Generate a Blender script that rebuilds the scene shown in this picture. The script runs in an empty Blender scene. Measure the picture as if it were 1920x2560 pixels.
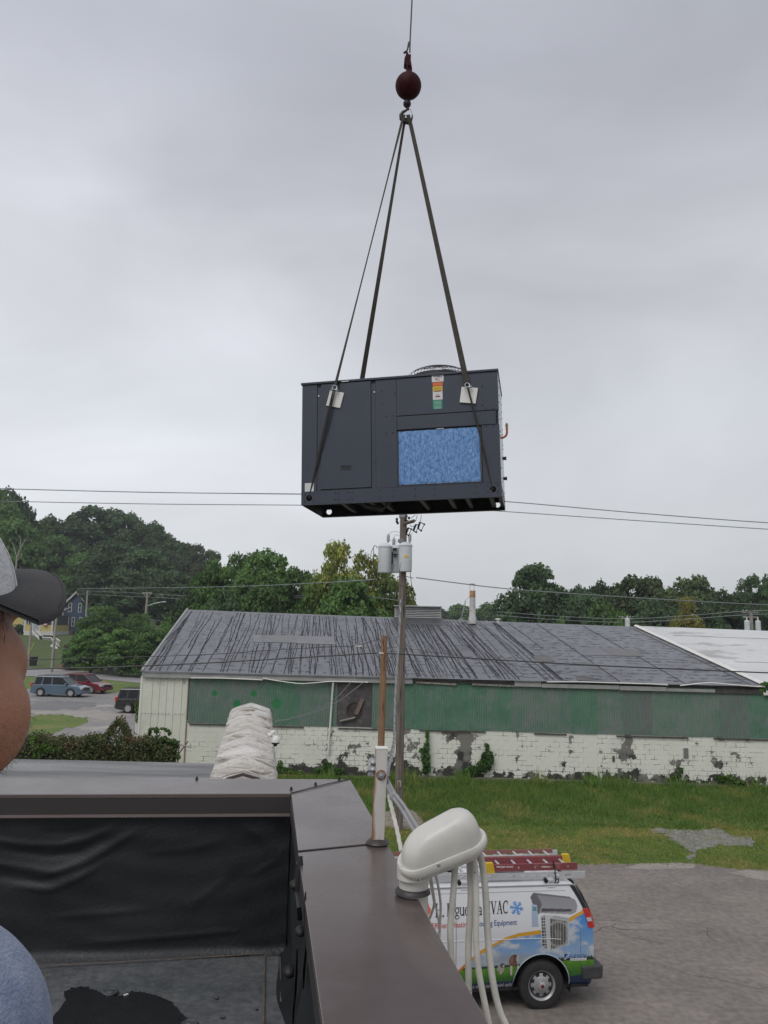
import bpy, bmesh, math, random
import numpy as np
from mathutils import Vector, Matrix
random.seed(7); rng = np.random.default_rng(7)
S = bpy.context.scene; COL = S.collection
# ---------------------------------------------------------------- camera
F=1940.; RHO=.022; PITCH=math.atan((1570-1280)/F); CZ=6.4
FV=np.array([0,math.cos(PITCH),math.sin(PITCH)]); _r=np.array([1.,0,0]); _u=np.array([0,-math.sin(PITCH),math.cos(PITCH)])
RV=math.cos(RHO)*_r+math.sin(RHO)*_u; UV=-math.sin(RHO)*_r+math.cos(RHO)*_u; CAM=np.array([0,0,CZ])
cam=bpy.data.cameras.new('camera'); co=bpy.data.objects.new('camera',cam); COL.objects.link(co); S.camera=co
cam.sensor_fit='VERTICAL'; cam.sensor_height=36; cam.lens=36*F/2560; cam.clip_start=.05; cam.clip_end=5000
co.matrix_world=Matrix(((RV[0],UV[0],-FV[0],0),(RV[1],UV[1],-FV[1],0),(RV[2],UV[2],-FV[2],CZ),(0,0,0,1)))
# ---------------------------------------------------------------- sky, sun, exposure
SUN_EL,SUN_AZ=math.radians(52),math.radians(-150)
w=bpy.data.worlds.new('World'); S.world=w; w.use_nodes=True; nt=w.node_tree; nt.nodes.clear()
def N(t,ty,**k):
    n=t.nodes.new(ty)
    for a,b in k.items(): setattr(n,a,b)
    return n
out=N(nt,'ShaderNodeOutputWorld'); bg=N(nt,'ShaderNodeBackground'); bg.inputs[1].default_value=.1
sky=N(nt,'ShaderNodeTexSky',sky_type='NISHITA',sun_disc=False); sky.sun_elevation=SUN_EL; sky.sun_rotation=SUN_AZ
tc=N(nt,'ShaderNodeTexCoord'); mp=N(nt,'ShaderNodeMapping'); mp.inputs['Scale'].default_value=(1,1,2.3)
nz=N(nt,'ShaderNodeTexNoise'); nz.inputs['Scale'].default_value=1.7; nz.inputs['Detail'].default_value=4; nz.inputs['Roughness'].default_value=.5; nz.inputs['Distortion'].default_value=.5
nt.links.new(tc.outputs['Generated'],mp.inputs[0]); nt.links.new(mp.outputs[0],nz.inputs[0])
sx=N(nt,'ShaderNodeSeparateXYZ'); nt.links.new(tc.outputs['Generated'],sx.inputs[0])
cr=N(nt,'ShaderNodeValToRGB'); e=cr.color_ramp.elements   # by elevation
e[0].position=0; e[0].color=(.66,.68,.69,1); e[1].position=1; e[1].color=(.60,.62,.68,1)
for p_,c_ in ((.10,(.61,.63,.65,1)),(.28,(.55,.565,.605,1)),(.42,(.51,.52,.56,1)),(.62,(.455,.47,.525,1))):
    k=e.new(p_); k.color=c_
nt.links.new(sx.outputs[2],cr.inputs[0])
ml=N(nt,'ShaderNodeMapRange'); ml.inputs[1].default_value=.3; ml.inputs[2].default_value=.7; ml.inputs[3].default_value=8.7; ml.inputs[4].default_value=12.2
nt.links.new(nz.outputs[0],ml.inputs[0])
# paler cloud to the left of the view
dt=N(nt,'ShaderNodeVectorMath',operation='DOT_PRODUCT'); dt.inputs[1].default_value=Vector((-.52,.80,.26)).normalized()
nt.links.new(tc.outputs['Generated'],dt.inputs[0])
md=N(nt,'ShaderNodeMapRange',interpolation_type='SMOOTHSTEP'); md.inputs[1].default_value=.80; md.inputs[2].default_value=1.; md.inputs[3].default_value=1.; md.inputs[4].default_value=1.22
nt.links.new(dt.outputs['Value'],md.inputs[0])
m1=N(nt,'ShaderNodeMath',operation='MULTIPLY'); nt.links.new(ml.outputs[0],m1.inputs[0]); nt.links.new(md.outputs[0],m1.inputs[1])
vs=N(nt,'ShaderNodeVectorMath',operation='SCALE'); nt.links.new(cr.outputs[0],vs.inputs[0]); nt.links.new(m1.outputs[0],vs.inputs['Scale'])
va=N(nt,'ShaderNodeVectorMath',operation='MULTIPLY_ADD'); va.inputs[1].default_value=(.04,.04,.04)
nt.links.new(sky.outputs[0],va.inputs[0]); nt.links.new(vs.outputs[0],va.inputs[2]); nt.links.new(va.outputs[0],bg.inputs[0]); nt.links.new(bg.outputs[0],out.inputs[0])
sl=bpy.data.lights.new('sun','SUN'); sl.energy=1.5; sl.angle=math.radians(35); sl.color=(1,.97,.93)
so=bpy.data.objects.new('sun',sl); COL.objects.link(so)
sd=Vector((math.sin(SUN_AZ)*math.cos(SUN_EL),math.cos(SUN_AZ)*math.cos(SUN_EL),math.sin(SUN_EL)))
so.rotation_euler=sd.to_track_quat('Z','Y').to_euler(); so.location=(0,0,60)
S.view_settings.view_transform='Standard'; S.view_settings.look='None'; S.view_settings.exposure=0.0; S.view_settings.gamma=1; S.view_settings.use_curve_mapping=False
# ---------------------------------------------------------------- geometry helpers
def A(*p): return np.array(p,float)
def ray(x,y): return FV+RV*(x-960)/F-UV*(y-1280)/F
def atY(x,y,Y): d=ray(x,y); return CAM+d*Y/d[1]
def atZ(x,y,z): d=ray(x,y); return CAM+d*(z-CZ)/d[2]
def onplane(x,y,p,n): d=ray(x,y); return CAM+d*(np.dot(A(*p)-CAM,n)/np.dot(d,n))
def pr(P):
    d=np.asarray(P)-CAM; z=d@FV
    return np.stack([960+F*(d@RV)/z,1280-F*(d@UV)/z],-1)
def unit(v): v=A(*v); return v/np.linalg.norm(v)
class MB:
    def __init__(s): s.v=[]; s.f=[]
    def add(s,vs,fs):
        o=len(s.v); s.v+= [tuple(map(float,p)) for p in vs]; s.f+=[tuple(o+i for i in f) for f in fs]; return s
    def hexa(s,b,t):  # bottom 4, top 4
        return s.add(list(b)+list(t),[(3,2,1,0),(4,5,6,7),(0,1,5,4),(1,2,6,5),(2,3,7,6),(3,0,4,7)])
    def box(s,c,d,R=None):
        c=A(*c); h=A(*d)/2; P=[]
        for z in (-1,1):
            for x,y in ((-1,-1),(1,-1),(1,1),(-1,1)):
                q=h*A(x,y,z); P.append(c+(R@q if R is not None else q))
        return s.hexa(P[:4],P[4:])
    def quad(s,a,b,c,d): return s.add([a,b,c,d],[(0,1,2,3)])
    def slab(s,pts,off):  # extrude polygon pts by vector off
        n=len(pts); off=A(*off); P=[A(*p) for p in pts]; Q=[p+off for p in P]
        return s.add(P+Q,[tuple(range(n))[::-1],tuple(range(n,2*n))]+[(i,(i+1)%n,n+(i+1)%n,n+i) for i in range(n)])
    def tube(s,pts,r,n=8,cap=True,flat=1.,up=None):
        P=[A(*p) for p in pts]; m=len(P); R=r if hasattr(r,'__len__') else [r]*m; o=len(s.v); vs=[]
        prev=None
        for i in range(m):
            t=unit(P[min(i+1,m-1)]-P[max(i-1,0)])
            if prev is None:
                a=A(0,0,1) if up is None else A(*up)
                if abs(t@a)>.98: a=A(1,0,0)
                prev=unit(np.cross(t,a))
            x=unit(prev-t*(prev@t)); y=np.cross(t,x); prev=x
            for k in range(n):
                an=2*math.pi*k/n; vs.append(P[i]+R[i]*(x*math.cos(an)+y*math.sin(an)*flat))
        fs=[(i*n+k,i*n+(k+1)%n,(i+1)*n+(k+1)%n,(i+1)*n+k) for i in range(m-1) for k in range(n)]
        if cap: fs+=[tuple(range(n))[::-1],tuple((m-1)*n+k for k in range(n))]
        return s.add(vs,fs)
    def lathe(s,c,ax,prof,n=24):  # prof: (dist along axis, radius)
        ax=unit(ax); return s.tube([A(*c)+ax*d for d,_ in prof],[q for _,q in prof],n) if all(prof[i][0]<prof[i+1][0] for i in range(len(prof)-1)) else s._lathe(c,ax,prof,n)
    def _lathe(s,c,ax,prof,n):
        ax=unit(ax); a=A(0,0,1) if abs(ax[2])<.9 else A(1,0,0); x=unit(np.cross(ax,a)); y=np.cross(ax,x); c=A(*c); vs=[]
        for d,q in prof:
            for k in range(n): an=2*math.pi*k/n; vs.append(c+ax*d+q*(x*math.cos(an)+y*math.sin(an)))
        m=len(prof)
        fs=[(i*n+k,i*n+(k+1)%n,(i+1)*n+(k+1)%n,(i+1)*n+k) for i in range(m-1) for k in range(n)]
        fs+=[tuple(range(n))[::-1],tuple((m-1)*n+k for k in range(n))]
        return s.add(vs,fs)
    def sph(s,c,r,n=16,m=10,R=None):
        r=A(*r) if hasattr(r,'__len__') else A(r,r,r); vs=[]; c=A(*c)
        for i in range(m+1):
            th=math.pi*i/m
            for k in range(n):
                q=r*A(math.sin(th)*math.cos(2*math.pi*k/n),math.sin(th)*math.sin(2*math.pi*k/n),math.cos(th)); vs.append(c+(R@q if R is not None else q))
        return s.add(vs,[(i*n+k,(i+1)*n+k,(i+1)*n+(k+1)%n,i*n+(k+1)%n) for i in range(m) for k in range(n)])
    def grid(s,fn,nu,nv):
        o=[fn(i/nu,j/nv) for j in range(nv+1) for i in range(nu+1)]
        return s.add(o,[(j*(nu+1)+i,j*(nu+1)+i+1,(j+1)*(nu+1)+i+1,(j+1)*(nu+1)+i) for j in range(nv) for i in range(nu)])
    def build(s,name,mat,parent=None,smooth=False,bevel=0,seg=2,raw=False):
        V=s.v
        if parent is not None and not raw: 
            iv=WM[parent.name].inverted(); V=[tuple(iv@Vector(p)) for p in V]
        me=bpy.data.meshes.new(name); me.from_pydata(V,[],s.f)
        bm=bmesh.new(); bm.from_mesh(me); bmesh.ops.remove_doubles(bm,verts=bm.verts,dist=1e-6); bmesh.ops.recalc_face_normals(bm,faces=bm.faces)
        if bevel: bmesh.ops.bevel(bm,geom=[e_ for e_ in bm.edges if len(e_.link_faces)==2 and e_.calc_face_angle(0)>.5],offset=bevel,segments=seg,profile=.5,affect='EDGES',clamp_overlap=True)
        bm.to_mesh(me); bm.free()
        if smooth:
            me.polygons.foreach_set('use_smooth',[True]*len(me.polygons))
            try: me.set_sharp_from_angle(angle=math.radians(40))
            except Exception: pass
        return link(name,me,mat,parent)
WM={}
def link(name,me,mat,parent=None):
    o=bpy.data.objects.new(name,me); COL.objects.link(o)
    if mat is not None:
        for m in (mat if isinstance(mat,(list,tuple)) else [mat]): me.materials.append(m)
    if parent is not None: o.parent=parent; WM[o.name]=WM[parent.name]
    else: WM[o.name]=Matrix.Identity(4)
    return o
def tag(o,label=None,cat=None,group=None,kind=None):
    if label: o['label']=label
    if cat: o['category']=cat
    if group: o['group']=group
    if kind: o['kind']=kind
    return o
def thing(name,loc,label,cat,group=None,M=None):
    o=bpy.data.objects.new(name,None); COL.objects.link(o); o.empty_display_size=.2
    m=M if M is not None else Matrix.Translation(Vector(tuple(loc)))
    o.matrix_world=m; WM[o.name]=m.copy(); return tag(o,label,cat,group)
def npmesh(name,V,Q,mat,parent=None,cols=None,smooth=False,raw=False):
    V=np.asarray(V,float); Q=np.asarray(Q,np.int32)
    if parent is not None and not raw:
        iv=np.array(WM[parent.name].inverted()); V=V@iv[:3,:3].T+iv[:3,3]
    me=bpy.data.meshes.new(name); k=Q.shape[1]
    me.vertices.add(len(V)); me.vertices.foreach_set('co',V.astype(np.float32).ravel())
    me.loops.add(Q.size); me.loops.foreach_set('vertex_index',Q.ravel())
    me.polygons.add(len(Q)); me.polygons.foreach_set('loop_start',np.arange(0,Q.size,k,dtype=np.int32)); me.polygons.foreach_set('loop_total',np.full(len(Q),k,np.int32))
    if smooth: me.polygons.foreach_set('use_smooth',np.ones(len(Q),bool))
    me.update(calc_edges=True)
    if cols is not None:
        at=me.color_attributes.new('print','FLOAT_COLOR','POINT'); at.data.foreach_set('color',np.concatenate([cols,np.ones((len(cols),1))],1).astype(np.float32).ravel())
    return link(name,me,mat,parent)
# ---------------------------------------------------------------- materials
def mat(name,c1,c2=None,scale=5,rough=.6,metal=0,bump=0,bscale=None,spec=.5,fine=.0,detail=6,lo=.35,hi=.65,stretch=None,coat=0,sheen=0,gen=False,c3=None,c3s=2,c3lo=.55,c3hi=.62,rvar=0,dist=0):
    m=bpy.data.materials.new(name); m.use_nodes=True; t=m.node_tree; b=t.nodes['Principled BSDF']
    b.inputs['Roughness'].default_value=rough; b.inputs['Metallic'].default_value=metal; b.inputs['Specular IOR Level'].default_value=spec
    if coat: b.inputs['Coat Weight'].default_value=coat; b.inputs['Coat Roughness'].default_value=.08
    if sheen: b.inputs['Sheen Weight'].default_value=sheen
    c1=tuple(c1)+(1,); 
    if c2 is None: c2=tuple(x*.82 for x in c1[:3])
    c2=tuple(c2)+(1,)
    tc=N(t,'ShaderNodeTexCoord'); src=tc.outputs['Object']
    if stretch: mp=N(t,'ShaderNodeMapping'); mp.inputs['Scale'].default_value=stretch; t.links.new(src,mp.inputs[0]); src=mp.outputs[0]
    nz=N(t,'ShaderNodeTexNoise'); nz.inputs['Scale'].default_value=scale; nz.inputs['Detail'].default_value=detail; nz.inputs['Roughness'].default_value=.6; nz.inputs['Distortion'].default_value=dist; t.links.new(src,nz.inputs[0])
    cr=N(t,'ShaderNodeValToRGB'); e=cr.color_ramp.elements; e[0].position=lo; e[0].color=c1; e[1].position=hi; e[1].color=c2
    t.links.new(nz.outputs[0],cr.inputs[0]); col=cr.outputs[0]
    if c3 is not None:
        n3=N(t,'ShaderNodeTexNoise'); n3.inputs['Scale'].default_value=c3s; n3.inputs['Detail'].default_value=8; n3.inputs['Roughness'].default_value=.65; t.links.new(src,n3.inputs[0])
        r3=N(t,'ShaderNodeMapRange'); r3.inputs[1].default_value=c3lo; r3.inputs[2].default_value=c3hi; t.links.new(n3.outputs[0],r3.inputs[0])
        mx=N(t,'ShaderNodeMix',data_type='RGBA'); t.links.new(r3.outputs[0],mx.inputs[0]); t.links.new(col,mx.inputs[6]); mx.inputs[7].default_value=tuple(c3)+(1,); col=mx.outputs[2]
    if fine:
        n2=N(t,'ShaderNodeTexNoise'); n2.inputs['Scale'].default_value=scale*14; n2.inputs['Detail'].default_value=3; t.links.new(src,n2.inputs[0])
        r2=N(t,'ShaderNodeMapRange'); r2.inputs[1].default_value=.3; r2.inputs[2].default_value=.7; r2.inputs[3].default_value=1-fine; r2.inputs[4].default_value=1+fine; t.links.new(n2.outputs[0],r2.inputs[0])
        v=N(t,'ShaderNodeVectorMath',operation='SCALE'); t.links.new(col,v.inputs[0]); t.links.new(r2.outputs[0],v.inputs['Scale']); col=v.outputs[0]
    t.links.new(col,b.inputs['Base Color'])
    if rvar:
        rr=N(t,'ShaderNodeMapRange'); rr.inputs[1].default_value=.35; rr.inputs[2].default_value=.65; rr.inputs[3].default_value=max(.03,rough-rvar); rr.inputs[4].default_value=rough+rvar; t.links.new(nz.outputs[0],rr.inputs[0]); t.links.new(rr.outputs[0],b.inputs['Roughness'])
    if bump:
        nb=N(t,'ShaderNodeTexNoise'); nb.inputs['Scale'].default_value=bscale or scale*8; nb.inputs['Detail'].default_value=5; t.links.new(src,nb.inputs[0])
        bp=N(t,'ShaderNodeBump'); bp.inputs['Strength'].default_value=bump; bp.inputs['Distance'].default_value=.02; t.links.new(nb.outputs[0],bp.inputs['Height']); t.links.new(bp.outputs[0],b.inputs['Normal'])
    return m
def leafmat(name,c1,c2,scale=.25,c3=None,c3s=.12,c3lo=.55,c3hi=.6):
    m=mat(name,c1,c2,scale=scale,rough=.55,spec=.3,c3=c3,c3s=c3s,c3lo=c3lo,c3hi=c3hi,fine=.35,detail=3); t=m.node_tree; b=t.nodes['Principled BSDF']
    oi=N(t,'ShaderNodeObjectInfo'); r=N(t,'ShaderNodeMapRange'); r.inputs[3].default_value=.75; r.inputs[4].default_value=1.25; t.links.new(oi.outputs['Random'],r.inputs[0])
    src=b.inputs['Base Color'].links[0].from_socket; v=N(t,'ShaderNodeVectorMath',operation='SCALE'); t.links.new(src,v.inputs[0]); t.links.new(r.outputs[0],v.inputs['Scale']); t.links.new(v.outputs[0],b.inputs['Base Color'])
    tr=N(t,'ShaderNodeBsdfTranslucent'); t.links.new(v.outputs[0],tr.inputs[0]); mx=N(t,'ShaderNodeMixShader'); mx.inputs[0].default_value=.3
    o=t.nodes['Material Output']; t.links.new(b.outputs[0],mx.inputs[1]); t.links.new(tr.outputs[0],mx.inputs[2]); t.links.new(mx.outputs[0],o.inputs[0]); return m
MT={}
MT['asphalt']=mat('asphalt',(.18,.155,.136),(.225,.197,.176),scale=.5,rough=.8,bump=.5,bscale=40,fine=.22,c3=(.155,.135,.122),c3s=.35,c3lo=.45,c3hi=.65)
MT['grassbase']=mat('lawn_soil',(.085,.115,.028),(.13,.14,.04),scale=.6,rough=.95,fine=.3)
MT['gravel']=mat('gravel',(.17,.155,.15),(.26,.24,.23),scale=3,rough=.95,bump=.8,bscale=30,fine=.35)
MT['roadfar']=mat('road_asphalt',(.25,.24,.24),(.30,.29,.285),scale=.3,rough=.85,fine=.1)
MT['lotfar']=mat('worn_lot',(.27,.25,.235),(.20,.195,.2),scale=.18,rough=.9,fine=.12,c3=(.36,.34,.31),c3s=.25)
MT['coping']=mat('brown_coping',(.092,.071,.067),(.100,.078,.073),scale=1.5,rough=.27,rvar=.05,metal=0,spec=.6,fine=.04,c3=(.115,.102,.10),c3s=2.2,c3lo=.56,c3hi=.8)
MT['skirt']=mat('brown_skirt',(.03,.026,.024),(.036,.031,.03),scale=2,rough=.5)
MT['memb']=mat('black_membrane',(.010,.012,.014),(.017,.019,.021),scale=2.5,rough=.5,rvar=.08,bump=.15,bscale=60,spec=.35)
MT['floor']=mat('roof_floor_membrane',(.072,.079,.085),(.105,.11,.114),scale=2.2,rough=.5,rvar=.15,bump=.2,bscale=50,fine=.25,c3=(.14,.13,.115),c3s=5,c3lo=.64,c3hi=.72)
MT['seam']=mat('seam_dirt',(.13,.1,.075),(.06,.05,.045),scale=9,rough=.8)
MT['white']=mat('white_paint',(.72,.71,.68),(.66,.65,.61),scale=4,rough=.45)
MT['whitecable']=mat('painted_cable',(.60,.58,.53),(.50,.485,.44),scale=14,rough=.5,bump=.12,bscale=50,c3=(.12,.11,.1),c3s=18,c3lo=.68,c3hi=.7)
MT['head']=mat('weatherhead_paint',(.58,.565,.52),(.52,.505,.47),scale=9,rough=.38,bump=.04,bscale=130,c3=(.08,.07,.06),c3s=26,c3lo=.755,c3hi=.765)
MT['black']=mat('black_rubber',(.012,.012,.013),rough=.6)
MT['steel']=mat('galvanised_steel',(.42,.43,.44),(.32,.33,.34),scale=12,rough=.4,metal=.7)
MT['rust']=mat('rusty_white_paint',(.55,.53,.5),(.5,.48,.45),scale=6,rough=.55,bump=.1,stretch=(1,1,.35),c3=(.30,.12,.035),c3s=9,c3lo=.60,c3hi=.66)
MT['wood']=mat('weathered_pole_wood',(.13,.10,.08),(.22,.19,.165),scale=14,rough=.9,bump=.6,bscale=30,stretch=(1,1,.06),c3=(.05,.035,.028),c3s=16,c3lo=.56,c3hi=.62)
MT['wood2']=mat('brown_pole_wood',(.20,.105,.055),(.27,.16,.09),scale=14,rough=.9,bump=.5,bscale=30,stretch=(1,1,.08),c3=(.10,.05,.03),c3s=16,c3lo=.56,c3hi=.62)
MT['woodgrey']=mat('grey_pole_wood',(.25,.23,.2),(.33,.31,.28),scale=8,rough=.9,stretch=(1,1,.1))
MT['wire']=mat('wire',(.03,.03,.033),rough=.5)
MT['wiregrey']=mat('grey_wire',(.22,.24,.25),rough=.5)
MT['unit']=mat('slate_paint',(.039,.047,.066),(.045,.053,.074),scale=3,rough=.42,spec=.4,fine=.03)
MT['unitdark']=mat('dark_pan',(.012,.013,.017),rough=.6)
MT['unitrail']=mat('greenish_rail',(.05,.052,.05),(.075,.075,.068),scale=8,rough=.5,metal=.3)
MT['unitside']=mat('pale_side_sheet',(.50,.53,.56),(.42,.46,.50),scale=5,rough=.3,metal=.25)
MT['copper']=mat('copper',(.50,.16,.08),(.36,.11,.06),scale=10,rough=.3,metal=.8)
MT['brass']=mat('brass',(.45,.36,.2),rough=.4,metal=.7)
MT['strap']=mat('sling_webbing',(.050,.044,.032),(.026,.023,.019),scale=30,rough=.85,bump=.3,bscale=120,fine=.2)
MT['strapdark']=mat('worn_sling',(.04,.032,.03),(.025,.02,.02),scale=20,rough=.85)
MT['hookred']=mat('oxide_red_paint',(.050,.005,.008),(.020,.003,.004),scale=7,rough=.6,spec=.12,fine=.2)
MT['hookdark']=mat('greasy_steel',(.014,.010,.010),(.028,.012,.012),scale=14,rough=.45,metal=.3)
MT['paper']=mat('white_label',(.62,.62,.62),(.58,.58,.58),rough=.5)
def flatm(name,c,rough=.5,**k): return mat(name,c,c,rough=rough,**k)
MT['lab_or']=flatm('orange_label',(.62,.13,.03)); MT['lab_ye']=flatm('yellow_label',(.66,.44,.04)); MT['lab_gr']=flatm('green_label',(.02,.25,.15)); MT['lab_red']=flatm('red_print',(.30,.06,.07)); MT['lab_bk']=flatm('dark_print',(.04,.03,.05)); MT['lab_pink']=flatm('pink_print',(.6,.35,.38))
m=mat('blue_filter_media',(.09,.20,.44),(.20,.37,.66),scale=24,rough=.95,bump=1.,bscale=34,lo=.36,hi=.64,fine=.18,stretch=(2.0,1,.62),c3=(.40,.54,.76),c3s=30,c3lo=.54,c3hi=.74,dist=.6); MT['filter']=m

t=MT['rust'].node_tree; b=t.nodes['Principled BSDF']; base=b.inputs['Base Color'].links[0].from_socket; tc_=N(t,'ShaderNodeTexCoord'); sx_=N(t,'ShaderNodeSeparateXYZ'); t.links.new(tc_.outputs['Object'],sx_.inputs[0])
nz_=N(t,'ShaderNodeTexNoise'); nz_.inputs['Scale'].default_value=16; nz_.inputs['Detail'].default_value=7; mp_=N(t,'ShaderNodeMapping'); mp_.inputs['Scale'].default_value=(1.6,1.6,.5); t.links.new(tc_.outputs['Object'],mp_.inputs[0]); t.links.new(mp_.outputs[0],nz_.inputs[0])
m_a=N(t,'ShaderNodeMath',operation='MULTIPLY_ADD'); t.links.new(sx_.outputs[0],m_a.inputs[0]); m_a.inputs[1].default_value=-40; m_a.inputs[2].default_value=-.62
m_b=N(t,'ShaderNodeMath',operation='MULTIPLY_ADD'); t.links.new(nz_.outputs[0],m_b.inputs[0]); m_b.inputs[1].default_value=1.5; t.links.new(m_a.outputs[0],m_b.inputs[2])
m_c=N(t,'ShaderNodeMapRange'); m_c.inputs[1].default_value=.42; m_c.inputs[2].default_value=.85; t.links.new(m_b.outputs[0],m_c.inputs[0])
m_d=N(t,'ShaderNodeMix',data_type='RGBA'); t.links.new(m_c.outputs[0],m_d.inputs[0]); t.links.new(base,m_d.inputs[6]); m_d.inputs[7].default_value=(.27,.12,.05,1); t.links.new(m_d.outputs[2],b.inputs['Base Color'])
# ================================================================ terrain, lots, road
def smooth(a,b,x): t=np.clip((np.asarray(x,float)-a)/(b-a),0,1); return t*t*(3-2*t)
def hz(X,Y):
    X=np.asarray(X,float);Y=np.asarray(Y,float)
    return 3.6*smooth(108,165,Y)*smooth(10,-45,X)+20*smooth(185,250,Y)*smooth(-28,-95,X)+2.*smooth(250,500,Y)
xs=np.concatenate([np.linspace(-900,-200,8),np.linspace(-180,120,76),np.linspace(150,900,8)]); ys=np.concatenate([[-280,-100,-20,0],np.linspace(20,330,63),[400,500,700,900,1150]])
XX,YY=np.meshgrid(xs,ys); ZZ=hz(XX,YY); nxx,nyy=len(xs),len(ys)
V=np.stack([XX,YY,ZZ],-1).reshape(-1,3); Q=np.array([(j*nxx+i,j*nxx+i+1,(j+1)*nxx+i+1,(j+1)*nxx+i) for j in range(nyy-1) for i in range(nxx-1)])
GB=mat('meadow_ground',(.055,.085,.02),(.075,.10,.028),scale=.25,rough=.95,fine=.25)
tag(npmesh('ground',V,Q,GB,smooth=True),kind='structure')
def G(px,py,z=0): return atZ(px,py,z)
def sheet(name,pts,m,z): 
    o=MB().slab([A(p[0],p[1],z) for p in pts],(0,0,-.003)).build(name,m,None); return tag(o,kind='structure')
# asphalt of the near lot: ragged border with the lawn
bx=[(600,2150),(820,2152),(1060,2150),(1250,2156),(1400,2164),(1500,2160),(1600,2160),(1720,2158),(1830,2172),(1920,2176),(2100,2180),(2500,2192)]
P=[]
for i in range(len(bx)-1):
    a=A(*bx[i]);b=A(*bx[i+1])
    for k in range(10): q=a+(b-a)*k/10; g_=G(q[0],q[1]+rng.normal(0,1.6)); P.append((g_[0],g_[1]))
sheet('asphalt_lot',[(-60,-30),(60,-30),(P[-1][0],P[-1][1])]+P[::-1]+[(-60,P[0][1])],MT['asphalt'],.008)
# cracks in the asphalt and pale crumbled edge
s=MB()
for k in range(46):
    x,y=rng.uniform(2.5,14),rng.uniform(8.5,20); an=rng.uniform(0,6.28); P_=[(x,y)]
    for j in range(rng.integers(4,14)): an+=rng.normal(0,.55); x+=.22*math.cos(an); y+=.22*math.sin(an); P_.append((x,y))
    w_=rng.uniform(.006,.014)
    for (x0,y0),(x1,y1) in zip(P_[:-1],P_[1:]):
        d=unit((y0-y1,x1-x0,0))*w_/2; s.quad((x0-d[0],y0-d[1],.0125),(x1-d[0],y1-d[1],.0125),(x1+d[0],y1+d[1],.0125),(x0+d[0],y0+d[1],.0125))
tag(s.build('asphalt_cracks',mat('crack_dark',(.03,.028,.026),rough=.95)),kind='structure')
PG=mat('crumbled_edge',(.30,.27,.235),(.22,.195,.17),scale=2,rough=.95,bump=.6,bscale=30,fine=.3)
def patch(name,pts,m,z,jit=1.2,kind='structure'):
    P=[]
    for i in range(len(pts)):
        a=A(*pts[i]);b=A(*pts[(i+1)%len(pts)]); n=max(2,int(np.linalg.norm(b-a)/7))
        for k in range(n): q=a+(b-a)*k/n+rng.normal(0,jit,2)*A(2,1)*.7; P.append(G(*q))
    c=sum(P)/len(P); me=MB(); P=[A(p[0],p[1],z) for p in P]; me.slab(P,(0,0,-.003)); return tag(me.build(name,m,None),kind=kind)
patch('crumbled_edge',[(1600,2160),(1680,2158),(1740,2162),(1735,2172),(1640,2176),(1560,2172)],PG,.014,1)
patch('crumbled_edge',[(1822,2182),(1870,2176),(1940,2180),(2060,2190),(2060,2212),(1960,2205),(1880,2198)],PG,.014,1)
patch('gravel_patch',[(1625,2070),(1665,2073),(1700,2078),(1735,2074),(1785,2072),(1815,2083),(1840,2090),(1880,2094),(1892,2104),(1880,2116),(1830,2116),(1780,2118),(1755,2122),(1742,2130),(1738,2148),(1724,2152),(1722,2132),(1715,2118),(1695,2112),(1680,2104),(1682,2094),(1650,2084)],MT['gravel'],.018,4.5)
patch('gravel_patch',[(960,2030),(990,2024),(1030,2026),(1052,2040),(1060,2058),(1040,2072),(990,2076),(955,2066)],mat('pole_gravel',(.20,.16,.12),(.30,.27,.23),scale=5,rough=.95,bump=.7,fine=.35),.018,1.4)
# lawn base
g0=[G(600,2150),G(1920,2176)]
sheet('lawn',[(-9,P[0][1]+.0) if False else (-9,20.6),(40,19.6),(60,35),(-12,36.4)],MT['grassbase'],.004)
# far left: gravel lot, verge, road, slope lawn
sheet('worn_lot',[(-45,40),(-11.5,40),(-12,78),(-14,82),(-60,80),(-60,40)],MT['lotfar'],.006)
def poly(name,pts,m,z,kind='structure'): return tag(MB().slab([A(*(G(*p)*A(1,1,0)))+A(0,0,z) for p in pts],(0,0,-.003)).build(name,m,None),kind=kind)
LG=mat('bright_lawn',(.075,.135,.02),(.115,.16,.03),scale=.35,rough=.95,fine=.25,c3=(.17,.165,.05),c3s=.3,c3lo=.5,c3hi=.62)
poly('verge',[(-40,1700),(75,1692),(160,1697),(250,1699),(362,1711),(362,1731),(290,1731),(235,1730),(160,1726),(-40,1720)],LG,.012)
patch('grass_island',[(-20,1804),(75,1792),(110,1786),(170,1788),(216,1792),(224,1803),(195,1816),(165,1820),(140,1832),(110,1840),(-20,1850)],LG,.014,1.5)
poly('road',[(-200,1668),(63,1670.5),(130,1672),(200,1677),(300,1690),(362,1695),(362,1709),(250,1698),(160,1696),(75,1690),(-200,1700)],MT['roadfar'],.016)
patch('lot_patch',[(-40,1764),(60,1760),(150,1752),(246,1757),(240,1764),(160,1775),(60,1778)],mat('dark_patch',(.15,.15,.16),(.19,.185,.18),scale=.8,rough=.8),.015,2.2)
patch('lot_patch',[(20,1781),(100,1777),(150,1778),(250,1775),(330,1782),(330,1790),(260,1802),(225,1796),(150,1786),(60,1787)],mat('pale_patch',(.34,.31,.28),(.28,.26,.24),scale=.6,rough=.9),.018,2)
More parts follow.
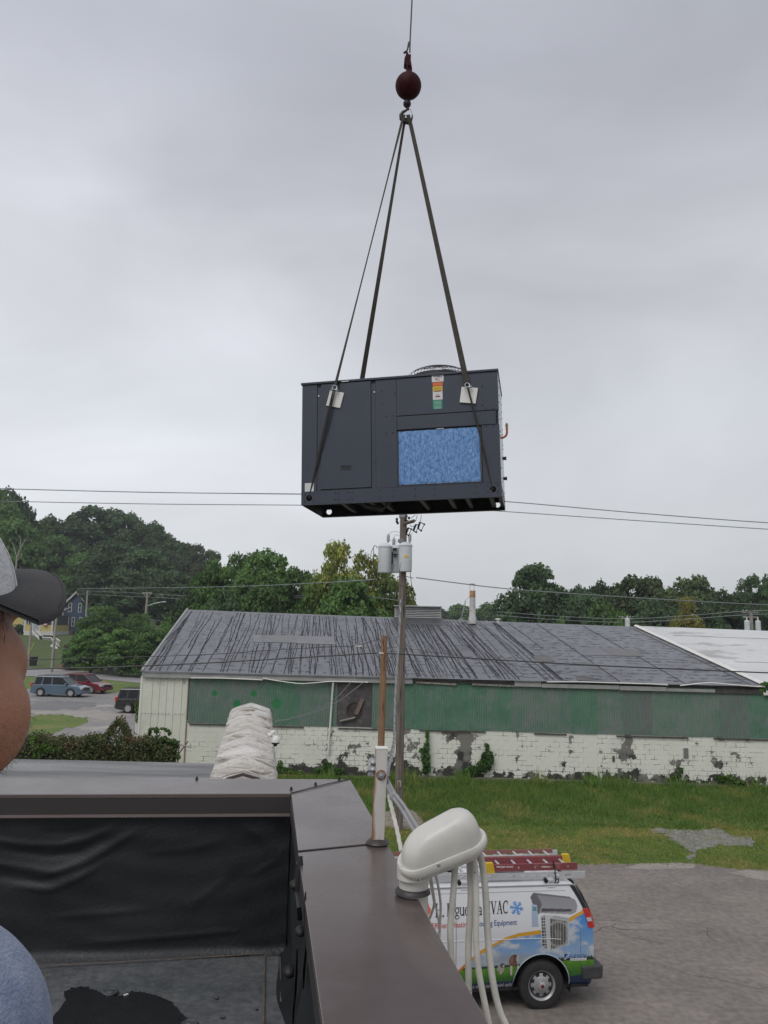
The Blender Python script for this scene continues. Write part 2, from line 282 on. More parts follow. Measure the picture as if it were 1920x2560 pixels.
# ================================================================ warehouse
wa=atY(361,1674,35.6); wb=atY(1900,1708,34.4); EZ=4.25
wa=A(wa[0],wa[1],0); wb=A(wb[0],wb[1],0); WDIR=unit(wb-wa); WN=A(WDIR[1],-WDIR[0],0)  # outward (towards camera)
def W(s,z,o=0): return wa+WDIR*s+A(0,0,z)+WN*o
def wl(px,py,o=0): p=onplane(px,py,W(0,0,o),WN); return float((p-wa)@WDIR),float(p[2])
wh_=thing('warehouse',W(12,0),'long low warehouse with green corrugated panels, peeling white block wall and streaked dark roof','warehouse')
SE=wl(1920,1720)[0]+9; s_g=wl(474,1700)[0]; ZG=2.05
BL=mat('peeling_block_paint',(.74,.74,.66),(.66,.665,.59),scale=.9,rough=.8,bump=.25,bscale=25,fine=.05)
# paint worn off in places (noise), more towards the ground and in known columns
t=BL.node_tree; b=t.nodes['Principled BSDF']; base=b.inputs['Base Color'].links[0].from_socket
g_=N(t,'ShaderNodeNewGeometry'); sx=N(t,'ShaderNodeSeparateXYZ'); t.links.new(g_.outputs['Position'],sx.inputs[0])
n1_=N(t,'ShaderNodeTexNoise'); n1_.inputs['Scale'].default_value=1.9; n1_.inputs['Detail'].default_value=9; n1_.inputs['Roughness'].default_value=.62; t.links.new(g_.outputs['Position'],n1_.inputs[0])
def bump1(cx,wd,amp):  # gaussian-ish column along world x
    a=N(t,'ShaderNodeMath',operation='SUBTRACT'); t.links.new(sx.outputs[0],a.inputs[0]); a.inputs[1].default_value=cx
    c=N(t,'ShaderNodeMath',operation='ABSOLUTE'); t.links.new(a.outputs[0],c.inputs[0])
    m=N(t,'ShaderNodeMapRange',interpolation_type='SMOOTHSTEP'); m.inputs[1].default_value=0; m.inputs[2].default_value=wd; m.inputs[3].default_value=amp; m.inputs[4].default_value=0; t.links.new(c.outputs[0],m.inputs[0]); return m.outputs[0]
def addn(a,b_): 
    m=N(t,'ShaderNodeMath',operation='ADD'); t.links.new(a,m.inputs[0]); t.links.new(b_,m.inputs[1]); return m.outputs[0]
acc=None
for px,wd,amp in ((855,1.6,.10),(1010,1.0,.11),(1155,1.15,.21),(1560,.8,.13),(1800,.7,.11),(1425,.6,.06),(930,.6,.05)):
    x_=W(wl(px,1880)[0],0)[0]; o_=bump1(x_,wd,amp); acc=o_ if acc is None else addn(acc,o_)
low=N(t,'ShaderNodeMapRange',interpolation_type='SMOOTHSTEP'); low.inputs[1].default_value=.05; low.inputs[2].default_value=.75; low.inputs[3].default_value=.20; low.inputs[4].default_value=0; t.links.new(sx.outputs[2],low.inputs[0])
lft=N(t,'ShaderNodeMapRange'); lft.inputs[1].default_value=W(wl(640,1880)[0],0)[0]; lft.inputs[2].default_value=W(wl(760,1880)[0],0)[0]; t.links.new(sx.outputs[0],lft.inputs[0])
lm=N(t,'ShaderNodeMath',operation='MULTIPLY'); t.links.new(low.outputs[0],lm.inputs[0]); t.links.new(lft.outputs[0],lm.inputs[1])
acc=addn(acc,lm.outputs[0]); acc=addn(acc,n1_.outputs[0])
th=N(t,'ShaderNodeMapRange'); th.inputs[1].default_value=.63; th.inputs[2].default_value=.642; t.links.new(acc,th.inputs[0])
n2_=N(t,'ShaderNodeTexNoise'); n2_.inputs['Scale'].default_value=2.3; n2_.inputs['Detail'].default_value=4; t.links.new(g_.outputs['Position'],n2_.inputs[0])
dk=N(t,'ShaderNodeMath',operation='SUBTRACT'); t.links.new(n2_.outputs[0],dk.inputs[0]); zf=N(t,'ShaderNodeMapRange'); zf.inputs[1].default_value=.1; zf.inputs[2].default_value=1.5; zf.inputs[3].default_value=-.12; zf.inputs[4].default_value=.16; t.links.new(sx.outputs[2],zf.inputs[0]); t.links.new(zf.outputs[0],dk.inputs[1])
c2=N(t,'ShaderNodeValToRGB'); e=c2.color_ramp.elements; e[0].position=.36; e[0].color=(.20,.19,.165,1); e[1].position=.55; e[1].color=(.04,.038,.034,1); k=e.new(.46); k.color=(.15,.143,.13,1); t.links.new(dk.outputs[0],c2.inputs[0])
mx=N(t,'ShaderNodeMix',data_type='RGBA'); t.links.new(th.outputs[0],mx.inputs[0]); t.links.new(base,mx.inputs[6]); t.links.new(c2.outputs[0],mx.inputs[7]); t.links.new(mx.outputs[2],b.inputs['Base Color'])
# faint warm grime
MORT=mat('mortar_backing',(.30,.29,.255),(.12,.115,.105),scale=1.4,rough=.95,fine=.2)
MORT=BL.copy(); MORT.name='worn_joints'
for n_q in MORT.node_tree.nodes:
    if n_q.type=='MAP_RANGE' and abs(n_q.inputs[1].default_value-.63)<1e-4: n_q.inputs[1].default_value=.50; n_q.inputs[2].default_value=.56
MB().hexa([W(s_g-.02,0,-.006),W(SE,0,-.006),W(SE,0,-.25),W(s_g-.02,0,-.25)],[W(s_g-.02,ZG+.1,-.006),W(SE,ZG+.1,-.006),W(SE,ZG+.1,-.25),W(s_g-.02,ZG+.1,-.25)]).build('block_backing',MORT,wh_)
CH=.205; z00=.02; ncrs=10; bw=.405
blocks=[]; rest=MB(); cand=[]
smid=wl(1160,1900)[0]
for r_ in range(ncrs):
    z0_=z00+r_*CH; s0=s_g-(bw/2 if r_%2 else 0)
    while s0<SE:
        a=max(s0,s_g); b_=min(s0+bw,SE)
        if b_-a>.08: cand.append((abs((a+b_)/2-smid)+ .0*r_,a,b_,z0_))
        s0+=bw
full=[c for c in cand if abs(c[2]-c[1]-bw)<1e-6]; full.sort(); ind=set(id(c) for c in full[:298])
def blk(mb,a,b_,z,o):
    g=.005 ; zt_=min(z+CH-g,ZG+.06); c=.0045
    B4=[W(a+g,z+g,-.02),W(b_-g,z+g,-.02),W(b_-g,zt_,-.02),W(a+g,zt_,-.02)]; T=[W(a+g+c,z+g+c,o),W(b_-g-c,z+g+c,o),W(b_-g-c,zt_-c,o),W(a+g+c,zt_-c,o)]
    mb.add(B4+T,[(4,5,6,7),(0,1,5,4),(1,2,6,5),(2,3,7,6),(3,0,4,7)])
proto=None
for c in cand:
    if id(c) in ind:
        o_=rng.uniform(-.0015,.0025)
        if proto is None:
            mb=MB(); blk(mb,0,bw,0,0.); V_=[tuple(A(*p)-W(0,0)) for p in mb.v]; me=bpy.data.meshes.new('concrete_block'); me.from_pydata(V_,[],mb.f); me.materials.append(BL); proto=me
        o=bpy.data.objects.new('concrete_block',proto); COL.objects.link(o); o.parent=wh_; o.location=Vector(tuple(W(c[1],c[3],o_)-W(12,0)))
    else: blk(rest,c[1],c[2],c[3],rng.uniform(-.0015,.0025))
tag(rest.build('block_wall',BL,wh_),kind='stuff')
MB().hexa([W(s_g+9,0,.22),W(SE,0,.22),W(SE,0,-.02),W(s_g+9,0,-.02)],[W(s_g+9,.10,.20),W(SE,.13,.20),W(SE,.13,-.02),W(s_g+9,.10,-.02)]).build('footing',mat('old_concrete',(.20,.17,.14),(.13,.115,.10),scale=2,rough=.95,bump=.4,fine=.2),wh_)
# green corrugated sheets
GC=[mat('green_fibreglass_%s'%n_,a_,b_,scale=1.1,rough=.6,fine=.12,detail=8,lo=.38,hi=.62,c3=c_,c3s=1.6,c3lo=.48,c3hi=.66) for n_,a_,b_,c_ in (('bright',(.075,.18,.12),(.105,.215,.145),(.16,.22,.19)),('faded',(.11,.19,.15),(.15,.215,.175),(.19,.21,.20)),('grimy',(.12,.18,.15),(.15,.19,.17),(.15,.15,.15)))]
seams=[474,540,606,668,748,818,842]+[932,990,1038,1110,1158,1215,1280,1366,1430,1490,1560,1626,1692,1752,1800,1868,1930,2000,2080]
kinds=[1,1,1,0,1,1,1,0,0,0,0,0,1,1,0,1,2,1,1,1,2,0,1,1,1]
def corr(a,b_,zb,zt_,m,o=.0,nm='corrugated_panel'):
    per=.076; n=int((b_-a)/per*8); vs=[];fs=[]
    for i in range(n+1):
        s_=a+(b_-a)*i/n; y=.014*math.sin(2*math.pi*s_/per)+o; vs+=[W(s_,zb,.03+y),W(s_,zt_,.03+y)]
    for i in range(n): fs.append((2*i,2*i+2,2*i+3,2*i+1))
    mb=MB().add(vs,fs); return mb.build(nm,m,wh_,smooth=True)
sv=[wl(p,1750)[0] for p in seams]; ki=0
for i in range(len(seams)-1):
    if seams[i]==842: continue
    zt_=EZ-.12; corr(sv[i]-.03,sv[i+1]+.03,ZG+rng.uniform(-.015,.015),zt_,GC[kinds[ki%len(kinds)]],.004*(i%2)); ki+=1
# bright round paint spots on the sheets
GS=mat('green_spot',(.02,.23,.08),(.03,.2,.07),scale=6,rough=.6)
for px,py,r in ((536,1733,7),(634,1734,7),(691,1759,12),(592,1760,10)):
    s0,z0_=wl(px,py,.05); rr=r/F*35.3; s=MB(); n=26
    vs=[];fs=[]
    nn=24
    for i in range(nn+1):
        u_=-1+2*i/nn; hh=math.sqrt(max(0,1-u_*u_))*rr; s_=s0+u_*rr; y=.014*math.sin(2*math.pi*s_/.076)+.03+.006; vs+=[W(s_,z0_-hh,y),W(s_,z0_+hh,y)]
    s.add(vs,[(2*i,2*i+2,2*i+3,2*i+1) for i in range(nn)]).build('paint_spot',GS,wh_,smooth=True)
# dark plywood infill with a leaning board and round hole
p0,p1=wl(843,1800),wl(932,1800); PW=mat('rotten_plywood',(.06,.055,.055),(.10,.09,.088),scale=3,rough=.95,bump=.5,fine=.3,c3=(.17,.15,.15),c3s=4,c3lo=.58,c3hi=.7)
MB().hexa([W(p0[0],ZG+.02,.02),W(p1[0],ZG+.02,.02),W(p1[0],ZG+.02,-.02),W(p0[0],ZG+.02,-.02)],[W(p0[0],EZ-.15,.02),W(p1[0],EZ-.15,.02),W(p1[0],EZ-.15,-.02),W(p0[0],EZ-.15,-.02)]).build('plywood_board',PW,wh_)
c_=wl(886,1776,.02); s=MB(); s._lathe(W(c_[0],c_[1],.02),WN,[(0,.36),(.03,.36),(.031,.31),(.006,.30),(.006,.001)],28); s.build('fan_opening',mat('opening_dark',(.025,.022,.022),(.06,.05,.045),scale=5,rough=.9),wh_)
a,b_=wl(890,1786,.08),wl(906,1747,.08); d=unit(W(*b_)-W(*a)); sd_=np.cross(d,WN)*.09
MB().slab([W(a[0],a[1],.07)-sd_,W(a[0],a[1],.07)+sd_,W(b_[0],b_[1],.07)+sd_,W(b_[0],b_[1],.07)-sd_],WN*.03).build('broken_plank',mat('broken_plank',(.14,.10,.085),(.20,.16,.14),scale=8,rough=.9),wh_)
a,b_=wl(850,1803,.08),wl(888,1794,.08); MB().tube([W(a[0],a[1],.1),W(b_[0],b_[1],.1)],.05,6).build('broken_plank',mat('grey_plank',(.25,.23,.21),rough=.9),wh_)
# dark ledger boards under the sheets
LB=mat('dark_ledger',(.045,.04,.038),(.085,.075,.07),scale=3,rough=.9)
for x0,x1 in ((474,760),(846,945),(960,1010),(1050,1214),(1335,1416),(1540,1718),(1782,2080)):
    a,b_=wl(x0,1800)[0],wl(x1,1800)[0]; zz=ZG-.02+rng.uniform(-.01,.01); MB().hexa([W(a,zz-.055,.0),W(b_,zz-.055,.0),W(b_,zz-.055,.06),W(a,zz-.055,.06)],[W(a,zz,.0),W(b_,zz,.0),W(b_,zz,.05),W(a,zz,.05)]).build('ledger_board',LB,wh_)
# backing wall behind the sheets
MB().hexa([W(-.02,ZG+.11,-.05),W(SE,ZG+.11,-.05),W(SE,ZG+.11,-.3),W(-.02,ZG+.11,-.3)],[W(-.02,EZ-.02,-.05),W(SE,EZ-.02,-.05),W(SE,EZ-.02,-.3),W(-.02,EZ-.02,-.3)]).build('frame_wall',LB,wh_)
# cream ribbed metal sheets at the left end
CM=mat('cream_metal',(.60,.60,.51),(.66,.66,.58),scale=.8,rough=.5,fine=.04,c3=(.45,.44,.30),c3s=.9,c3lo=.58,c3hi=.75)
ribs=[366,384,402,420,438,458,471]
rs=[wl(p,1700)[0] for p in [354]+ribs[1:-1]+[472]]
for i in range(len(rs)-1):
    a,b_=rs[i],rs[i+1]; w3=.025
    for z0_,z1_,oo in ((.0,2.42,.012),(2.40,EZ-.2,.020)):
        vs=[];prof=[(a,0),(b_-.07,0),(b_-.05,.03),(b_-.02,.03),(b_,0)]
        for s_,y in prof: vs+=[W(s_,z0_,oo+y),W(s_,z1_,oo+y)]
        MB().add(vs,[(2*k,2*k+2,2*k+3,2*k+1) for k in range(4)]).build('metal_panel',CM,wh_)
s=MB(); 
for k in range(14): s_=rs[0]+.1+k*.155; s.tube([W(s_,2.41,.03),W(s_,2.41,.045)],.014,5)
tag(s.build('panel_screws',LB,wh_),kind='stuff')
MB().tube([W(s_g-.03,0,.03),W(s_g-.03,EZ-.25,.03)],.03,4).build('rusty_trim',mat('rusty_trim',(.22,.14,.09),(.35,.30,.24),scale=2,rough=.8),wh_)
MB().hexa([W(rs[0]-.03,0,.04),W(rs[0]+.07,0,.04),W(rs[0]+.07,0,-.3),W(rs[0]-.03,0,-.3)],[W(rs[0]-.03,EZ-.2,.04),W(rs[0]+.07,EZ-.2,.04),W(rs[0]+.07,EZ-.2,-.3),W(rs[0]-.03,EZ-.2,-.3)]).build('corner_trim',MT['white'],wh_)
MB().hexa([W(rs[0]-.02,0,-.015),W(s_g,0,-.015),W(s_g,0,-.3),W(rs[0]-.02,0,-.3)],[W(rs[0]-.02,EZ-.2,-.015),W(s_g,EZ-.2,-.015),W(s_g,EZ-.2,-.3),W(rs[0]-.02,EZ-.2,-.3)]).build('frame_wall',LB,wh_)
# fascia pieces
FA=mat('grey_fascia',(.38,.385,.375),(.30,.305,.30),scale=2,rough=.45,metal=.3,fine=.08,c3=(.20,.19,.18),c3s=3,c3lo=.6,c3hi=.75); FD=mat('bare_fascia',(.045,.04,.04),(.09,.08,.075),scale=3,rough=.9); WT=MT['white']
def fas(x0,x1,m,zb=EZ-.26,zt_=EZ-.01,o=.16,dz0=0,dz1=0,nm='fascia_board',th=.02):
    a,b_=wl(x0,1700)[0],wl(x1,1715)[0]
    return MB().hexa([W(a,zb+dz0,o),W(b_,zb+dz1,o),W(b_,zb+dz1,o-th),W(a,zb+dz0,o-th)],[W(a,zt_+dz0,o+.004),W(b_,zt_+dz1,o+.004),W(b_,zt_+dz1,o-th),W(a,zt_+dz0,o-th)]).build(nm,m,wh_)
fas(357,478,FA,o=.17); fas(479,620,FA,EZ-.25); fas(621,895,FA,EZ-.24); fas(896,1031,FA,EZ-.25); fas(1032,1284,FD,EZ-.16,EZ-.0,.13); fas(1285,1352,FA,EZ-.25,o=.15); fas(1353,1546,FA,EZ-.27,EZ-.10,.15); fas(1547,1664,FA,EZ-.3,EZ-.12,.15); fas(1665,1784,FA,EZ-.30,EZ-.17,.15); fas(1785,1902,FD,EZ-.33,EZ-.1,.10); fas(1903,2080,WT,EZ-.36,EZ-.06,.17)
fas(1040,1140,mat('torn_board',(.35,.32,.27),(.2,.18,.16),scale=9,rough=.9),EZ-.22,EZ-.15,.12,dz1=-.05); fas(1180,1284,mat('torn_board2',(.3,.28,.25),(.16,.14,.13),scale=9,rough=.9),EZ-.25,EZ-.17,.12,dz1=-.03)
# crumpled white gutter lengths on the right half
def gut(pts,r=.03,m=WT,nm='gutter',o=.2,fl=.7):
    P=[]
    for px,py in pts: s_,z_=wl(px,py,o); P.append(W(s_,z_,o))
    return MB().tube(smoothpts(P,5),r,6,flat=fl,up=(0,0,1)).build(nm,m,wh_,smooth=True)
def smoothpts(P,n=6):
    P=[A(*p) for p in P]; Q=[P[0]]+P+[P[-1]]; o=[]
    for i in range(1,len(Q)-2):
        for k in range(n):
            t_=k/n; a,b_,c,d=Q[i-1],Q[i],Q[i+1],Q[i+2]; o.append(.5*((2*b_)+(-a+c)*t_+(2*a-5*b_+4*c-d)*t_*t_+(-a+3*b_-3*c+d)*t_**3))
    o.append(Q[-2]); return o
gut([(478,1695),(560,1696),(656,1700)],.05,fl=.5); gut([(658,1696),(700,1703),(750,1709),(790,1707),(830,1704),(920,1706)],.05,fl=.5)
gut([(1367,1705),(1450,1705),(1550,1708),(1668,1711)],.035); gut([(1550,1707),(1600,1709),(1670,1713)],.03); gut([(1700,1714),(1760,1708),(1790,1708),(1830,1712),(1900,1717)],.04); gut([(1895,1716),(1960,1718),(2080,1722)],.05)
MB().tube([W(*wl(833,1707,.2),.2),W(*wl(832,1720,.14),.14),W(*wl(826,1804,.12),.12),W(*wl(820,1886,.10),.10)],.045,8).build('downspout',WT,wh_,smooth=True)
# ---------------- roof
rL=atY(470,1524,46.); rR=atY(1590,1567,46.3); rE=atY(1925,1580,46.5)
RD=unit(rR-rL); 
def eav(s_,o=.2): return W(s_,EZ,o)
sR=wl(1910,1690)[0]
def roofp(s_,t_,dz=0):   # s along the eave, t up the slope
    e=eav(s_); k=(s_-wl(361,1674)[0])/(sR-wl(361,1674)[0]); k=s_/sR
    r_=rL+(rR-rL)*k; p=e*(1-t_)+r_*t_; return p+A(0,0,dz+.02*math.sin(s_*.7)*t_*(1-t_))
RF=mat('patched_roof_membrane',(.118,.123,.138),(.142,.147,.162),scale=.8,rough=.36,rvar=.08,fine=.07,c3=(.10,.103,.113),c3s=.5,c3lo=.5,c3hi=.6)
MB().grid(lambda u,v: roofp(u*sR,v),90,16).build('roof',RF,wh_,smooth=True)
MB().grid(lambda u,v: roofp(u*sR,v,-.06),60,8).build('roof_deck',FD,wh_)
MB().grid(lambda u,v: (rL+(rR-rL)*u)*(1-v)+(rL+(rR-rL)*u+A(1,13.5,-3.2))*v,40,4).build('rear_roof',RF,wh_)
WR=mat('white_roof_coating',(.60,.605,.60),(.52,.525,.52),scale=.5,rough=.5,fine=.05,c3=(.36,.35,.335),c3s=.45,c3lo=.56,c3hi=.62,stretch=(.5,1,1))
def roofw(u,v):
    s_=sR+.001+u*14; return roofp(s_,v,.0)+A(0,0,.06)
MB().grid(roofw,20,10).build('white_roof',WR,wh_,smooth=True)
MB().tube([roofp(sR,t_,.06) for t_ in np.linspace(0,1,12)],.14,6,flat=.5).build('white_parting_strip',WT,wh_,smooth=True)
for t_ in (.33,.8): MB().tube([roofp(sR+1+k,t_,.065) for k in range(12)],.03,5,flat=.4).build('roof_seam',mat('dark_seam',(.2,.2,.2),rough=.6),wh_)
MB().tube([roofp(-.05,t_,.02) for t_ in np.linspace(0,1,10)],.07,6).build('rake_edge',FA,wh_)
MB().add([W(0,0,-.3),rL+A(1,13.5,-9.5),rL+A(1,13.5,-3.2),rL+A(0,0,-.05),W(0,EZ-.05,-.1)],[(0,1,2,3,4)]).build('gable_wall',CM,wh_)
def rp(px,py):  # photo point on the roof -> (s,t)
    P0,P1,P2=eav(0),eav(sR),rL; n=unit(np.cross(P1-P0,P2-P0)); p=onplane(px,py,P0,n)
    best=None
    M_=np.stack([(P1-P0),(rL-P0)],1); q,_,_,_=np.linalg.lstsq(M_,p-P0,rcond=None); t_=q[1]; s_=q[0]*sR
    for _ in range(12):
        c=pr(roofp(s_,t_)); ds=pr(roofp(s_+.1,t_))-c; dt_=pr(roofp(s_,t_+.02))-c; J=np.stack([ds/.1,dt_/.02],1); st=np.linalg.solve(J,A(px,py)-c); s_+=st[0]; t_+=st[1]
    return s_,t_
TAR=mat('tar_streak',(.02,.02,.023),(.03,.03,.033),scale=3,rough=.75,spec=.2)
tk=MB()
def streak(s0,t0,t1,w0,wob=.12,lift=.012):
    n=max(4,int((t0-t1)*34)); P=[];s_=s0;v=0
    for i in range(n+1):
        t_=t0+(t1-t0)*i/n; v=v*.8+rng.normal(0,wob*.2)-.04*v; s_+=v*.38; P.append((s_,t_))
    for i in range(n):
        (a,ta),(b_,tb)=P[i],P[i+1]; wa_=w0*(.5+rng.random()*.6); tk.quad(roofp(a-wa_/2,ta,lift),roofp(b_-wa_/2,tb,lift),roofp(b_+wa_/2,tb,lift),roofp(a+wa_/2,ta,lift))
zones=[(365,470,9),(470,600,11),(600,720,15),(720,900,34),(900,1100,44),(1100,1240,26),(1240,1340,9)]
for x0,x1,n in zones:
    for k in range(n):
        px=x0+(k+rng.random())/n*(x1-x0); py=rng.uniform(1555,1650) ; s_,t_=rp(px,py); 
        s_=min(max(.3,s_),sR-1); t0=min(.97,t_+rng.uniform(.1,.8)); t1=max(.015,t_-rng.uniform(.2,.9))
        streak(s_,t0,t1,rng.uniform(.026,.055))
tag(tk.build('tar_streaks',TAR,wh_),kind='stuff')
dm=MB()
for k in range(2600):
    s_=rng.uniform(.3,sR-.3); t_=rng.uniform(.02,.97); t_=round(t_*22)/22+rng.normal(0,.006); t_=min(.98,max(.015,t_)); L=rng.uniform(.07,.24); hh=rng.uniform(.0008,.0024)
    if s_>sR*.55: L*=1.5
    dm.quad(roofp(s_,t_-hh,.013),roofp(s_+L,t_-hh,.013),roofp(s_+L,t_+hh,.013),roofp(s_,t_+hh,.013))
tag(dm.build('fastener_lap_shadows',mat('fastener_lap_shadow',(.05,.05,.055),rough=.4),wh_),kind='stuff')  # short dark dashes: fastener and lap shadows put into the colour
# long lap seams and repair patches
for px in (1290,1400,1520,1640): 
    s_,t_=rp(px,1600); 
    q=MB(); 
    for i in range(20): ta,tb=.98-.96*i/20,.98-.96*(i+1)/20; q.quad(roofp(s_-.02,ta,.014),roofp(s_-.02,tb,.014),roofp(s_+.02,tb,.014),roofp(s_+.02,ta,.014))
    q.build('lap_seam',TAR,wh_)
def rpatch(corners,c,nm='roof_patch',lift=.016):
    q=[rp(*p) for p in corners]; s=MB(); s.grid(lambda u,v: roofp(*( (A(*q[0])*(1-u)+A(*q[1])*u)*(1-v)+(A(*q[3])*(1-u)+A(*q[2])*u)*v ),lift),10,4); s.build(nm,mat('patch_%d'%corners[0][0],c,tuple(x*.85 for x in c),scale=1.5,rough=.5,fine=.06),wh_)
rpatch([(656,1588),(739,1589),(742,1608),(654,1606)],(.17,.17,.168)); rpatch([(740,1590),(834,1592),(840,1612),(742,1609)],(.185,.19,.20),lift=.014); rpatch([(634,1587),(655,1588),(653,1607),(630,1605)],(.185,.19,.20),lift=.014)
rpatch([(1498,1620),(1578,1624),(1608,1641),(1538,1640)],(.15,.145,.142)); rpatch([(1433,1618),(1497,1620),(1537,1640),(1452,1638)],(.155,.16,.172),lift=.014)
rpatch([(1333,1640),(1372,1640),(1390,1655),(1340,1655)],(.11,.106,.102)); rpatch([(1437,1690),(1480,1690),(1495,1700),(1445,1702)],(.10,.097,.095)); rpatch([(1430,1655),(1490,1660),(1500,1666),(1440,1662)],(.13,.125,.12))
# louvred ridge ventilator
def rv(px,Y=46.2): return atY(px,1540,Y)[0]
vx0,vx1=rv(986),rv(1101); vzt=atY(1010,1515,46)[2]; vzb=atY(1040,1545,46)[2]; vy=45.6; LV=mat('louvre_grey',(.42,.43,.42),(.34,.35,.34),scale=3,rough=.5)
MB().box(((vx0+vx1)/2,vy+.6,(vzt+vzb)/2-.3),(vx1-vx0-.1,1.0,vzt-vzb+.6)).build('ventilator_box',FD,wh_)
for k in range(7):
    z=vzb+.05+(vzt-vzb-.08)*k/6.2; MB().slab([(vx0,vy-.02,z-.03),(vx1,vy-.02,z-.03-.0),(vx1,vy+.12,z+.055),(vx0,vy+.12,z+.055)],(0,0,.02)).build('louvre_slat',LV,wh_)
MB().slab([(vx0-.05,vy-.15,vzt-.03),(vx1+.05,vy-.15,vzt-.03),(vx1+.05,vy+1.2,vzt+.02),(vx0-.05,vy+1.2,vzt+.02)],(0,0,.04)).build('ventilator_cap',LV,wh_)
s=MB(); s.slab([A(vx0-.1,vy-.0,vzb-.0),A(vx1+.1,vy,vzb),A(vx1+.35,vy-1.7,vzb-.72),A(vx0+.2,vy-2.2,vzb-.9)],(0,0,.03)); s.build('ventilator_apron',mat('apron_membrane',(.085,.088,.095),(.07,.07,.075),scale=2,rough=.38,fine=.15),wh_)
# chimney pipe
cb=atY(1181,1544,45.2); ct=atY(1180,1472,45.2); hC=ct[2]-cb[2]; CP=mat('rusty_chimney',(.42,.42,.41),(.5,.5,.49),scale=2.5,rough=.6,c3=(.36,.17,.07),c3s=3,c3lo=.56,c3hi=.66,fine=.15)
s=MB(); s._lathe(cb-A(0,0,.35),(0,0,1),[(0,.23),(.35,.23),(.40,.19),(hC*.62,.175),(hC*.62+.35,.165),(hC+.1,.165)],16); s.build('chimney_pipe',CP,wh_,smooth=True)
s=MB(); s._lathe(cb+A(0,0,hC*.72),(0,0,1),[(0,.19),(.05,.19)],16); s._lathe(cb+A(0,0,hC*.735),(0,0,1),[(0,.168),(hC*.2,.168)],16); s.build('rust_collar',RS_ if 'RS_' in globals() else mat('orange_rust',(.34,.15,.06),(.45,.26,.13),scale=3,rough=.8),wh_)
s=MB(); s._lathe(ct+A(0,0,.22),(0,0,1),[(0,.05),(.05,.22),(.055,.22),(.09,.02)],16); s.build('rain_cap',MT['steel'],wh_)
s=MB(); s.tube([ct+A(-.12,0,-.25),ct+A(-.12,0,.26)],.012,5); s.tube([ct+A(.12,0,-.25),ct+A(.12,0,.26)],.012,5); s.build('cap_strut',MT['steel'],wh_)
s=MB(); s.tube([cb+A(-.1,0,hC*.75),cb+A(-.45,0,.95),cb+A(-.65,-.1,-.1)],.012,5); s.tube([cb+A(-.38,0,.95),cb+A(-.66,-.1,-.1)],.025,5); s.box(cb+A(-.68,-.1,-.12),(.25,.25,.10)); s.build('guy_brace',MT['steel'],wh_)
s=MB(); q=atY(1245,1552,44.9); s._lathe(q-A(0,0,.1),(0,0,1),[(0,.08),(.15,.08),(.16,.16),(.22,.16),(.24,.02)],12); s.build('vent_stub',MT['white'],wh_)
# brackets / small details on wall
a=wl(1715,1883,.02); MB().box(W(a[0],a[1],.01),(.2,.05,.42)).build('wall_plate',mat('grey_plate',(.16,.15,.15),(.2,.19,.18),scale=9,rough=.7),wh_)
a=wl(1534,1897,.02); MB().box(W(a[0],a[1],.01),(.09,.04,.24)).build('wall_plate',LB,wh_)
a,b_=wl(458,1697,.06),wl(462,1703,.06); s=MB(); s.tube([W(a[0]-.0,a[1],.05),W(a[0]+.03,a[1]-.05,.08),W(a[0]+.07,a[1]-.16,.06),W(a[0],a[1]-.2,.06),W(a[0]-.02,a[1]-.1,.05)],.014,6); s.build('hook_bracket',MT['steel'],wh_)
# ---------------------------------------------------------------- grass between the lot and the warehouse
def leafquads(C,nrm,size,asp=.6,rs=None):
    rs=rs or rng; n=len(C); a=rs.normal(size=(n,3)); a-=nrm*(a*nrm).sum(1)[:,None]; a/=np.linalg.norm(a,axis=1)[:,None]+1e-9; b=np.cross(nrm,a)
    s_=(size*np.ones(n))[:,None]; V=np.stack([C-a*s_*.5,C+b*s_*asp*.5+nrm*s_*.06,C+a*s_*.5,C-b*s_*asp*.5+nrm*s_*.06],1).reshape(-1,3)
    return V,np.arange(4*n).reshape(n,4)
def blades(name,region,n,h,wd,m,hv=.4,fn=None,label=None):
    x0,x1,y0,y1=region; X=rng.uniform(x0,x1,n); Y=rng.uniform(y0,y1,n)
    if fn is not None: k=fn(X,Y); X,Y=X[k],Y[k]
    n=len(X); Hh=(h(X,Y) if callable(h) else h)*(1+hv*rng.normal(size=n)).clip(.3,2); an=rng.uniform(0,math.pi,n); lean=rng.normal(0,.35,(n,2))*Hh[:,None]
    base=np.stack([X,Y,hz(X,Y)+.004],1); dx=np.stack([np.cos(an),np.sin(an),0*an],1)*wd/2; tip=base+np.stack([lean[:,0],lean[:,1],Hh],1)
    V=np.stack([base-dx,base+dx,tip],1).reshape(-1,3); o=npmesh(name,V,np.arange(3*n).reshape(n,3),m); return tag(o,kind='stuff')
GRA=leafmat('grass_blades',(.13,.215,.035),(.18,.27,.05),.5,c3=(.36,.30,.09),c3s=.35,c3lo=.47,c3hi=.62)
GRB=leafmat('tall_grass',(.10,.19,.035),(.15,.24,.05),.9,c3=(.25,.26,.07),c3s=.5,c3lo=.52,c3hi=.64)
gp=[G(*p)[:2] for p in [(1625,2070),(1665,2073),(1735,2074),(1785,2072),(1840,2090),(1892,2104),(1880,2116),(1780,2118),(1742,2130),(1738,2148),(1724,2152),(1715,2118),(1682,2100)]]
gp2=[G(*p)[:2] for p in [(960,2030),(1030,2026),(1060,2058),(1040,2072),(955,2066)]]
def inpoly(X,Y,P):
    r=np.zeros(len(X),bool); n=len(P)
    for i in range(n):
        (x0,y0),(x1,y1)=P[i],P[(i+1)%n]; c=((y0>Y)!=(y1>Y))&(X<(x1-x0)*(Y-y0)/(y1-y0+1e-12)+x0); r^=c
    return r
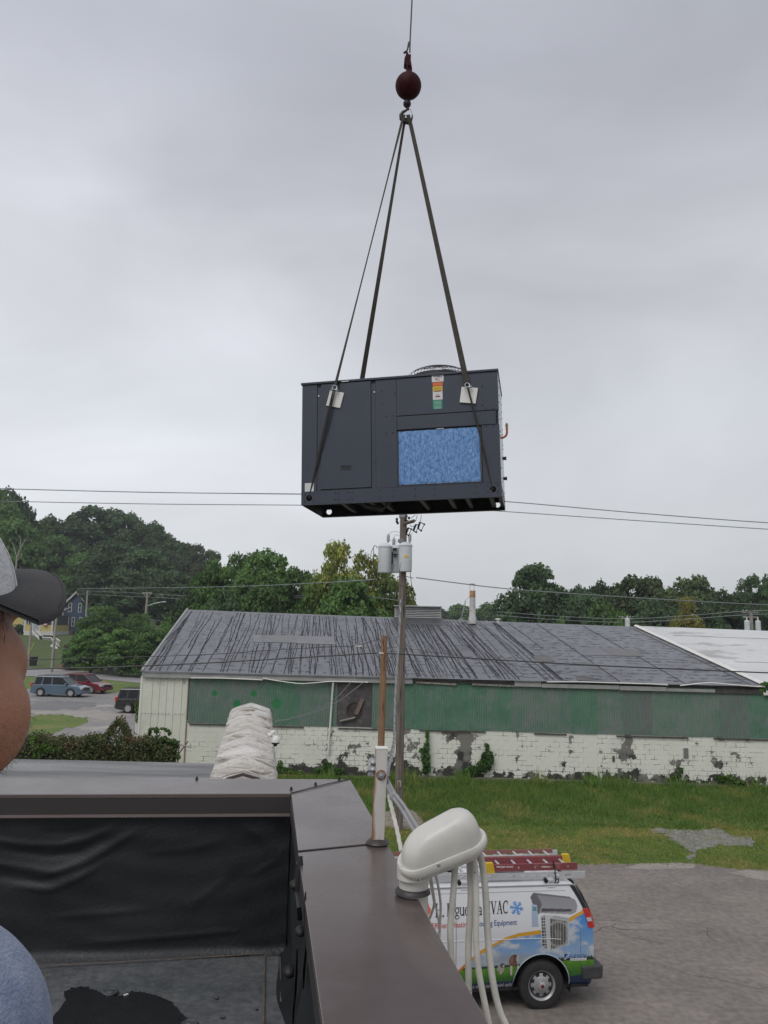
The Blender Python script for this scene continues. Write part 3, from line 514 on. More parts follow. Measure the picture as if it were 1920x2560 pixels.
bl_x=[G(*p)[0] for p in bx]; bl_y=[G(*p)[1] for p in bx]
def lawnok(X,Y): return (~inpoly(X,Y,gp)|(rng.random(len(X))<.32))&(~inpoly(X,Y,gp2)|(rng.random(len(X))<.08))&(Y>np.interp(X,bl_x,bl_y)+rng.normal(0,.12,len(X)))
blades('grass',(-5,19,19,27.5),150000,.055,.022,GRA,fn=lawnok)
blades('grass',(-7,20,27,34.6),90000,lambda X,Y:.07+.08*smooth(27,31,Y)+.05*np.maximum(0,np.sin(X*1.7+Y)*np.sin(X*.6-Y*1.3)),.03,GRB,fn=lawnok)
blades('grass',(-7,20,33.2,34.9),6000,.42,.05,GRB,fn=lambda X,Y:(np.sin(X*2.1)+np.sin(X*.7+1)>.4))
# ================================================================ near building (photographer's roof)
ZC=CZ-.88            # coping top
ZF=CZ-1.68           # roof floor
nb=thing('flat_roof_building',(.2,3.2,0),'low flat roofed building in the foreground with brown metal parapet caps and black membrane','building')
def cpt(px,py,z=None): return atZ(px,py,ZC if z is None else z)
oc=cpt(875,1948); ic=cpt(728,1984)
ol=cpt(0,1944); il=cpt(0,1986); on_=cpt(1220,2560); inn=cpt(812,2560)
dl=unit(ol-oc); dn=unit(on_-oc)               # along far parapet to the left, along right parapet towards the camera
OL=oc+dl*6.5; IL=ic+unit(il-ic)*6.3; ON=oc+dn*7.; IN=ic+unit(inn-ic)*6.6
TH=.004
def cap(pts,name='coping_piece'):
    o=MB().slab(pts,(0,0,-.022)).build(name,MT['coping'],nb,bevel=.003); return o
# corner joint runs ic->oc ; second joint across right parapet at y~2105-2125
j_in=cpt(745,2126); j_out=cpt(967,2104)
e=A(0,0,.0)
gap=.0025
cap([OL,oc+dl*gap,ic+dl*gap,IL])
cap([oc-dl*gap*.2,j_out,j_in,ic])
q1=j_out+dn*.006; q2=j_in+unit(inn-ic)*.008; u3=A(0,0,-.005)
cap([q1+u3,ON+u3,IN+u3,q2+u3])
# raised seams with screws
sm=MB(); sm.tube([ic+A(0,0,.004),ic*.5+oc*.5+A(0,0,.006),oc+A(0,0,.004)],.0038,6,flat=.6); sm.build('caulked_joint',MT['skirt'],nb,smooth=True)
for px,py in ((728,1975),(789,1963),(848,1950),(492,1949)):
    p=cpt(px,py); s=MB(); s.lathe(p,(0,0,1),[(0,.010),(.004,.009),(.005,.006),(.015,.006),(.016,.002)],8); s.build('cap_screw',MT['black'],nb)
MB().slab([j_out+dn*.0005-A(0,0,.004),j_in+dn*.0005-A(0,0,.002),j_in+dn*.0005-A(0,0,.0075),j_out+dn*.0005-A(0,0,.006)],dn*.004).build('joint_edge_shadow',MT['black'],nb)  # black strip painting the shadow at the far cap's front edge
# skirts and lips on the inner faces
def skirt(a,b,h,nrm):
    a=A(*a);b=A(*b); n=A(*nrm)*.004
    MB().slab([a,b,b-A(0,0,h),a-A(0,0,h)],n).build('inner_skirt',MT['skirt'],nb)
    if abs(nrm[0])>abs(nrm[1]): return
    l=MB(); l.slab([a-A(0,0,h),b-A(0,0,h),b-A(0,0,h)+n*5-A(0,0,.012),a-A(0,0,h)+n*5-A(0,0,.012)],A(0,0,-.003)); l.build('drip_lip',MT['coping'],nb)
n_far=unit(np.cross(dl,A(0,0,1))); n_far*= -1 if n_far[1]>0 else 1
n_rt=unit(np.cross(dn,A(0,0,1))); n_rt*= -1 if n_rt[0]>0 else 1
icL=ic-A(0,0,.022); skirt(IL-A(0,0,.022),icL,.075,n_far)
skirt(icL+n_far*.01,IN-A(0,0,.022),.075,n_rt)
# black membrane on the parapet's inner face with folds
WA=IL-A(0,0,.1)-n_far*.035; WB=ic-A(0,0,.1)-n_far*.035; HW=ZC-.1-ZF
LW=np.linalg.norm(WB-WA)
FOLDS=[([(-60,2090),(60,2108),(150,2112),(220,2096),(290,2065)],.016,9),([(-60,2150),(60,2168),(140,2180),(220,2150),(310,2095),(350,2070)],.020,11),([(60,2215),(130,2222),(200,2190),(270,2150)],.014,9),([(20,2125),(120,2140),(200,2130),(260,2100)],-.012,9),([(0,2190),(110,2203),(190,2170)],-.012,10),([(120,2080),(190,2078),(260,2060)],-.009,8),([(150,2290),(260,2280),(380,2270)],.008,9),([(250,2352),(400,2340),(600,2325)],.010,8),([(480,2260),(560,2200),(600,2120)],.008,12),([(600,2060),(660,2090),(700,2150)],.010,12),([(640,2180),(690,2150),(720,2110)],.010,9),([(380,2130),(470,2120),(560,2100)],.006,9)]
def wallf(u,v):
    p=WA+(WB-WA)*u; s=u*LW; d=(1-v)
    x=s-LW; # negative distance from corner
    f=.0; qx,qy=pr(p-A(0,0,d*HW))
    for cv,am,wd in FOLDS:
        if qx<760 and qx>-60: f+=.6*am*math.exp(-((qy-np.interp(qx,[c[0] for c in cv],[c[1] for c in cv]))/wd)**2)*min(1,max(0,(qx-cv[0][0]+40)/60))*min(1,max(0,(cv[-1][0]-qx+20)/70))
    f+=.003*math.exp(-((x+1.05)/.55)**2)*math.sin(19*(d*HW*1.15-.35*(x+.9)**2*1.2)+1)*math.exp(-((d-.33)/.22)**2)*1.6
    f+=.005*math.sin(5.1*x+6*d)*math.sin(4*d+2*x)+.0025*math.sin(13*x-9*d+2*math.sin(4*x))+.0015*math.sin(31*d+5*math.sin(3*x))
    f+=.006*math.exp(-(x/.3)**2)*math.sin(25*x-14*d)
    cove=.035*max(0,(d-.93)/.07)**2
    return p+n_far*(f*min(1,d*6)*min(1,(1-d)*6+.15)+cove+.014)-A(0,0,d*HW)
MB().grid(wallf,260,70).build('wall_membrane',MT['memb'],nb,smooth=True)
WC=ic-A(0,0,.1)-n_rt*.035; WD=IN-A(0,0,.1)-n_rt*.035
def wallr(u,v):
    p=WC+(WD-WC)*u; d=1-v; s=u*6.6
    f=.008*math.sin(9*s+3*d)+.01*math.sin(4*s-5*d)+.012*math.sin(3.3*d+1)*math.sin(7.7*s+2)
    return p+n_rt*(.02+f*min(1,d*5)+.05*max(0,(d-.9)/.1)**2)-A(0,0,d*HW)
MB().grid(wallr,160,30).build('wall_membrane',MT['memb'],nb,smooth=True)
# sagging flap with adhesive blobs along the right wall top
for px,py,r in ((738,2212,.020),(752,2328,.018),(724,2428,.026),(746,2160,.010)):
    z_=ZC-.15 if py<2200 else (ZC-.26 if py<2300 else (ZC-.36 if py<2400 else ZC-.52))
    p=onplane(px,py,WC+n_rt*.04,n_rt); s=MB(); s.sph(p,(r*1.2,r*1.6,r)); s.build('adhesive_blob',MT['black'],nb,smooth=True)
def strip(pts,w0,name='membrane_flap'):
    P=[onplane(px,py,WC+n_rt*.045,n_rt) for px,py in pts]; s=MB(); s.tube(P,[w0*(.3+.7*math.sin(math.pi*(i+.5)/len(P))) for i in range(len(P))],6,flat=.35); s.build(name,MT['black'],nb,smooth=True)
strip([(751,2140),(750,2180),(748,2230),(752,2270),(749,2300)],.016); strip([(764,2230),(762,2290),(766,2360),(760,2420),(758,2470)],.014); strip([(742,2370),(740,2430),(737,2480),(733,2520),(732,2560)],.02)
# floor
fl=[WA-A(0,0,HW)-dl*-.0,WB-A(0,0,HW)+n_rt*-.05,WD-A(0,0,HW),WD-A(0,0,HW)+dl*7.5]
def floorf(u,v):
    a=WA+(WB-WA)*u; b=(WD+dl*7.5)+(WD-(WD+dl*7.5))*u; p=a*(1-v)+b*v; s=.0015*math.sin(p[0]*5+1.3*p[1])+.001*math.sin(p[1]*9-2*p[0]); return A(p[0],p[1],ZF+s)
MB().grid(floorf,60,60).build('roof_floor',MT['floor'],nb,smooth=True)
def onfloor(px,py,dz=.008): return atZ(px,py,ZF+dz)
for pts in ([(60,2416),(130,2409),(300,2400),(460,2391),(660,2380)],[(662,2384),(661,2440),(660,2500),(659,2560),(657,2640)],[(700,2388),(702,2440),(702,2500)]):
    s=MB(); s.tube([onfloor(p[0],p[1]+4,.012) for p in pts],.004,5,flat=.5); s.build('floor_seam',MT['seam'],nb)
# shallow black wet patch
P=[(165,2500),(158,2478),(180,2470),(215,2468),(243,2476),(262,2490),(300,2490),(330,2478),(365,2482),(400,2490),(430,2508),(452,2530),(478,2560),(500,2600),(470,2700),(150,2700),(120,2560)]
Q=[]
for i in range(len(P)):
    a=A(*P[i]);b=A(*P[(i+1)%len(P)])
    for k in range(7): q=a+(b-a)*k/7+rng.normal(0,1.5,2); Q.append(onfloor(q[0],q[1],.010))
me=MB(); me.slab([A(q_[0],q_[1],ZF+.011) for q_ in Q],(0,0,-.004)); me.build('wet_patch',mat('wet_black',(.006,.007,.008),(.010,.011,.012),scale=20,rough=.35,bump=.4,bscale=300),nb)
for px,py,r in ((276,2480,.036),(474,2560,.036)):
    p=onfloor(px,py,.009); s=MB(); s._lathe(p,(0,0,1),[(0,r),(.006,r*.92),(.007,r*.72),(.004,r*.6),(.005,r*.5),(.008,r*.42),(.008,.001)],28); s.build('fastener_plate',mat('membrane_plate',(.075,.085,.09),(.05,.055,.06),scale=20,rough=.4),nb,smooth=True)
for px,py in ((315,2487),(540,2493),(556,2542),(459,2390),(300,2391),(640,2520)):
    p=onfloor(px,py,.010); s=MB(); s.box(p,(.022,.012,.006),np.array(Matrix.Rotation(px,3,'Z'))); s.build('paint_chip',MT['whitecable'] if px<330 else MT['seam'],nb,bevel=.002)
# solid walls of the building under the roof
dr=-dl
def prism(name,pts,z0,z1,m):
    return MB().slab([A(p[0],p[1],z0) for p in pts],(0,0,z1-z0)).build(name,m,nb)
BW=mat('near_wall_paint',(.30,.28,.26),(.24,.23,.21),scale=1,rough=.8,fine=.1)
ins=.03
prism('parapet_wall',[OL-n_far*-ins,oc+n_far*ins+n_rt*ins,ic-n_far*.09-n_rt*.09,IL-n_far*.09],ZF-.02,ZC-.024,BW)
prism('parapet_wall',[oc+n_rt*ins+n_far*ins,ON+n_rt*ins,IN-n_rt*.09,ic-n_rt*.09+n_far*.001],ZF-.022,ZC-.026,BW)
prism('building_wall',[OL+n_far*ins,oc+n_far*ins+n_rt*ins,ON+n_rt*ins,ON+dl*9],0,ZF-.05,BW)
# ---------------- lower roof and the coated tile ridge beyond the far parapet
ZR=4.85; LR=mat('wet_grey_roof',(.16,.16,.165),(.075,.07,.07),scale=1.1,rough=.33,rvar=.12,bump=.1,bscale=40,stretch=(.35,2.2,1),c3=(.32,.33,.34),c3s=1.7,c3lo=.60,c3hi=.75)
f1=atZ(20,1897,ZR); f2=atZ(560,1909,ZR); fd=unit(f2-f1); FL=f1-fd*6; FR=atZ(655,1911,ZR)
nbck=unit(oc-ic)*0+A(0,1,0)
MB().slab([FL,FR,A(oc[0]-.75,oc[1]-.05,ZR),A(OL[0],OL[1]-.4,ZR)],(0,0,-.25)).build('lower_roof',LR,nb)
prism('lower_wall',[FL+A(0,-.1,0),FR+A(0,-.1,0),A(oc[0]-.76,oc[1]+.06,0),A(OL[0],OL[1]-.35,0)],0,ZR-.26,BW)
TW=mat('coated_clay_tile',(.62,.60,.57),(.45,.42,.38),scale=5,rough=.6,bump=.8,bscale=22,stretch=(.28,2.6,3.),c3=(.20,.16,.12),c3s=4.5,c3lo=.52,c3hi=.62,fine=.18)
zt0=ZC-.03
n0=atZ(530,1947,zt0-.05); n1=atZ(686,1946,zt0-.05); a0=atZ(581,1775,zt0-.05); a1=atZ(673,1775,zt0-.05)
# tiles: gable section, flared collar at each far end
def tile(t0,t1,first=False):
    mb=MB(); prof=[(-.5,0,-.13),(-.5,0,-.05),(-.45,0,-.01),(-.25,0,.022),(0,0,.050),(.25,0,.022),(.45,0,-.01),(.5,0,-.05),(.5,0,-.13)]
    rings=[(t0,.90),(t0+(t1-t0)*.25,.915),(t0+(t1-t0)*.46,.92),(t0+(t1-t0)*.48,1.04),(t0+(t1-t0)*.54,1.11),(t0+(t1-t0)*.70,1.14),(t0+(t1-t0)*.90,1.12),(t0+(t1-t0)*.98,1.05),(t1,.90)]
    vs=[]
    for t,k in rings:
        L=n0+(a0-n0)*t; R_=n1+(a1-n1)*t; w_=R_-L; c=(L+R_)/2; 
        for (x,_,z) in prof: vs.append(c+w_*x*k+A(0,0,z*(1.+(k-1)*1.4)+(k-1)*.26)+A(*rng.normal(0,.0012,3)))
    m=len(prof); fs=[(i*m+k,i*m+k+1,(i+1)*m+k+1,(i+1)*m+k) for i in range(len(rings)-1) for k in range(m-1)]
    fs+=[tuple(range(m)),tuple((len(rings)-1)*m+k for k in range(m))[::-1]]
    o=mb.add(vs,fs).build('coping_tile',TW,nb,smooth=True)
nt_=9; 
def tt(i): return (i/nt_)
for i in range(nt_): tile(tt(i),tt(i+1)-.006)
c0=(n0+n1)/2;
s=MB(); ww=n1-n0
up5=lambda dz,y0: [c0+ww*a_+A(0,y0,z_+dz) for a_,z_ in ((-.49,-.055),(-.25,.012),(0,.040),(.25,.012),(.49,-.055))]
for dz,hh_,m_,y0,nm in ((0,.018,MT['coping'],-.03,'end_flashing'),(-.020,.014,MT['whitecable'],-.032,'mortar_fill'),(-.036,.03,TW,-.025,'mortar_fill')):
    q5=up5(dz,y0); MB().slab(q5+[p_-A(0,0,hh_) for p_ in q5[::-1]],A(0,.03,0)).build(nm,m_,nb)
prism('tile_wall',[n0+A(.06,.02,0),n1+A(-.06,.02,0),a1+A(-.06,0,0),a0+A(.06,0,0)],0,zt0-.10,TW)
# ---------------- small dome lamp on the outer side of the tile wall
def dcam(cx,cy,Y): return atY(520+cx/8.295,1740+cy/8.295,Y)
Yd=6.6; sc=Yd/F/8.295
dlmp=thing('dome_camera',dcam(1400,900,Yd),'small white dome camera on a bracket at the right side of the coated tile wall','camera')
s=MB(); s._lathe(dcam(1405,960,Yd),(0,0,1),[(0,88*sc),(20*sc,90*sc),(60*sc,84*sc),(105*sc,62*sc),(125*sc,30*sc),(130*sc,.001)],20); s.build('housing',MT['white'],dlmp,smooth=True)
s=MB(); s._lathe(dcam(1400,960,Yd),(0,0,-1),[(0,84*sc),(28*sc,76*sc),(30*sc,42*sc),(70*sc,34*sc),(82*sc,.001)],18); s.build('dark_lens',MT['black'],dlmp,smooth=True)
s=MB(); s.tube([dcam(1240,830,Yd-.02),dcam(1330,790,Yd),dcam(1360,850,Yd)],.018,8); s.sph(dcam(1345,760,Yd),.02,10,8); s.build('bracket',MT['white'],dlmp,smooth=True)
# ---------------- rusty white post on the coping
pb=cpt(944,2108); 
post=thing('steel_post',pb,'square white steel post with rust streaks and a bolt, standing on the brown parapet','post')
hp=(atY(950,1872,pb[1])[2]-ZC)
Rz=np.array(Matrix.Rotation(math.radians(6),3,'Z')); lean=A(.008,0,0)
wq=.0245
MB().hexa([pb+Rz@A(x*wq,y*wq,.0) for x,y in ((-1,-1),(1,-1),(1,1),(-1,1))],[pb+lean+Rz@A(x*wq,y*wq,hp) for x,y in ((-1,-1),(1,-1),(1,1),(-1,1))]).build('post_tube',MT['rust'],post,bevel=.003)
MB().box(pb+lean+A(0,0,hp+.004),(.052,.052,.008),Rz).build('post_cap',MT['white'],post,bevel=.002)
RS=mat('rust',(.28,.10,.035),(.17,.06,.03),scale=14,rough=.8)
s=MB(); s._lathe(pb+A(0,0,.001),(0,0,1),[(0,.05),(.006,.046),(.018,.033),(.022,.001)],18); s.build('sealant_boot',MT['skirt'],post,smooth=True)
bp=pb+lean*.7+A(.003,-wq,hp*.73)
s=MB(); s._lathe(bp,(0,-1,0),[(0,.021),(.002,.021),(.003,.001)],20); s.build('rust_ring',RS,post)
s=MB(); s.box(bp+A(0,-.006,0),(.027,.006,.027),np.array(Matrix.Rotation(.35,3,'Y'))); s.build('square_washer',MT['steel'],post,bevel=.001)
s=MB(); s._lathe(bp+A(0,-.008,0),(0,-1,0),[(0,.010),(.007,.010),(.008,.006),(.013,.006),(.014,.001)],6); s.build('bolt_head',MT['steel'],post)
# clevis insulator hanging on its left
Yp=pb[1]
ci=thing('clevis_insulator',atY(932,1915,Yp),'grey clevis insulator rack fixed behind the left edge of the rusty post','insulator')
MB()._lathe(atY(934,1912,Yp),(0,0,-1),[(-.028,.012),(-.02,.022),(-.01,.026),(-.006,.014),(.0,.012),(.008,.024),(.018,.028),(.026,.016)],18).build('porcelain_spool',mat('porcelain',(.30,.30,.32),(.25,.25,.27),rough=.2),ci,smooth=True)
s=MB(); s.box(atY(928,1936,Yp)+A(0,0,0),(.03,.03,.008)); s.tube([atY(932,1885,Yp),atY(935,1930,Yp+.01),atY(940,1950,Yp)],.005,8); s.build('clevis',MT['steel'],ci)
# ---------------- weatherhead on its mast
Yw=cpt(1075,2235)[1]
mxo=0.02
def wp_(cx,cy,Y=None): return atY(960+cx/5.925,2000+cy/5.925,Yw if Y is None else Y)
k1=Yw/F/5.925
wh=thing('weatherhead_mast',wp_(430,1400)*A(1,1,0)+A(0,0,ZC),'fat white service weatherhead on a painted mast clamped at the parapet edge','weatherhead')
mb0=wp_(430,1010); rm=205*k1
mc=wp_(446,1000)+A(0,.01,0); s=MB(); s.tube([mc+A(0,0,.02),A(mc[0],mc[1],2.0)],rm,28); s.build('mast_pipe',MT['head'],wh,smooth=True)
s=MB(); s._lathe(wp_(440,1030),(0,0,-1),[(-.02,rm*1.14),(.0,rm*1.15),(.026,rm*1.14),(.0262,rm*1.10)],32); s.build('clamp_band',MT['head'],wh,smooth=True)
for dx in (-22,28):
    s=MB(); s.sph(wp_(500+dx,1110,Yw-rm*1.15),(.0055,.018,.019)); s.build('clamp_lug',MT['head'],wh,smooth=True)
s=MB(); s._lathe(wp_(445,1125,Yw-rm*1.22),(-1,0,0),[(0,.006),(.012,.0062),(.018,.004)],8); s.build('brass_bolt',MT['brass'],wh)
s=MB(); s._lathe(A(mb0[0],mb0[1],ZC+.004),(0,0,1),[(0,rm*1.22),(.006,rm*1.2),(.014,rm*1.03),(.015,.001)],24); s.build('sealant_collar',MT['skirt'],wh,smooth=True)
# head: rim plate is a stadium tilted up to the right
c_l=wp_(515,838); c_r=wp_(1185,598)
axl=unit(c_r-c_l); 
axl=unit(axl+A(0,.10,0)); nrm0=unit(np.cross(axl,A(0,1,0))); nrm0*= 1 if nrm0[2]>0 else -1
nrm0=unit(nrm0+A(0,-.30,0)); nrm0=unit(nrm0-axl*(nrm0@axl)); axw=np.cross(nrm0,axl)
RWD=.074; LN=np.linalg.norm(c_r-c_l)
def stad(k,h,grow=0,n=48,asym=1.):
    P=[]
    for i in range(n):
        t=2*math.pi*i/n; cx=LN/2*(1 if math.cos(t)>0 else -1)*min(1,abs(math.cos(t))*6); r_=(RWD+grow)
        x=cx*k+math.cos(t)*r_*k*1.0; y=math.sin(t)*r_*k*(1+.12*max(0,-math.cos(t)))
        P.append((c_l+c_r)/2+axl*x+axw*y+nrm0*h)
    return P
def loft(rings,name,m,cap=(True,True)):
    n=len(rings[0]); vs=[p for r_ in rings for p in r_]; fs=[(i*n+k,i*n+(k+1)%n,(i+1)*n+(k+1)%n,(i+1)*n+k) for i in range(len(rings)-1) for k in range(n)]
    if cap[0]: fs.append(tuple(range(n)))
    if cap[1]: fs.append(tuple((len(rings)-1)*n+k for k in range(n)))
    return MB().add(vs,fs).build(name,m,wh,smooth=True)
loft([stad(.93,-.028),stad(1.,-.026),stad(1.03,-.018),stad(1.03,-.003),stad(1.0,.003),stad(.955,.004),stad(.93,.001)],'rim',MT['head'])
H_=.096
def dome(k):   # k 0..1 up the dome
    z=H_*math.sin(k*math.pi/2); s_=max(.02,math.cos(k*math.pi/2)**.46)
    P=stad(.915*s_,0); sh=axl*(.020*k); return [p+sh+nrm0*(.001+z*(1+.13*float((p-(c_l+c_r)/2)@axl)/LN*2)) for p in P]
loft([dome(k) for k in (0,.08,.18,.3,.42,.54,.66,.77,.87,.94,.985)],'hood',MT['head'])
sp=wp_(805,958,Yw-.075); s=MB(); s.sph(sp,(.0065,.003,.0065)); s.build('rim_screw',MT['steel'],wh,smooth=True)
loft([stad(.90,-.029),stad(.84,-.045),stad(.80,-.046)],'cable_plate',MT['head'])
# cables
def cc(cx,cy,Y): return atY(1040+cx/3.318,2080+cy/3.318,Y)
from functools import reduce
def smoothpts(P,n=6):
    P=[A(*p) for p in P]; Q=[P[0]]+P+[P[-1]]; o=[]
    for i in range(1,len(Q)-2):
        for k in range(n):
            t=k/n; a,b,c,d=Q[i-1],Q[i],Q[i+1],Q[i+2]; o.append(.5*((2*b)+(-a+c)*t+(2*a-5*b+4*c-d)*t*t+(-a+3*b-3*c+d)*t**3))
    o.append(Q[-2]); return o
CG='thick painted service cables hanging from the weatherhead'
for lb,pts,r_,dy in (('white service cable, leftmost of the thick ones under the weatherhead',[(335,190),(322,320),(310,500),(285,780),(290,1000),(300,1300),(330,1700)],26,0),
    ('white service cable, second of the thick ones, hanging straight down beside the parapet',[(440,160),(448,330),(455,560),(437,900),(436,1200),(440,1700)],27,.02),
    ('white service cable, third of the thick ones, bending right near the bottom',[(475,160),(490,330),(500,600),(498,900),(520,1150),(560,1370),(610,1620),(640,1800)],25,-.01),
    ('white service cable with chipped paint, rightmost and curving out to the right',[(505,110),(545,250),(575,480),(592,800),(618,1100),(655,1330),(700,1500),(760,1640),(800,1800)],27,.03)):
    P=[cc(x,y,Yw+dy+.02*(1 if i else 0)) for i,(x,y) in enumerate(pts)]; P+= [P[-1]+A(.01*k,.01*k,-.12*k*k) for k in (1,2,3,4)]
    o=MB().tube(smoothpts(P),r_/3.318*Yw/F,12).build('service_cable',MT['whitecable'],None,smooth=True); tag(o,lb,'cable',CG)
for lb,pts,r_ in (('thin grey cable looping beside the mast, left one',[(115,230),(112,360),(135,500),(150,600),(120,700),(95,760)],11),('thin grey cable looping beside the mast, middle one',[(125,230),(118,330),(135,430),(160,600),(180,700),(195,800),(170,900)],8),('thin grey cable looping beside the mast, right one',[(150,230),(165,360),(190,480),(205,620),(198,760),(195,860),(180,960)],11)):
    P=[cc(x,y,Yw+.09) for x,y in pts]; P+= [P[-1]+A(-.01*k,.02*k,-.07*k*k) for k in (1,2,3)]
    o=MB().tube(smoothpts(P),r_/3.318*Yw/F*.9,8).build('thin_cable',MT['whitecable'],None,smooth=True); tag(o,lb,'cable','thin grey cables beside the mast')
# service entrance pair and bare neutral from the post down behind the weatherhead
def c6(cx,cy,Y): return atY(840+cx/6.914,1840+cy/6.914,Y)
GP=mat('grey_cable_jacket',(.30,.30,.31),(.24,.24,.25),scale=12,rough=.45)
for lb,o_ in (('upper of two grey cables sloping from the rusty post to the weatherhead',18),('lower of two grey cables sloping from the rusty post to the weatherhead',-18)):
    P=[c6(840+o_,690-o_,Yp+.02),c6(900+o_*1.2,830-o_*.5,Yp),c6(1010+o_*1.3,1040-o_,Yp-.15),c6(1150+o_*1.7,1230-o_,Yp-.3),c6(1330+o_*2,1530-o_,Yw+.14),c6(1480+o_*2,1760-o_,Yw+.1),c6(1560+o_*2,1900-o_,Yw+.05)]
    o=MB().tube(smoothpts(P),.0068,8).build('drop_cable',GP,None,smooth=True); tag(o,lb,'cable','grey cables from post to weatherhead')
o=MB().box(c6(1005,1060,Yp-.15),(.034,.03,.03),np.array(Matrix.Rotation(.6,3,'Y'))).build('cable_connector',GP,None,bevel=.004); tag(o,'grey compression connector clamped round the two sloping cables','connector')
P=[c6(862,860,Yp+.02),c6(905,1010,Yp),c6(965,1250,Yp-.1),c6(1050,1600,Yp-.25),c6(1130,1990,Yw+.12)]; P=smoothpts(P,14)
s=MB()
for ph in (0,2.09,4.19): 
    s.tube([p+A(math.cos(i*.45+ph),math.sin(i*.45+ph),0)*.0042 for i,p in enumerate(P)],.0046,6)
tag(s.build('bare_neutral',MT['whitecable'],None,smooth=True),'pale stranded bare neutral cable from the post to the weatherhead','cable')
# triplex service drop from the post up to the big pole
P=[c6(880,700,Yp+.05),c6(900,520,Yp+.4),c6(960,330,Yp+2),c6(1010,20,Yp+6),atY(986,1800,14),atY(990,1700,18),atY(997,1600,23),atY(1001,1500,25.2)]; P=smoothpts(P,30)
s1=MB(); s2=MB()
L=0; 
for ph,mbx in ((0,s1),(2.1,s2),(4.2,s2)):
    Q=[];L=0
    for i,p in enumerate(P):
        if i: L+=np.linalg.norm(P[i]-P[i-1])
        rr=.007+.0005*(p[1]-3)*.9; Q.append(p+A(math.cos(i*.85+ph),0,math.sin(i*.85+ph))*rr)
    mbx.tube(Q,[.0045+.00055*(q[1]-3) for q in Q],5)
td=thing('triplex_cable',P[0],'twisted service drop cable rising from the rusty post to the transformer pole','cable')
s1.build('bare_strand',MT['steel'],td,smooth=True); s2.build('insulated_strand',mat('grey_insulation',(.16,.17,.18),(.12,.13,.14),rough=.5),td,smooth=True)
# ================================================================ trees
LM={'dark':leafmat('leaf_dark',(.055,.10,.045),(.085,.145,.055),.5),
    'mid':leafmat('leaf_mid',(.075,.155,.04),(.115,.20,.05),.5),
    'light':leafmat('leaf_light',(.10,.21,.05),(.15,.26,.06),.5),
    'yellow':leafmat('leaf_yellow',(.09,.16,.035),(.15,.21,.04),.4,c3=(.38,.34,.07),c3s=.55,c3lo=.46,c3hi=.56),
    'olive':leafmat('leaf_olive',(.075,.115,.045),(.115,.15,.055),.5,c3=(.15,.11,.055),c3s=.4,c3lo=.52,c3hi=.64),
    'gold':leafmat('leaf_gold',(.20,.21,.05),(.32,.28,.06),.6)}
BK=mat('bark',(.10,.085,.07),(.05,.042,.036),scale=6,rough=.95,stretch=(1,1,.2))
def crown_arrays(seed,n=6500,ls=.05,lobes=34,gap=0.,top=1.25,flat=1.,low=.18):
    """unit tree: height 1, crown radius about .38; returns leaf quads and branch polylines"""
    r=np.random.default_rng(seed); C=[];Rr=[]
    for i in range(lobes):
        for _ in range(30):
            z=r.uniform(low+.06,.90); prof=math.sin(math.pi*min(1,max(0,(z-low)/(1.02-low)))**.75)**.7
            an=r.uniform(0,6.283); q=math.sqrt(r.uniform(.25,1)); rad=.33*prof*q*r.uniform(.8,1.12)
            c=np.array([rad*math.cos(an),rad*math.sin(an),z])
            if all(np.linalg.norm(c-d)>.085 for d in C): break
        C.append(c); Rr.append(r.uniform(.085,.15)*(1-.25*(z>.75)))
    C.append(np.array([r.normal(0,.04),r.normal(0,.04),.90])); Rr.append(.10)
    C=np.array(C);Rr=np.array(Rr); w_=Rr**2; idx=r.choice(len(C),n,p=w_/w_.sum()); d=r.normal(size=(n,3)); d/=np.linalg.norm(d,axis=1)[:,None]
    d[:,2]=np.where(d[:,2]<-.25,-d[:,2]*.6,d[:,2]); rr=Rr[idx]*(.72+.36*r.random(n)**.6); rr*=1+.18*np.sin(d[:,0]*9+idx)*np.sin(d[:,1]*8+d[:,2]*7)
    P=C[idx]+d*rr[:,None]*np.array([1,1,.85])
    if gap: 
        g_=np.sin(P[:,0]*31+seed)*np.sin(P[:,1]*27+2*seed)*np.sin(P[:,2]*29+seed*3); k=g_<1-gap*1.6; P,d=P[k],d[k]
    nr=d*.75+r.normal(size=d.shape)*.55+np.array([0,0,.25]); nr/=np.linalg.norm(nr,axis=1)[:,None]
    V,Q=leafquads(P,nr,ls*(.6+.8*r.random(len(P))),.75,r)
    br=[]
    for k in r.choice(len(C)-1,min(12,len(C)-1),replace=False):
        c=C[k]; z0=low*.6+.35*(c[2]-low)*r.uniform(.5,1); br.append(([np.array([0,0,z0]),np.array([c[0]*.45,c[1]*.45,(z0+c[2])/2+.02]),c],[.012,.008,.003]))
    return V,Q,br
VAR={}
def variant(key,**k):
    V,Q,br=crown_arrays(**k); me=bpy.data.meshes.new('crown_'+key); me.vertices.add(len(V)); me.vertices.foreach_set('co',V.astype(np.float32).ravel()); me.loops.add(Q.size); me.loops.foreach_set('vertex_index',Q.astype(np.int32).ravel()); me.polygons.add(len(Q)); me.polygons.foreach_set('loop_start',np.arange(0,Q.size,4,dtype=np.int32)); me.polygons.foreach_set('loop_total',np.full(len(Q),4,np.int32)); me.update(calc_edges=True)
    tb=MB(); tb.tube([(0,0,-.06),(0,0,.1),(.01,.005,.35),(-.005,.01,.6),(0,0,.85)],[.028,.022,.017,.011,.003],8)
    for P,r_ in br: tb.tube(P,r_,5)
    tm=bpy.data.meshes.new('trunk_'+key); tm.from_pydata(tb.v,[],tb.f); tm.materials.append(BK); VAR[key]=(me,tm)
for i in range(5): variant('round%d'%i,seed=11+i,n=19000,ls=.032,lobes=52)
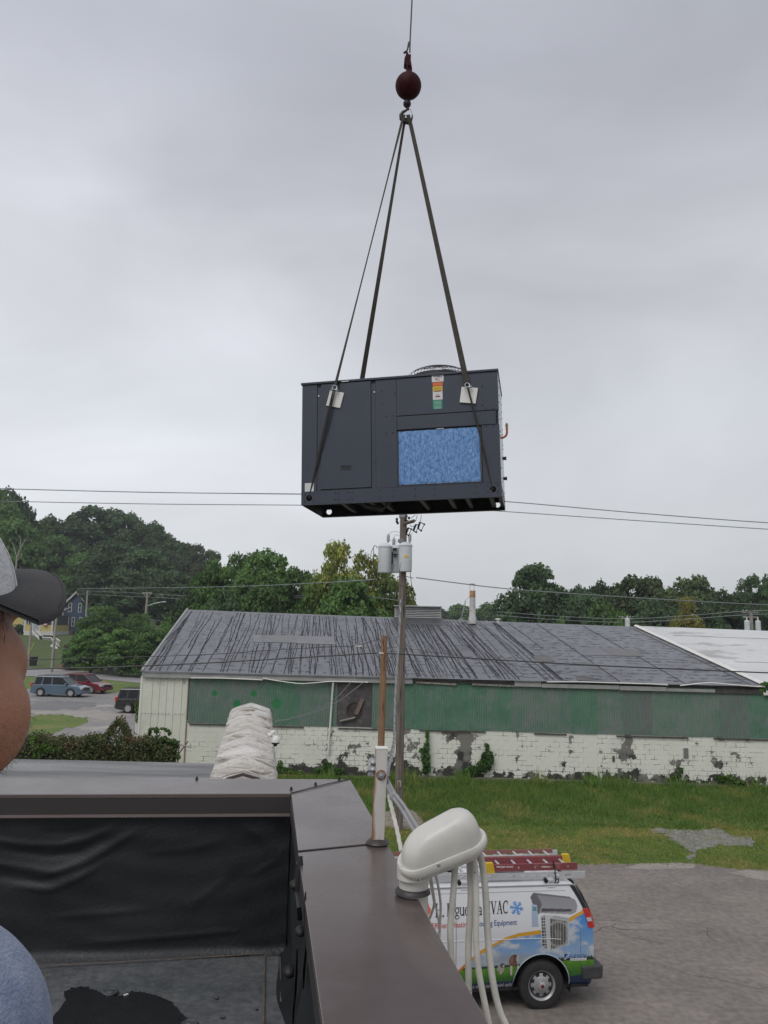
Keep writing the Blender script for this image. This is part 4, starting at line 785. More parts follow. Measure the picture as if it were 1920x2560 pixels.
for i in range(2): variant('bush%d'%i,seed=31+i,n=11000,ls=.040,lobes=40,low=.02)
variant('airy',seed=52,n=12000,ls=.030,lobes=50,gap=.1,low=.15); variant('airy2',seed=57,n=13000,ls=.030,lobes=46,gap=.08,low=.12)
variant('feather',seed=61,n=14000,ls=.028,lobes=34,gap=.1,low=.2)
LMC={}
def tree(px,py,Y,wpx,var,lm,label,name='tree',cat='tree',group=None,h=None,rot=None,zb=None):
    t=atY(px,py,Y); x=t[0]; z0=float(hz(x,Y)) if zb is None else zb; H=(t[2]-z0)*1.0; wd=wpx/F*Y
    o=thing(name,(x,Y,z0),label,cat,group); rot=random.uniform(0,6.28) if rot is None else rot
    for nm,k in (('crown',0),('trunk',1)):
        me=VAR[var][k]
        if k==0:
            kk=(var,lm)
            if kk not in LMC: m2=me.copy(); m2.materials.clear(); m2.materials.append(LM[lm]); LMC[kk]=m2
            me=LMC[kk]
        c=bpy.data.objects.new(nm,me); COL.objects.link(c); c.parent=o; c.rotation_euler=(0,0,rot); c.scale=(wd/.78,wd/.78,H/1.0)
    return o
HG='trees on the wooded hill'
T=[ # px, top, Y, width px, variant, material, label
 (-40,1200,190,250,'round0','mid','tall green tree on the hill cut by the left picture edge, above the white cap'),
 (22,1216,200,170,'round1','dark','dark tree forming the highest treetop at the far left of the hill'),
 (95,1300,205,150,'round2','mid','mid green tree in the dip right of the leftmost treetop'),
 (128,1285,212,110,'round3','dark','small dark treetop in the saddle between the two high crowns of the hill'),
 (245,1262,215,210,'round4','dark','broad dark rounded tree making the highest crown in the middle of the left hill'),
 (175,1305,208,150,'round0','dark','dark tree on the left shoulder of the broad rounded crown'),
 (325,1278,218,140,'round1','dark','dark tree right behind the broad rounded crown'),
 (385,1300,220,130,'round3','dark','dark tree where the hill skyline starts falling to the right'),
 (435,1345,214,120,'round2','dark','dark tree low on the falling skyline of the left hill'),
 (475,1355,222,110,'round4','olive','dark olive tree at the foot of the falling skyline'),
 (525,1372,215,100,'round0','olive','small olive tree between the hill and the mid green grove'),
 (35,1290,170,190,'round3','mid','mid green tree on the hillside above the cap brim, left'),
 (150,1335,200,150,'feather','mid','bright feathery tree on the slope above the tip of the cap brim'),
 (225,1370,198,130,'round1','mid','rounded mid green tree just above the blue house roof'),
 (285,1345,172,170,'round2','dark','dark tree in the middle of the hillside behind the forked utility pole'),
 (375,1370,168,170,'round4','dark','dark tree on the lower slope right of the forked utility pole'),
 (330,1425,150,170,'round0','dark','low dark tree behind the streetlight arm'),
 (445,1425,150,150,'round3','dark','low dark tree beside the left end of the warehouse roof'),
 (262,1440,192,110,'round4','dark','dark tree close behind the blue house gable'),
]
for a in T: tree(*a[:6],a[6],group=HG)
MG='grove behind the left half of the warehouse'
for a in [(545,1395,78,150,'round1','mid','mid green tree at the left end of the grove behind the warehouse'),
 (600,1376,80,150,'feather','mid','green tree with spiky top sprigs in the grove behind the warehouse'),
 (670,1368,76,190,'round2','mid','tallest mid green tree of the grove, left of the yellowing tree'),
 (740,1412,74,150,'round0','mid','rounded green tree at the right side of the grove'),
 (785,1440,72,110,'round4','mid','smaller green tree at the right end of the grove, beside the yellowing tree'),
 (640,1450,68,170,'round3','mid','low green tree in front of the grove just above the roof ridge'),
 (500,1440,82,120,'round0','dark','darker tree at the far left of the grove above the roof corner'),
 (560,1462,66,120,'bush1','dark','low dark bush above the left roof ridge')]: tree(*a[:6],a[6],group=MG)
tree(842,1342,64,150,'airy','yellow','tall airy yellowing tree, leftmost of its clump, left of the transformers')
tree(925,1372,66,170,'airy2','yellow','airy yellow green tree behind the pole transformers',group=None)
tree(995,1440,68,130,'airy','yellow','low airy yellow tree right of the big pole')
tree(880,1440,61,190,'bush0','mid','dense green undergrowth crown beneath the yellowing trees',name='bush',cat='bush')
tree(1025,1488,72,80,'bush1','mid','small green bush peeking above the ridge ventilator',name='bush',cat='bush')
for px,py,wd,v,l in ((1105,1520,70,'round1','small far tree left of the rusty chimney on the horizon'),(1150,1508,90,'round2','far tree directly behind the rusty chimney'),(1215,1505,110,'round3','rounded far tree on the horizon right of the rusty chimney'),(1265,1515,80,'round4','far tree low on the horizon beside the big dark maple'),(1060,1532,70,'round0','tiny far tree just right of the ridge ventilator')):
    tree(px,py,260,wd,v,'olive' if v=='round1' else 'mid',l,group='far trees on the horizon')
RG='trees behind the right half of the warehouse'
for a in [(1340,1402,84,190,'round0','dark','large round dark tree rising alone behind the warehouse, right of the chimney'),
 (1440,1460,100,130,'round3','dark','dark tree right beside the large round tree'),
 (1500,1448,104,110,'round1','dark','dark tree between the large round tree and the brownish one'),
 (1590,1434,92,190,'round4','olive','broad brownish green tree in the middle of the right tree line'),
 (1650,1438,98,90,'airy2','mid','lighter thin topped tree right of the brownish one'),
 (1730,1434,96,170,'round2','olive','tall brownish tree in the right part of the tree line'),
 (1800,1470,90,120,'round1','dark','dark green tree under the tall brownish one at the right'),
 (1885,1432,86,120,'feather','dark','dark feathery tree at the right picture edge'),
 (1950,1425,88,150,'round0','dark','dark tree cut off by the right picture edge'),
 (1640,1490,88,150,'round3','dark','low dark tree behind the golden leaved one'),
 (1510,1500,80,120,'bush0','mid','green rounded shrub just above the roof, middle of the right tree line'),
 (1715,1484,74,84,'airy','gold','slim golden leaved tree leaning at the right, in front of dark trees'),
 (1400,1541,76,60,'bush1','light','small pale bush on the roofline under the large round tree'),
 (1470,1478,96,150,'round2','dark','dark crown low between the large round tree and its right neighbours'),
 (1610,1482,90,170,'round1','dark','dark crown low beneath the broad brownish tree'),
 (1850,1478,92,150,'round4','dark','dark crown low near the far transformers at the right'),
 (1555,1524,78,80,'bush0','light','light green bush on the roofline below the brownish tree'),
 (1790,1530,76,90,'bush1','dark','low dark bush on the roofline near the far transformers')]: tree(*a[:6],a[6],group=RG)
SG='shrubs along the far road'
for a in [(265,1512,104,150,'feather','mid','feathery green shrub tree beside the blue house above the vines'),
 (345,1530,106,110,'feather','mid','green shrub tree beside the streetlight pole'),
 (235,1570,98,120,'bush0','light','left mound of vine covered shrubs by the road'),
 (310,1568,95,130,'bush1','light','middle mound of vine covered shrubs by the road'),
 (375,1580,93,100,'bush0','mid','right mound of shrubs beside the warehouse roof corner'),
 (430,1538,96,90,'feather','light','light green shrub tree touching the warehouse roof edge'),
 (185,1608,104,60,'bush1','dark','dark shrub left of the vine covered mounds'),
 (120,1588,150,40,'bush0','dark','clipped dark bush below the yellow porch'),
 (48,1560,160,44,'bush1','dark','dark bush at the corner of the yellow house')]: tree(*a[:6],a[6],name='shrub',cat='shrub',group=SG)
# bare forked dead tree
dt_=thing('dead_tree',(*(atY(38,1415,150)[:2]),float(hz(atY(38,1415,150)[0],150))),'bare grey forked dead tree against the hill just right of the white cap','tree')
s=MB(); 
for P,r_ in (([(38,1440),(42,1395),(50,1372),(66,1345)],.17),([(42,1395),(36,1370),(30,1355)],.09),([(50,1372),(52,1350),(48,1338)],.07),([(40,1405),(52,1392),(54,1385)],.07)):
    s.tube([atY(x,y,150) for x,y in P],[r_,r_*.8,r_*.6,r_*.3][:len(P)],6)
s.tube([tuple(dt_.location-Vector((0,0,1))),atY(38,1440,150)],.3,6); s.build('trunk',MT['woodgrey'],dt_)
# ================================================================ vine hedge and creepers
VM=leafmat('vine_leaves',(.075,.10,.03),(.14,.165,.05),2.2,c3=(.19,.125,.07),c3s=1.1,c3lo=.52,c3hi=.62)
VB=leafmat('fresh_vine_leaves',(.06,.14,.02),(.12,.22,.03),2.)
def vine(name,label,cat,pts_fn,n,size,m,stems=None,group=None,loc=(0,0,0),nrm=(0,-.7,.5)):
    o=thing(name,loc,label,cat,group); P=pts_fn(n); nr=rng.normal(size=P.shape)*.7+A(*nrm); nr/=np.linalg.norm(nr,axis=1)[:,None]
    V,Q=leafquads(P,nr,size*(.6+.8*rng.random(len(P))),.8); tag(npmesh('leaves',V,Q,m,o),kind='stuff')
    if stems: stems.build('stem',BK,o)
    return o
h0=atZ(60,1903+0,0); HYa,HYb=31.8,31.2
hx0_=atY(-260,1830,HYa)[0]; hx1_=atY(445,1834,HYb)[0]
def hedge(n):
    u=rng.random(n); x=hx0_+(hx1_-hx0_)*u; top=1.84+.05*np.sin(x*2.7)+.04*np.sin(x*6.1+1)+.22*rng.random(n)**5
    px_=pr(np.stack([x,0*x+31.4,0*x+1.8],1))[:,0]
    top=top+1.*np.exp(-((px_-298)/26)**2)*.75 -.1*(px_>400)
    q=rng.random(n); side=rng.random(n)<.72; z=np.where(side,top*q**.8,top-.12*q); y=np.where(side,31.2-.18*np.abs(rng.normal(size=n))-.05*np.sin(x*3+z*4)-.05*np.sin(x*11+z*9),31.2+rng.uniform(-.25,.5,n)); return np.stack([x,y,z],1)
s=MB()
for k in range(60): x=hx0_+(hx1_-hx0_)*k/60; s.tube([(x,31.4,0),(x+rng.normal(0,.1),31.35,.9),(x+rng.normal(0,.3),31.4,1.85)],.02,4)
hd_=vine('vine_hedge','long low fence smothered in brownish green vines left of the warehouse','hedge',hedge,42000,.085,VM,s,loc=((hx0_+hx1_)/2,31.3,0))
s=MB()
for k in range(22): x=hx0_+(hx1_-hx0_)*k/21; s.tube([(x,31.45,0),(x,31.45,1.75)],.03,6)
s.tube([(hx0_,31.45,1.72),(hx1_,31.45,1.72)],.025,6); s.tube([(hx0_,31.45,.1),(hx1_,31.45,.1)],.02,6); s.build('fence_frame',MT['steel'],hd_)
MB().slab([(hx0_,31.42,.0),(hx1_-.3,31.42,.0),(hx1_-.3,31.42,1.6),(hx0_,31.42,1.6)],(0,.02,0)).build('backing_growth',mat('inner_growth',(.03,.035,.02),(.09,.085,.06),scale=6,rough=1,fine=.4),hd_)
def blob(cs):
    def f(n):
        k=rng.integers(0,len(cs),n); C=np.array([np.append(atY(c[0],c[1],c[2]),[c[3]/F*c[2],c[4]/F*c[2]]) for c in cs])[k]; d=rng.normal(size=(n,3)); d/=np.linalg.norm(d,axis=1)[:,None]; r_=rng.random(n)**.4
        return np.stack([C[:,0]+d[:,0]*r_*C[:,3],C[:,1]+d[:,1]*r_*.15,C[:,2]+d[:,2]*r_*C[:,4]],1)
    return f
vine('creeper','fresh bright green creeper patch low at the left end of the vine hedge','creeper',blob([(95,1875,31,20,22),(120,1868,31,18,12),(85,1855,31,8,16),(150,1872,31,12,8)]),900,.11,VB,loc=(atY(95,1900,31)))
vine('creeper','creeper with trailing shoots at the right end of the hedge against the cream metal wall','creeper',blob([(395,1855,31,10,26),(405,1880,31,14,24),(392,1826,31,6,9),(380,1823,31,9,2.5),(374,1830,31,2.5,8),(408,1822,31,8,2),(418,1827,31,6,2),(424,1834,31,2.5,5),(412,1845,31,5,4),(422,1866,31,9,12),(436,1884,31,9,12),(445,1893,31,6,7),(425,1851,31,11,1.8),(441,1856,31,6,2.5),(404,1850,31,4,10),(430,1875,31,16,3)]),1300,.085,leafmat('dark_vine_leaves',(.03,.06,.015),(.08,.15,.03),3.),loc=(atY(400,1900,31)))  # dark green vine leaf colour
s=MB(); q=[atY(345,1760,36),atY(344,1800,36),atY(343,1850,36)]
pp=thing('standpipe',(*(atY(343,1850,36)[:2]),0),'white standpipe wrapped in vines at the warehouse left corner','pipe')
s.tube([A(*(q[2]*A(1,1,0))),atY(344,1797,36)],.085,10); s.build('pipe',MT['white'],pp); s=MB(); s._lathe(atY(344,1797,36),(0,0,1),[(0,.11),(.12,.11),(.16,.03)],10); s.build('pipe_cap',MT['steel'],pp)
vine('creeper','narrow creeper climbing the left corner of the warehouse','creeper',blob([(346,1770,36,6,14),(345,1795,36,5,14),(350,1820,36,4,18),(342,1760,36,4,5)]),500,.13,VB,loc=(*(atY(346,1850,36)[:2]),0))
rod=MB().tube([atY(398,1848,31.2),atY(478,1869,31.)],.028,6).build('metal_rod',MT['woodgrey'],None); tag(rod,'thin metal bar sticking out of the hedge to the right across the cream wall','bar')
# ivy and weeds along the warehouse wall
def wallblob(cs):
    def f(n):
        k=rng.choice(len(cs),n,p=np.array([c[2]*c[3] for c in cs])/sum(c[2]*c[3] for c in cs)); out=[]
        C=np.array([(wl(c[0],c[1],.1)[0],wl(c[0],c[1],.1)[1],c[2]/F*34.6,c[3]/F*34.6) for c in cs])[k]; d=rng.normal(size=(n,2)); d/=np.linalg.norm(d,axis=1)[:,None]; r_=rng.random(n)**.5
        s_=C[:,0]+d[:,0]*r_*C[:,2]; z=np.maximum(.02,C[:,1]+d[:,1]*r_*C[:,3]); o=.05+.22*rng.random(n)
        return wa+WDIR*s_[:,None]+np.stack([0*z,0*z,z],1)+WN*o[:,None]
    return f
IV=leafmat('ivy_leaves',(.03,.075,.018),(.075,.16,.03),3.)
vine('ivy_plant','slender ivy column climbing the block wall, left of the big worn patch','ivy',wallblob([(1068,1838,4,14),(1066,1868,7,14),(1064,1895,10,18),(1066,1920,10,16),(1054,1876,5,5)]),520,.12,IV,loc=W(wl(1066,1930)[0],0,.1))
vine('ivy_plant','bushy ivy clump at the right foot of the big worn patch on the block wall','ivy',wallblob([(1217,1872,4,12),(1212,1895,9,14),(1210,1915,18,14),(1185,1925,20,10),(1228,1895,5,16),(1170,1930,18,8)]),900,.12,IV,loc=W(wl(1210,1930)[0],0,.1))
vine('weed_bush','leafy green weed bush at the right base of the warehouse wall','weed',wallblob([(1818,1948,20,8),(1838,1958,20,8),(1800,1946,10,5),(1850,1966,14,7)]),500,.16,VB,loc=W(wl(1825,1955)[0],0,.2))
vine('weed_plant','sparse tall weed at the wall foot below the small wall plate','weed',wallblob([(1697,1930,2,14),(1690,1940,8,6),(1703,1925,3,8),(1715,1942,5,5)]),130,.10,IV,loc=W(wl(1697,1945)[0],0,.1))
vine('weed_plant','small weed clump at the base of the downspout','weed',wallblob([(820,1918,14,12),(800,1925,18,6),(850,1925,12,6)]),300,.11,IV,loc=W(wl(820,1930)[0],0,.1))
vine('weed_plant','low weeds at the left foot of the block wall beside the coated tile wall','weed',wallblob([(700,1915,6,14),(717,1924,10,7),(690,1928,10,8),(740,1930,20,5)]),330,.11,VB,loc=W(wl(705,1930)[0],0,.1))
vine('leafy_branch','green leafy twig reaching in at the right picture edge under the eave','branch',blob([(1912,1710,33,10,4),(1916,1722,33,8,4),(1908,1727,33,6,2),(1925,1716,33,12,14)]),90,.16,IV,loc=W(wl(1925,1800)[0],0,1.2))
# ================================================================ houses
CL=mat('cream_trim',(.6,.6,.58),(.55,.55,.53),rough=.6)
def housebox(t,name,x0,x1,y0,y1,z0,z1,m): return MB().hexa([(x0,y0,z0),(x1,y0,z0),(x1,y1,z0),(x0,y1,z0)],[(x0,y0,z1),(x1,y0,z1),(x1,y1,z1),(x0,y1,z1)]).build(name,m,t)
GLS=mat('dark_glass',(.03,.035,.04),(.06,.07,.08),scale=2,rough=.15)
def window(t,x0,x1,z0,z1,y):
    fr=housebox(t,'window',x0,x1,y-.08,y+.02,z0,z1,CL); g_=.22*(x1-x0)
    p=housebox(t,'pane',x0+g_,x1-g_,y-.10,y-.085,z0+g_,z1-g_,GLS); p.parent=fr; WM[p.name]=WM[t.name]
    p=housebox(t,'muntin',x0+g_,x1-g_,y-.12,y-.105,(z0+z1)/2-.05,(z0+z1)/2+.05,CL); p.parent=fr
Yh=172.
bp_=lambda px,py: atY(px,py,Yh)
hb=thing('blue_house',(*(bp_(190,1575)[:2]),bp_(190,1575)[2]),'dark blue two storey house with white trim and a steep front gable on the hill','house')
HB=mat('blue_siding',(.05,.085,.15),(.06,.098,.17),scale=1,rough=.7); HB2=mat('blue_siding_dark',(.02,.038,.09),rough=.7)
xl,xr=bp_(156,1540)[0],bp_(222,1540)[0]; zb_=bp_(190,1576)[2]-1.5; ze=bp_(190,1518)[2]; za=bp_(193,1484)[2]; xm=bp_(193,1484)[0]
MB().slab([(xl,Yh,zb_),(xr,Yh,zb_),(xr,Yh,ze),(xm,Yh,za),(xl,Yh,ze)],(0,11,0)).build('wall',HB,hb)
for a,b_ in (((xl-.7,ze-.65),(xm,za+.15)),((xm,za+.15),(xr+.7,ze-.65))):
    MB().slab([(a[0],Yh-.5,a[1]),(b_[0],Yh-.5,b_[1]),(b_[0],Yh-.5,b_[1]+.35),(a[0],Yh-.5,a[1]+.35)],(0,12,0)).build('roof',mat('house_shingle%d'%int(a[0]),(.07,.07,.075),rough=.9),hb)
    MB().slab([(a[0],Yh-.55,a[1]-.05),(b_[0],Yh-.55,b_[1]-.05),(b_[0],Yh-.55,b_[1]+.45),(a[0],Yh-.55,a[1]+.45)],(0,.06,0)).build('barge_board',CL,hb)
housebox(hb,'corner_board',xl-.1,xl+.25,Yh-.05,Yh+.1,zb_,ze,CL)
for px0,px1,py0,py1 in ((170,181,1507,1530),(195,205,1508,1531),(163,173,1543,1566),(178,188,1543,1566),(196,206,1543,1572)):
    a=bp_(px0,py1);b_=bp_(px1,py0); window(hb,a[0],b_[0],a[2],b_[2],Yh)
housebox(hb,'side_wing',bp_(120,1540)[0],xl,Yh+3,Yh+10,zb_,bp_(140,1528)[2],HB2)
MB().slab([(bp_(112,1540)[0],Yh+2.5,bp_(140,1534)[2]),(xl,Yh+2.5,bp_(140,1530)[2]),(xl,Yh+8,bp_(140,1512)[2]),(bp_(112,1540)[0],Yh+8,bp_(140,1514)[2])],(0,0,.2)).build('wing_roof',mat('wing_shingle',(.10,.10,.11),rough=.9),hb)
MB().box((bp_(165,1580)[0],Yh-.3,bp_(165,1583)[2]),(3.5,1,1.3)).build('foundation',mat('stone_foundation',(.22,.15,.11),(.15,.12,.1),scale=1,rough=.95),hb)
Yy=158.; yp=lambda px,py: atY(px,py,Yy)
hy=thing('yellow_house',(*(yp(95,1590)[:2]),yp(95,1590)[2]),'yellow house with a white screened porch and front steps, half hidden by the cap brim','house')
HY=mat('yellow_siding',(.55,.45,.16),(.5,.41,.14),scale=1,rough=.7)
zb_=yp(90,1592)[2]-1.5
housebox(hy,'wall',yp(-30,1540)[0],yp(78,1540)[0],Yy+3,Yy+12,zb_,yp(60,1500)[2],HY)
housebox(hy,'porch_wall',yp(61,1560)[0],yp(133,1560)[0],Yy,Yy+8,zb_,yp(90,1562)[2],HY)
housebox(hy,'porch_base',yp(61,1580)[0]-.05,yp(133,1580)[0]+.05,Yy-.1,Yy+8,zb_-.2,yp(90,1578)[2],CL)
housebox(hy,'screen',yp(62,1560)[0],yp(131,1560)[0],Yy+.3,Yy+7.8,yp(90,1563)[2],yp(90,1537)[2],mat('porch_screen',(.035,.045,.06),rough=.5))
for px in (62,82,100,131): housebox(hy,'porch_post',yp(px,1560)[0]-.16,yp(px,1560)[0]+.16,Yy-.06,Yy+.15,yp(90,1580)[2],yp(90,1537)[2],CL)
housebox(hy,'porch_door',yp(84,1560)[0],yp(98,1560)[0],Yy-.05,Yy+.05,yp(90,1578)[2],yp(90,1540)[2],mat('door_white',(.4,.42,.44),rough=.6))
MB().slab([(yp(55,1540)[0],Yy-.6,yp(90,1540)[2]),(yp(137,1540)[0],Yy-.6,yp(90,1540)[2]),(yp(137,1530)[0],Yy+8,yp(90,1520)[2]),(yp(55,1530)[0],Yy+8,yp(90,1520)[2])],(0,0,.3)).build('porch_roof',mat('porch_shingle',(.13,.13,.14),(.18,.18,.19),scale=2,rough=.85),hy)
MB().slab([(yp(-40,1540)[0],Yy+2.5,yp(60,1502)[2]),(yp(82,1540)[0],Yy+2.5,yp(60,1502)[2]),(yp(82,1540)[0],Yy+7.5,yp(60,1470)[2]),(yp(-40,1540)[0],Yy+7.5,yp(60,1470)[2])],(0,0,.3)).build('roof',mat('main_shingle',(.09,.09,.1),rough=.9),hy)
for px0,px1,py0,py1,yy in ((40,50,1537,1562,Yy+3),(64,74,1536,1561,Yy)): 
    a=yp(px0,py1);b_=yp(px1,py0); window(hy,a[0],b_[0],a[2],b_[2],yy)
fl_=thing('porch_flag',yp(115,1555),'small red striped flag hanging on the yellow porch','flag')
for i in range(5): a=yp(110,1550+i*3.2);b_=yp(119,1553.2+i*3.2); housebox(fl_,'stripe',a[0],b_[0],Yy-.3,Yy-.27,b_[2],a[2],mat('flag_%d'%i,(.45,.05,.05) if i%2==0 else (.6,.6,.6),rough=.8))
st=thing('front_steps',yp(110,1600),'long white railed steps zigzagging down the lawn from the yellow porch','steps')
def rail(pts,r_=.11):
    s=MB(); P=[atY(x,y,yy) for x,y,yy in pts]; s.tube(P,r_,4); Q=[p-A(0,0,1.) for p in P]; s.tube(Q,r_*.8,4)
    for a,b_ in zip(P[:-1],P[1:]):
        for k in range(8): q=a+(b_-a)*k/8; s.tube([q,q-A(0,0,1.)],.05,4)
    s.build('railing',CL,st)
rail([(80,1578,157),(98,1598,148)]); rail([(90,1574,157),(108,1594,148),(128,1594,147)]); rail([(128,1594,147),(142,1610,135)]); rail([(134,1592,147),(150,1602,136)])
MB().slab([atY(86,1590,156),atY(92,1586,156),atY(110,1606,147),atY(104,1606,147)],(0,0,-.3)).build('stair_run',CL,st)
MB().slab([atY(104,1604,147),atY(130,1602,147),atY(145,1620,135),atY(136,1620,135)],(0,0,-.3)).build('stair_run',CL,st)
# ================================================================ poles and wires
def pole(name,px0,py0,Y,r0,r1,pyt,pxt,label,group=None,m='woodgrey',base=None):
    b_=atY(px0,py0,Y); zb_=float(hz(b_[0],Y)) if base is None else base; t_=atY(pxt,pyt,Y); b0=A(b_[0],Y,zb_)
    o=thing(name,b0,label,'utility pole',group); n=14; P=[b0+A(0,0,-.2)+(t_-b0)*k/n for k in range(n+1)]
    s=MB().tube(P,[r0+(r1-r0)*k/n for k in range(n+1)],14); s.build('pole_shaft',MT[m],o,smooth=True); return o,b0,t_
PG_='roadside utility poles on the left'
o,b0,t_=pole('utility_pole',216,1550,120,.17,.12,1474,219,'grey pole standing right in front of the blue house gable',PG_)
o,b0,t_=pole('utility_pole',362,1560,118,.20,.14,1477,369,'grey pole with a crossarm and a long streetlight arm, above the shrubs',PG_)
s=MB(); q=atY(368,1482,118); s.box(q,(1.5,.12,.14)); s.tube([q+A(-.7,0,-.05),q+A(0,0,-.8)],.05,4); s.tube([q+A(.7,0,-.05),q+A(0,0,-.8)],.05,4); s.build('crossarm',MT['woodgrey'],o)
s=MB(); s.tube([atY(367,1515,118),atY(385,1509,118),atY(404,1505,118)],.05,6); s.build('lamp_arm',MT['steel'],o); s=MB(); s.sph(atY(410,1505,118),(.42,.2,.12)); s.build('street_lamp_head',MT['steel'],o,smooth=True)
pole('utility_pole',132,1640,99,.17,.14,1521,143,'brown roadside pole between the steps and the road, orange marks at its foot',PG_)
pole('utility_pole',74,1622,108,.16,.13,1535,80,'slim grey pole left of the steps with a yellow guy guard beside it',PG_)
y_=MB().tube([atY(86,1607,106),atY(64,1645,106)],.05,5).build('guy_guard',mat('yellow_plastic',(.55,.52,.06),rough=.5),None); tag(y_,'slanting yellow guy wire guard on the green slope','guy guard')
# main pole with three transformers
o,b0,t_=pole('transformer_pole',997,2044,26.1,.142,.118,1228,1010,'weathered wooden utility pole with three grey transformer cans in front of the warehouse',m='wood',base=0.)
Yp2=26.1
def pp6(cx,cy,Y=Yp2): return atY(880+cx/6.9125,1240+cy/6.9125,Y)
kk=Yp2/F/6.9125
GT=mat('transformer_grey',(.62,.65,.67),(.56,.59,.61),scale=3,rough=.35,spec=.5)
for cx,ct_,cb_,rad,dy in ((562,862,1325,120,.10),(740,885,1325,95,.42),(918,850,1308,118,-.28)):
    q=pp6(cx,cb_,Yp2+dy); H_c=(cb_-ct_)*kk; r_=rad*kk
    s=MB(); s._lathe(q,(0,0,1),[(0,r_*.94),(.02,r_*.97),(H_c-.05,r_*.97),(H_c-.045,r_*1.04),(H_c-.01,r_*1.04),(H_c+.0,r_),(H_c+.06,r_*.75),(H_c+.10,r_*.3),(H_c+.105,.01)],28); can=s.build('transformer_can',GT,o,smooth=True)
    bx_={562:(625,735),740:(722,800),918:(998,735)}[cx]; q=pp6(bx_[0],bx_[1]+70,Yp2+dy)
    s=MB(); s._lathe(q,(0,0,1),[(0,.03),(.04,.035),(.045,.05),(.09,.055),(.24,.055),(.27,.03),(.30,.02)],12); bu=s.build('bushing',mat('bushing_grey%d'%cx,(.38,.40,.42),(.3,.32,.34),rough=.3),o,smooth=True)
s=MB(); s.box(pp6(938,1043,Yp2-.28-118*kk*1.0),(.13,.006,.075)); s.build('warning_label',MT['lab_ye'] if 'lab_ye' in MT else mat('warn_yellow',(.66,.44,.04),rough=.5),o)
s=MB(); s.box(pp6(455,1120,Yp2+.0-.02),(.05,.03,.07)); s.build('warning_label',mat('warn_yellow2',(.66,.44,.04),rough=.5),o)
s=MB(); 
for x,y,a,b_ in ((690,1000,.07,.12),(690,1090,.05,.22),(740,920,.12,.08),(760,1005,.16,.03),(745,1043,.07,.05),(690,1160,.05,.05)): s.box(pp6(x,y,Yp2+.2),(a,.06,b_))
s.build('mounting_bracket',MT['black'],o)
BWm=MT['wire']
s=MB()
for pts,r_ in (([(640,705),(650,650),(700,620),(780,618),(900,650),(925,690)],3),([(722,745),(735,690),(780,672),(820,690)],3),([(660,770),(720,775),(790,790)],2.5),([(1000,690),(1030,650),(1060,625)],3)): s.tube(smoothpts([pp6(x,y,Yp2-.1) for x,y in pts]),r_*kk*1.1,5)
s.build('jumper_wire',MT['wiregrey'],o)
s=MB()
for pts,r_ in (([(385,870),(340,950),(322,1060),(345,1180),(420,1300),(485,1380),(480,1440)],5),([(440,905),(410,860),(375,880),(372,1000),(378,1200),(385,1460),(450,1540),(560,1640),(700,1700),(800,1620)],6),([(820,1300),(845,1100),(875,900),(888,845),(905,880),(920,910),(945,940)],5),([(972,890),(978,840),(1000,1000),(1005,1300),(1020,1450),(1035,1610)],6),([(780,1400),(860,1380),(960,1395),(1060,1420)],6),([(690,1560),(760,1540),(880,1560),(940,1620),(1000,1700)],5),([(690,1310),(720,1220),(745,1195)],4)): s.tube(smoothpts([pp6(x,y,Yp2-.42) for x,y in pts]),r_*kk,6)
s.build('secondary_lead',BWm,o)
MB().sph(pp6(1038,1605,Yp2-.4),.06,10,8).build('cable_weight',BWm,o)
s=MB(); q0,q1=pp6(900,480,Yp2-.1),pp6(1075,430,Yp2-.9); s.tube([q0,q1],.06,4); s.build('crossarm',MT['wood'],o)
s=MB()
for x,y in ((985,380),(940,350),(925,410),(960,440),(775,400),(775,440),(790,468)): s.sph(pp6(x,y,Yp2-.3),(.045,.045,.05),8,6)
s.build('pin_insulator',MT['black'],o)
# cut-out fuses: open rectangular frames with ribbed insulators
for P in (((1175,450),(1250,490),(1195,600),(1140,560)),((1105,490),(1150,505),(1110,625),(1060,600)),((975,545),(1025,575),(975,680),(935,650))):
    s=MB(); q=[pp6(x,y,Yp2-.6) for x,y in P]; s.tube([q[0],q[1]],.016,5); s.tube([q[1],q[2]],.012,5); s.tube([q[2],q[3]],.020,5)
    d=q[3]-q[0]
    for k in range(9): s._lathe(q[0]+d*k/9,unit(d),[(0,.018),(.02,.04),(.04,.018)],8)
    for z in (q[1],q[2]): s.sph(z,.035,8,6)
    s.build('fuse_cutout',MT['black'],o)
s=MB()
for a,b_ in (((1200,330),(1180,450)),((1130,330),(1095,440)),((1090,330),(1020,385)),((1000,500),(1030,530)),((1030,530),(1080,520))): s.tube([pp6(*a,Yp2-.5),pp6(*b_,Yp2-.6)],.010,5)
s.build('jumper_wire',MT['wire'],o)
s=MB()
for y in (340,352,364,376,760,775,790,805): s._lathe(pp6(880 if y<500 else 862,y,Yp2),(0,0,1),[(0,.135),(.02,.135)],16)
s.build('pole_band',MT['steel'],o)
s=MB(); s.slab([atY(994,1951,25.9),atY(1002,1952,25.9),atY(1002,1967,25.9),atY(994,1966,25.9)],(0,-.012,0)); s.build('number_plate',mat('plate_cream',(.6,.55,.35),rough=.6),o)
s=MB()
for y in (1954.5,1958.5,1962.5): s.slab([atY(996,y,25.88),atY(1000,y,25.88),atY(1000,y+2,25.88),atY(996,y+2,25.88)],(0,-.012,0))
s.build('plate_digits',MT['black'],o)
MB().tube([atY(992,2040,25.85),atY(996,1950,25.9),atY(1002,1700,25.95),atY(1004,1500,25.95)],.014,5).build('ground_wire',MT['wood'],o)
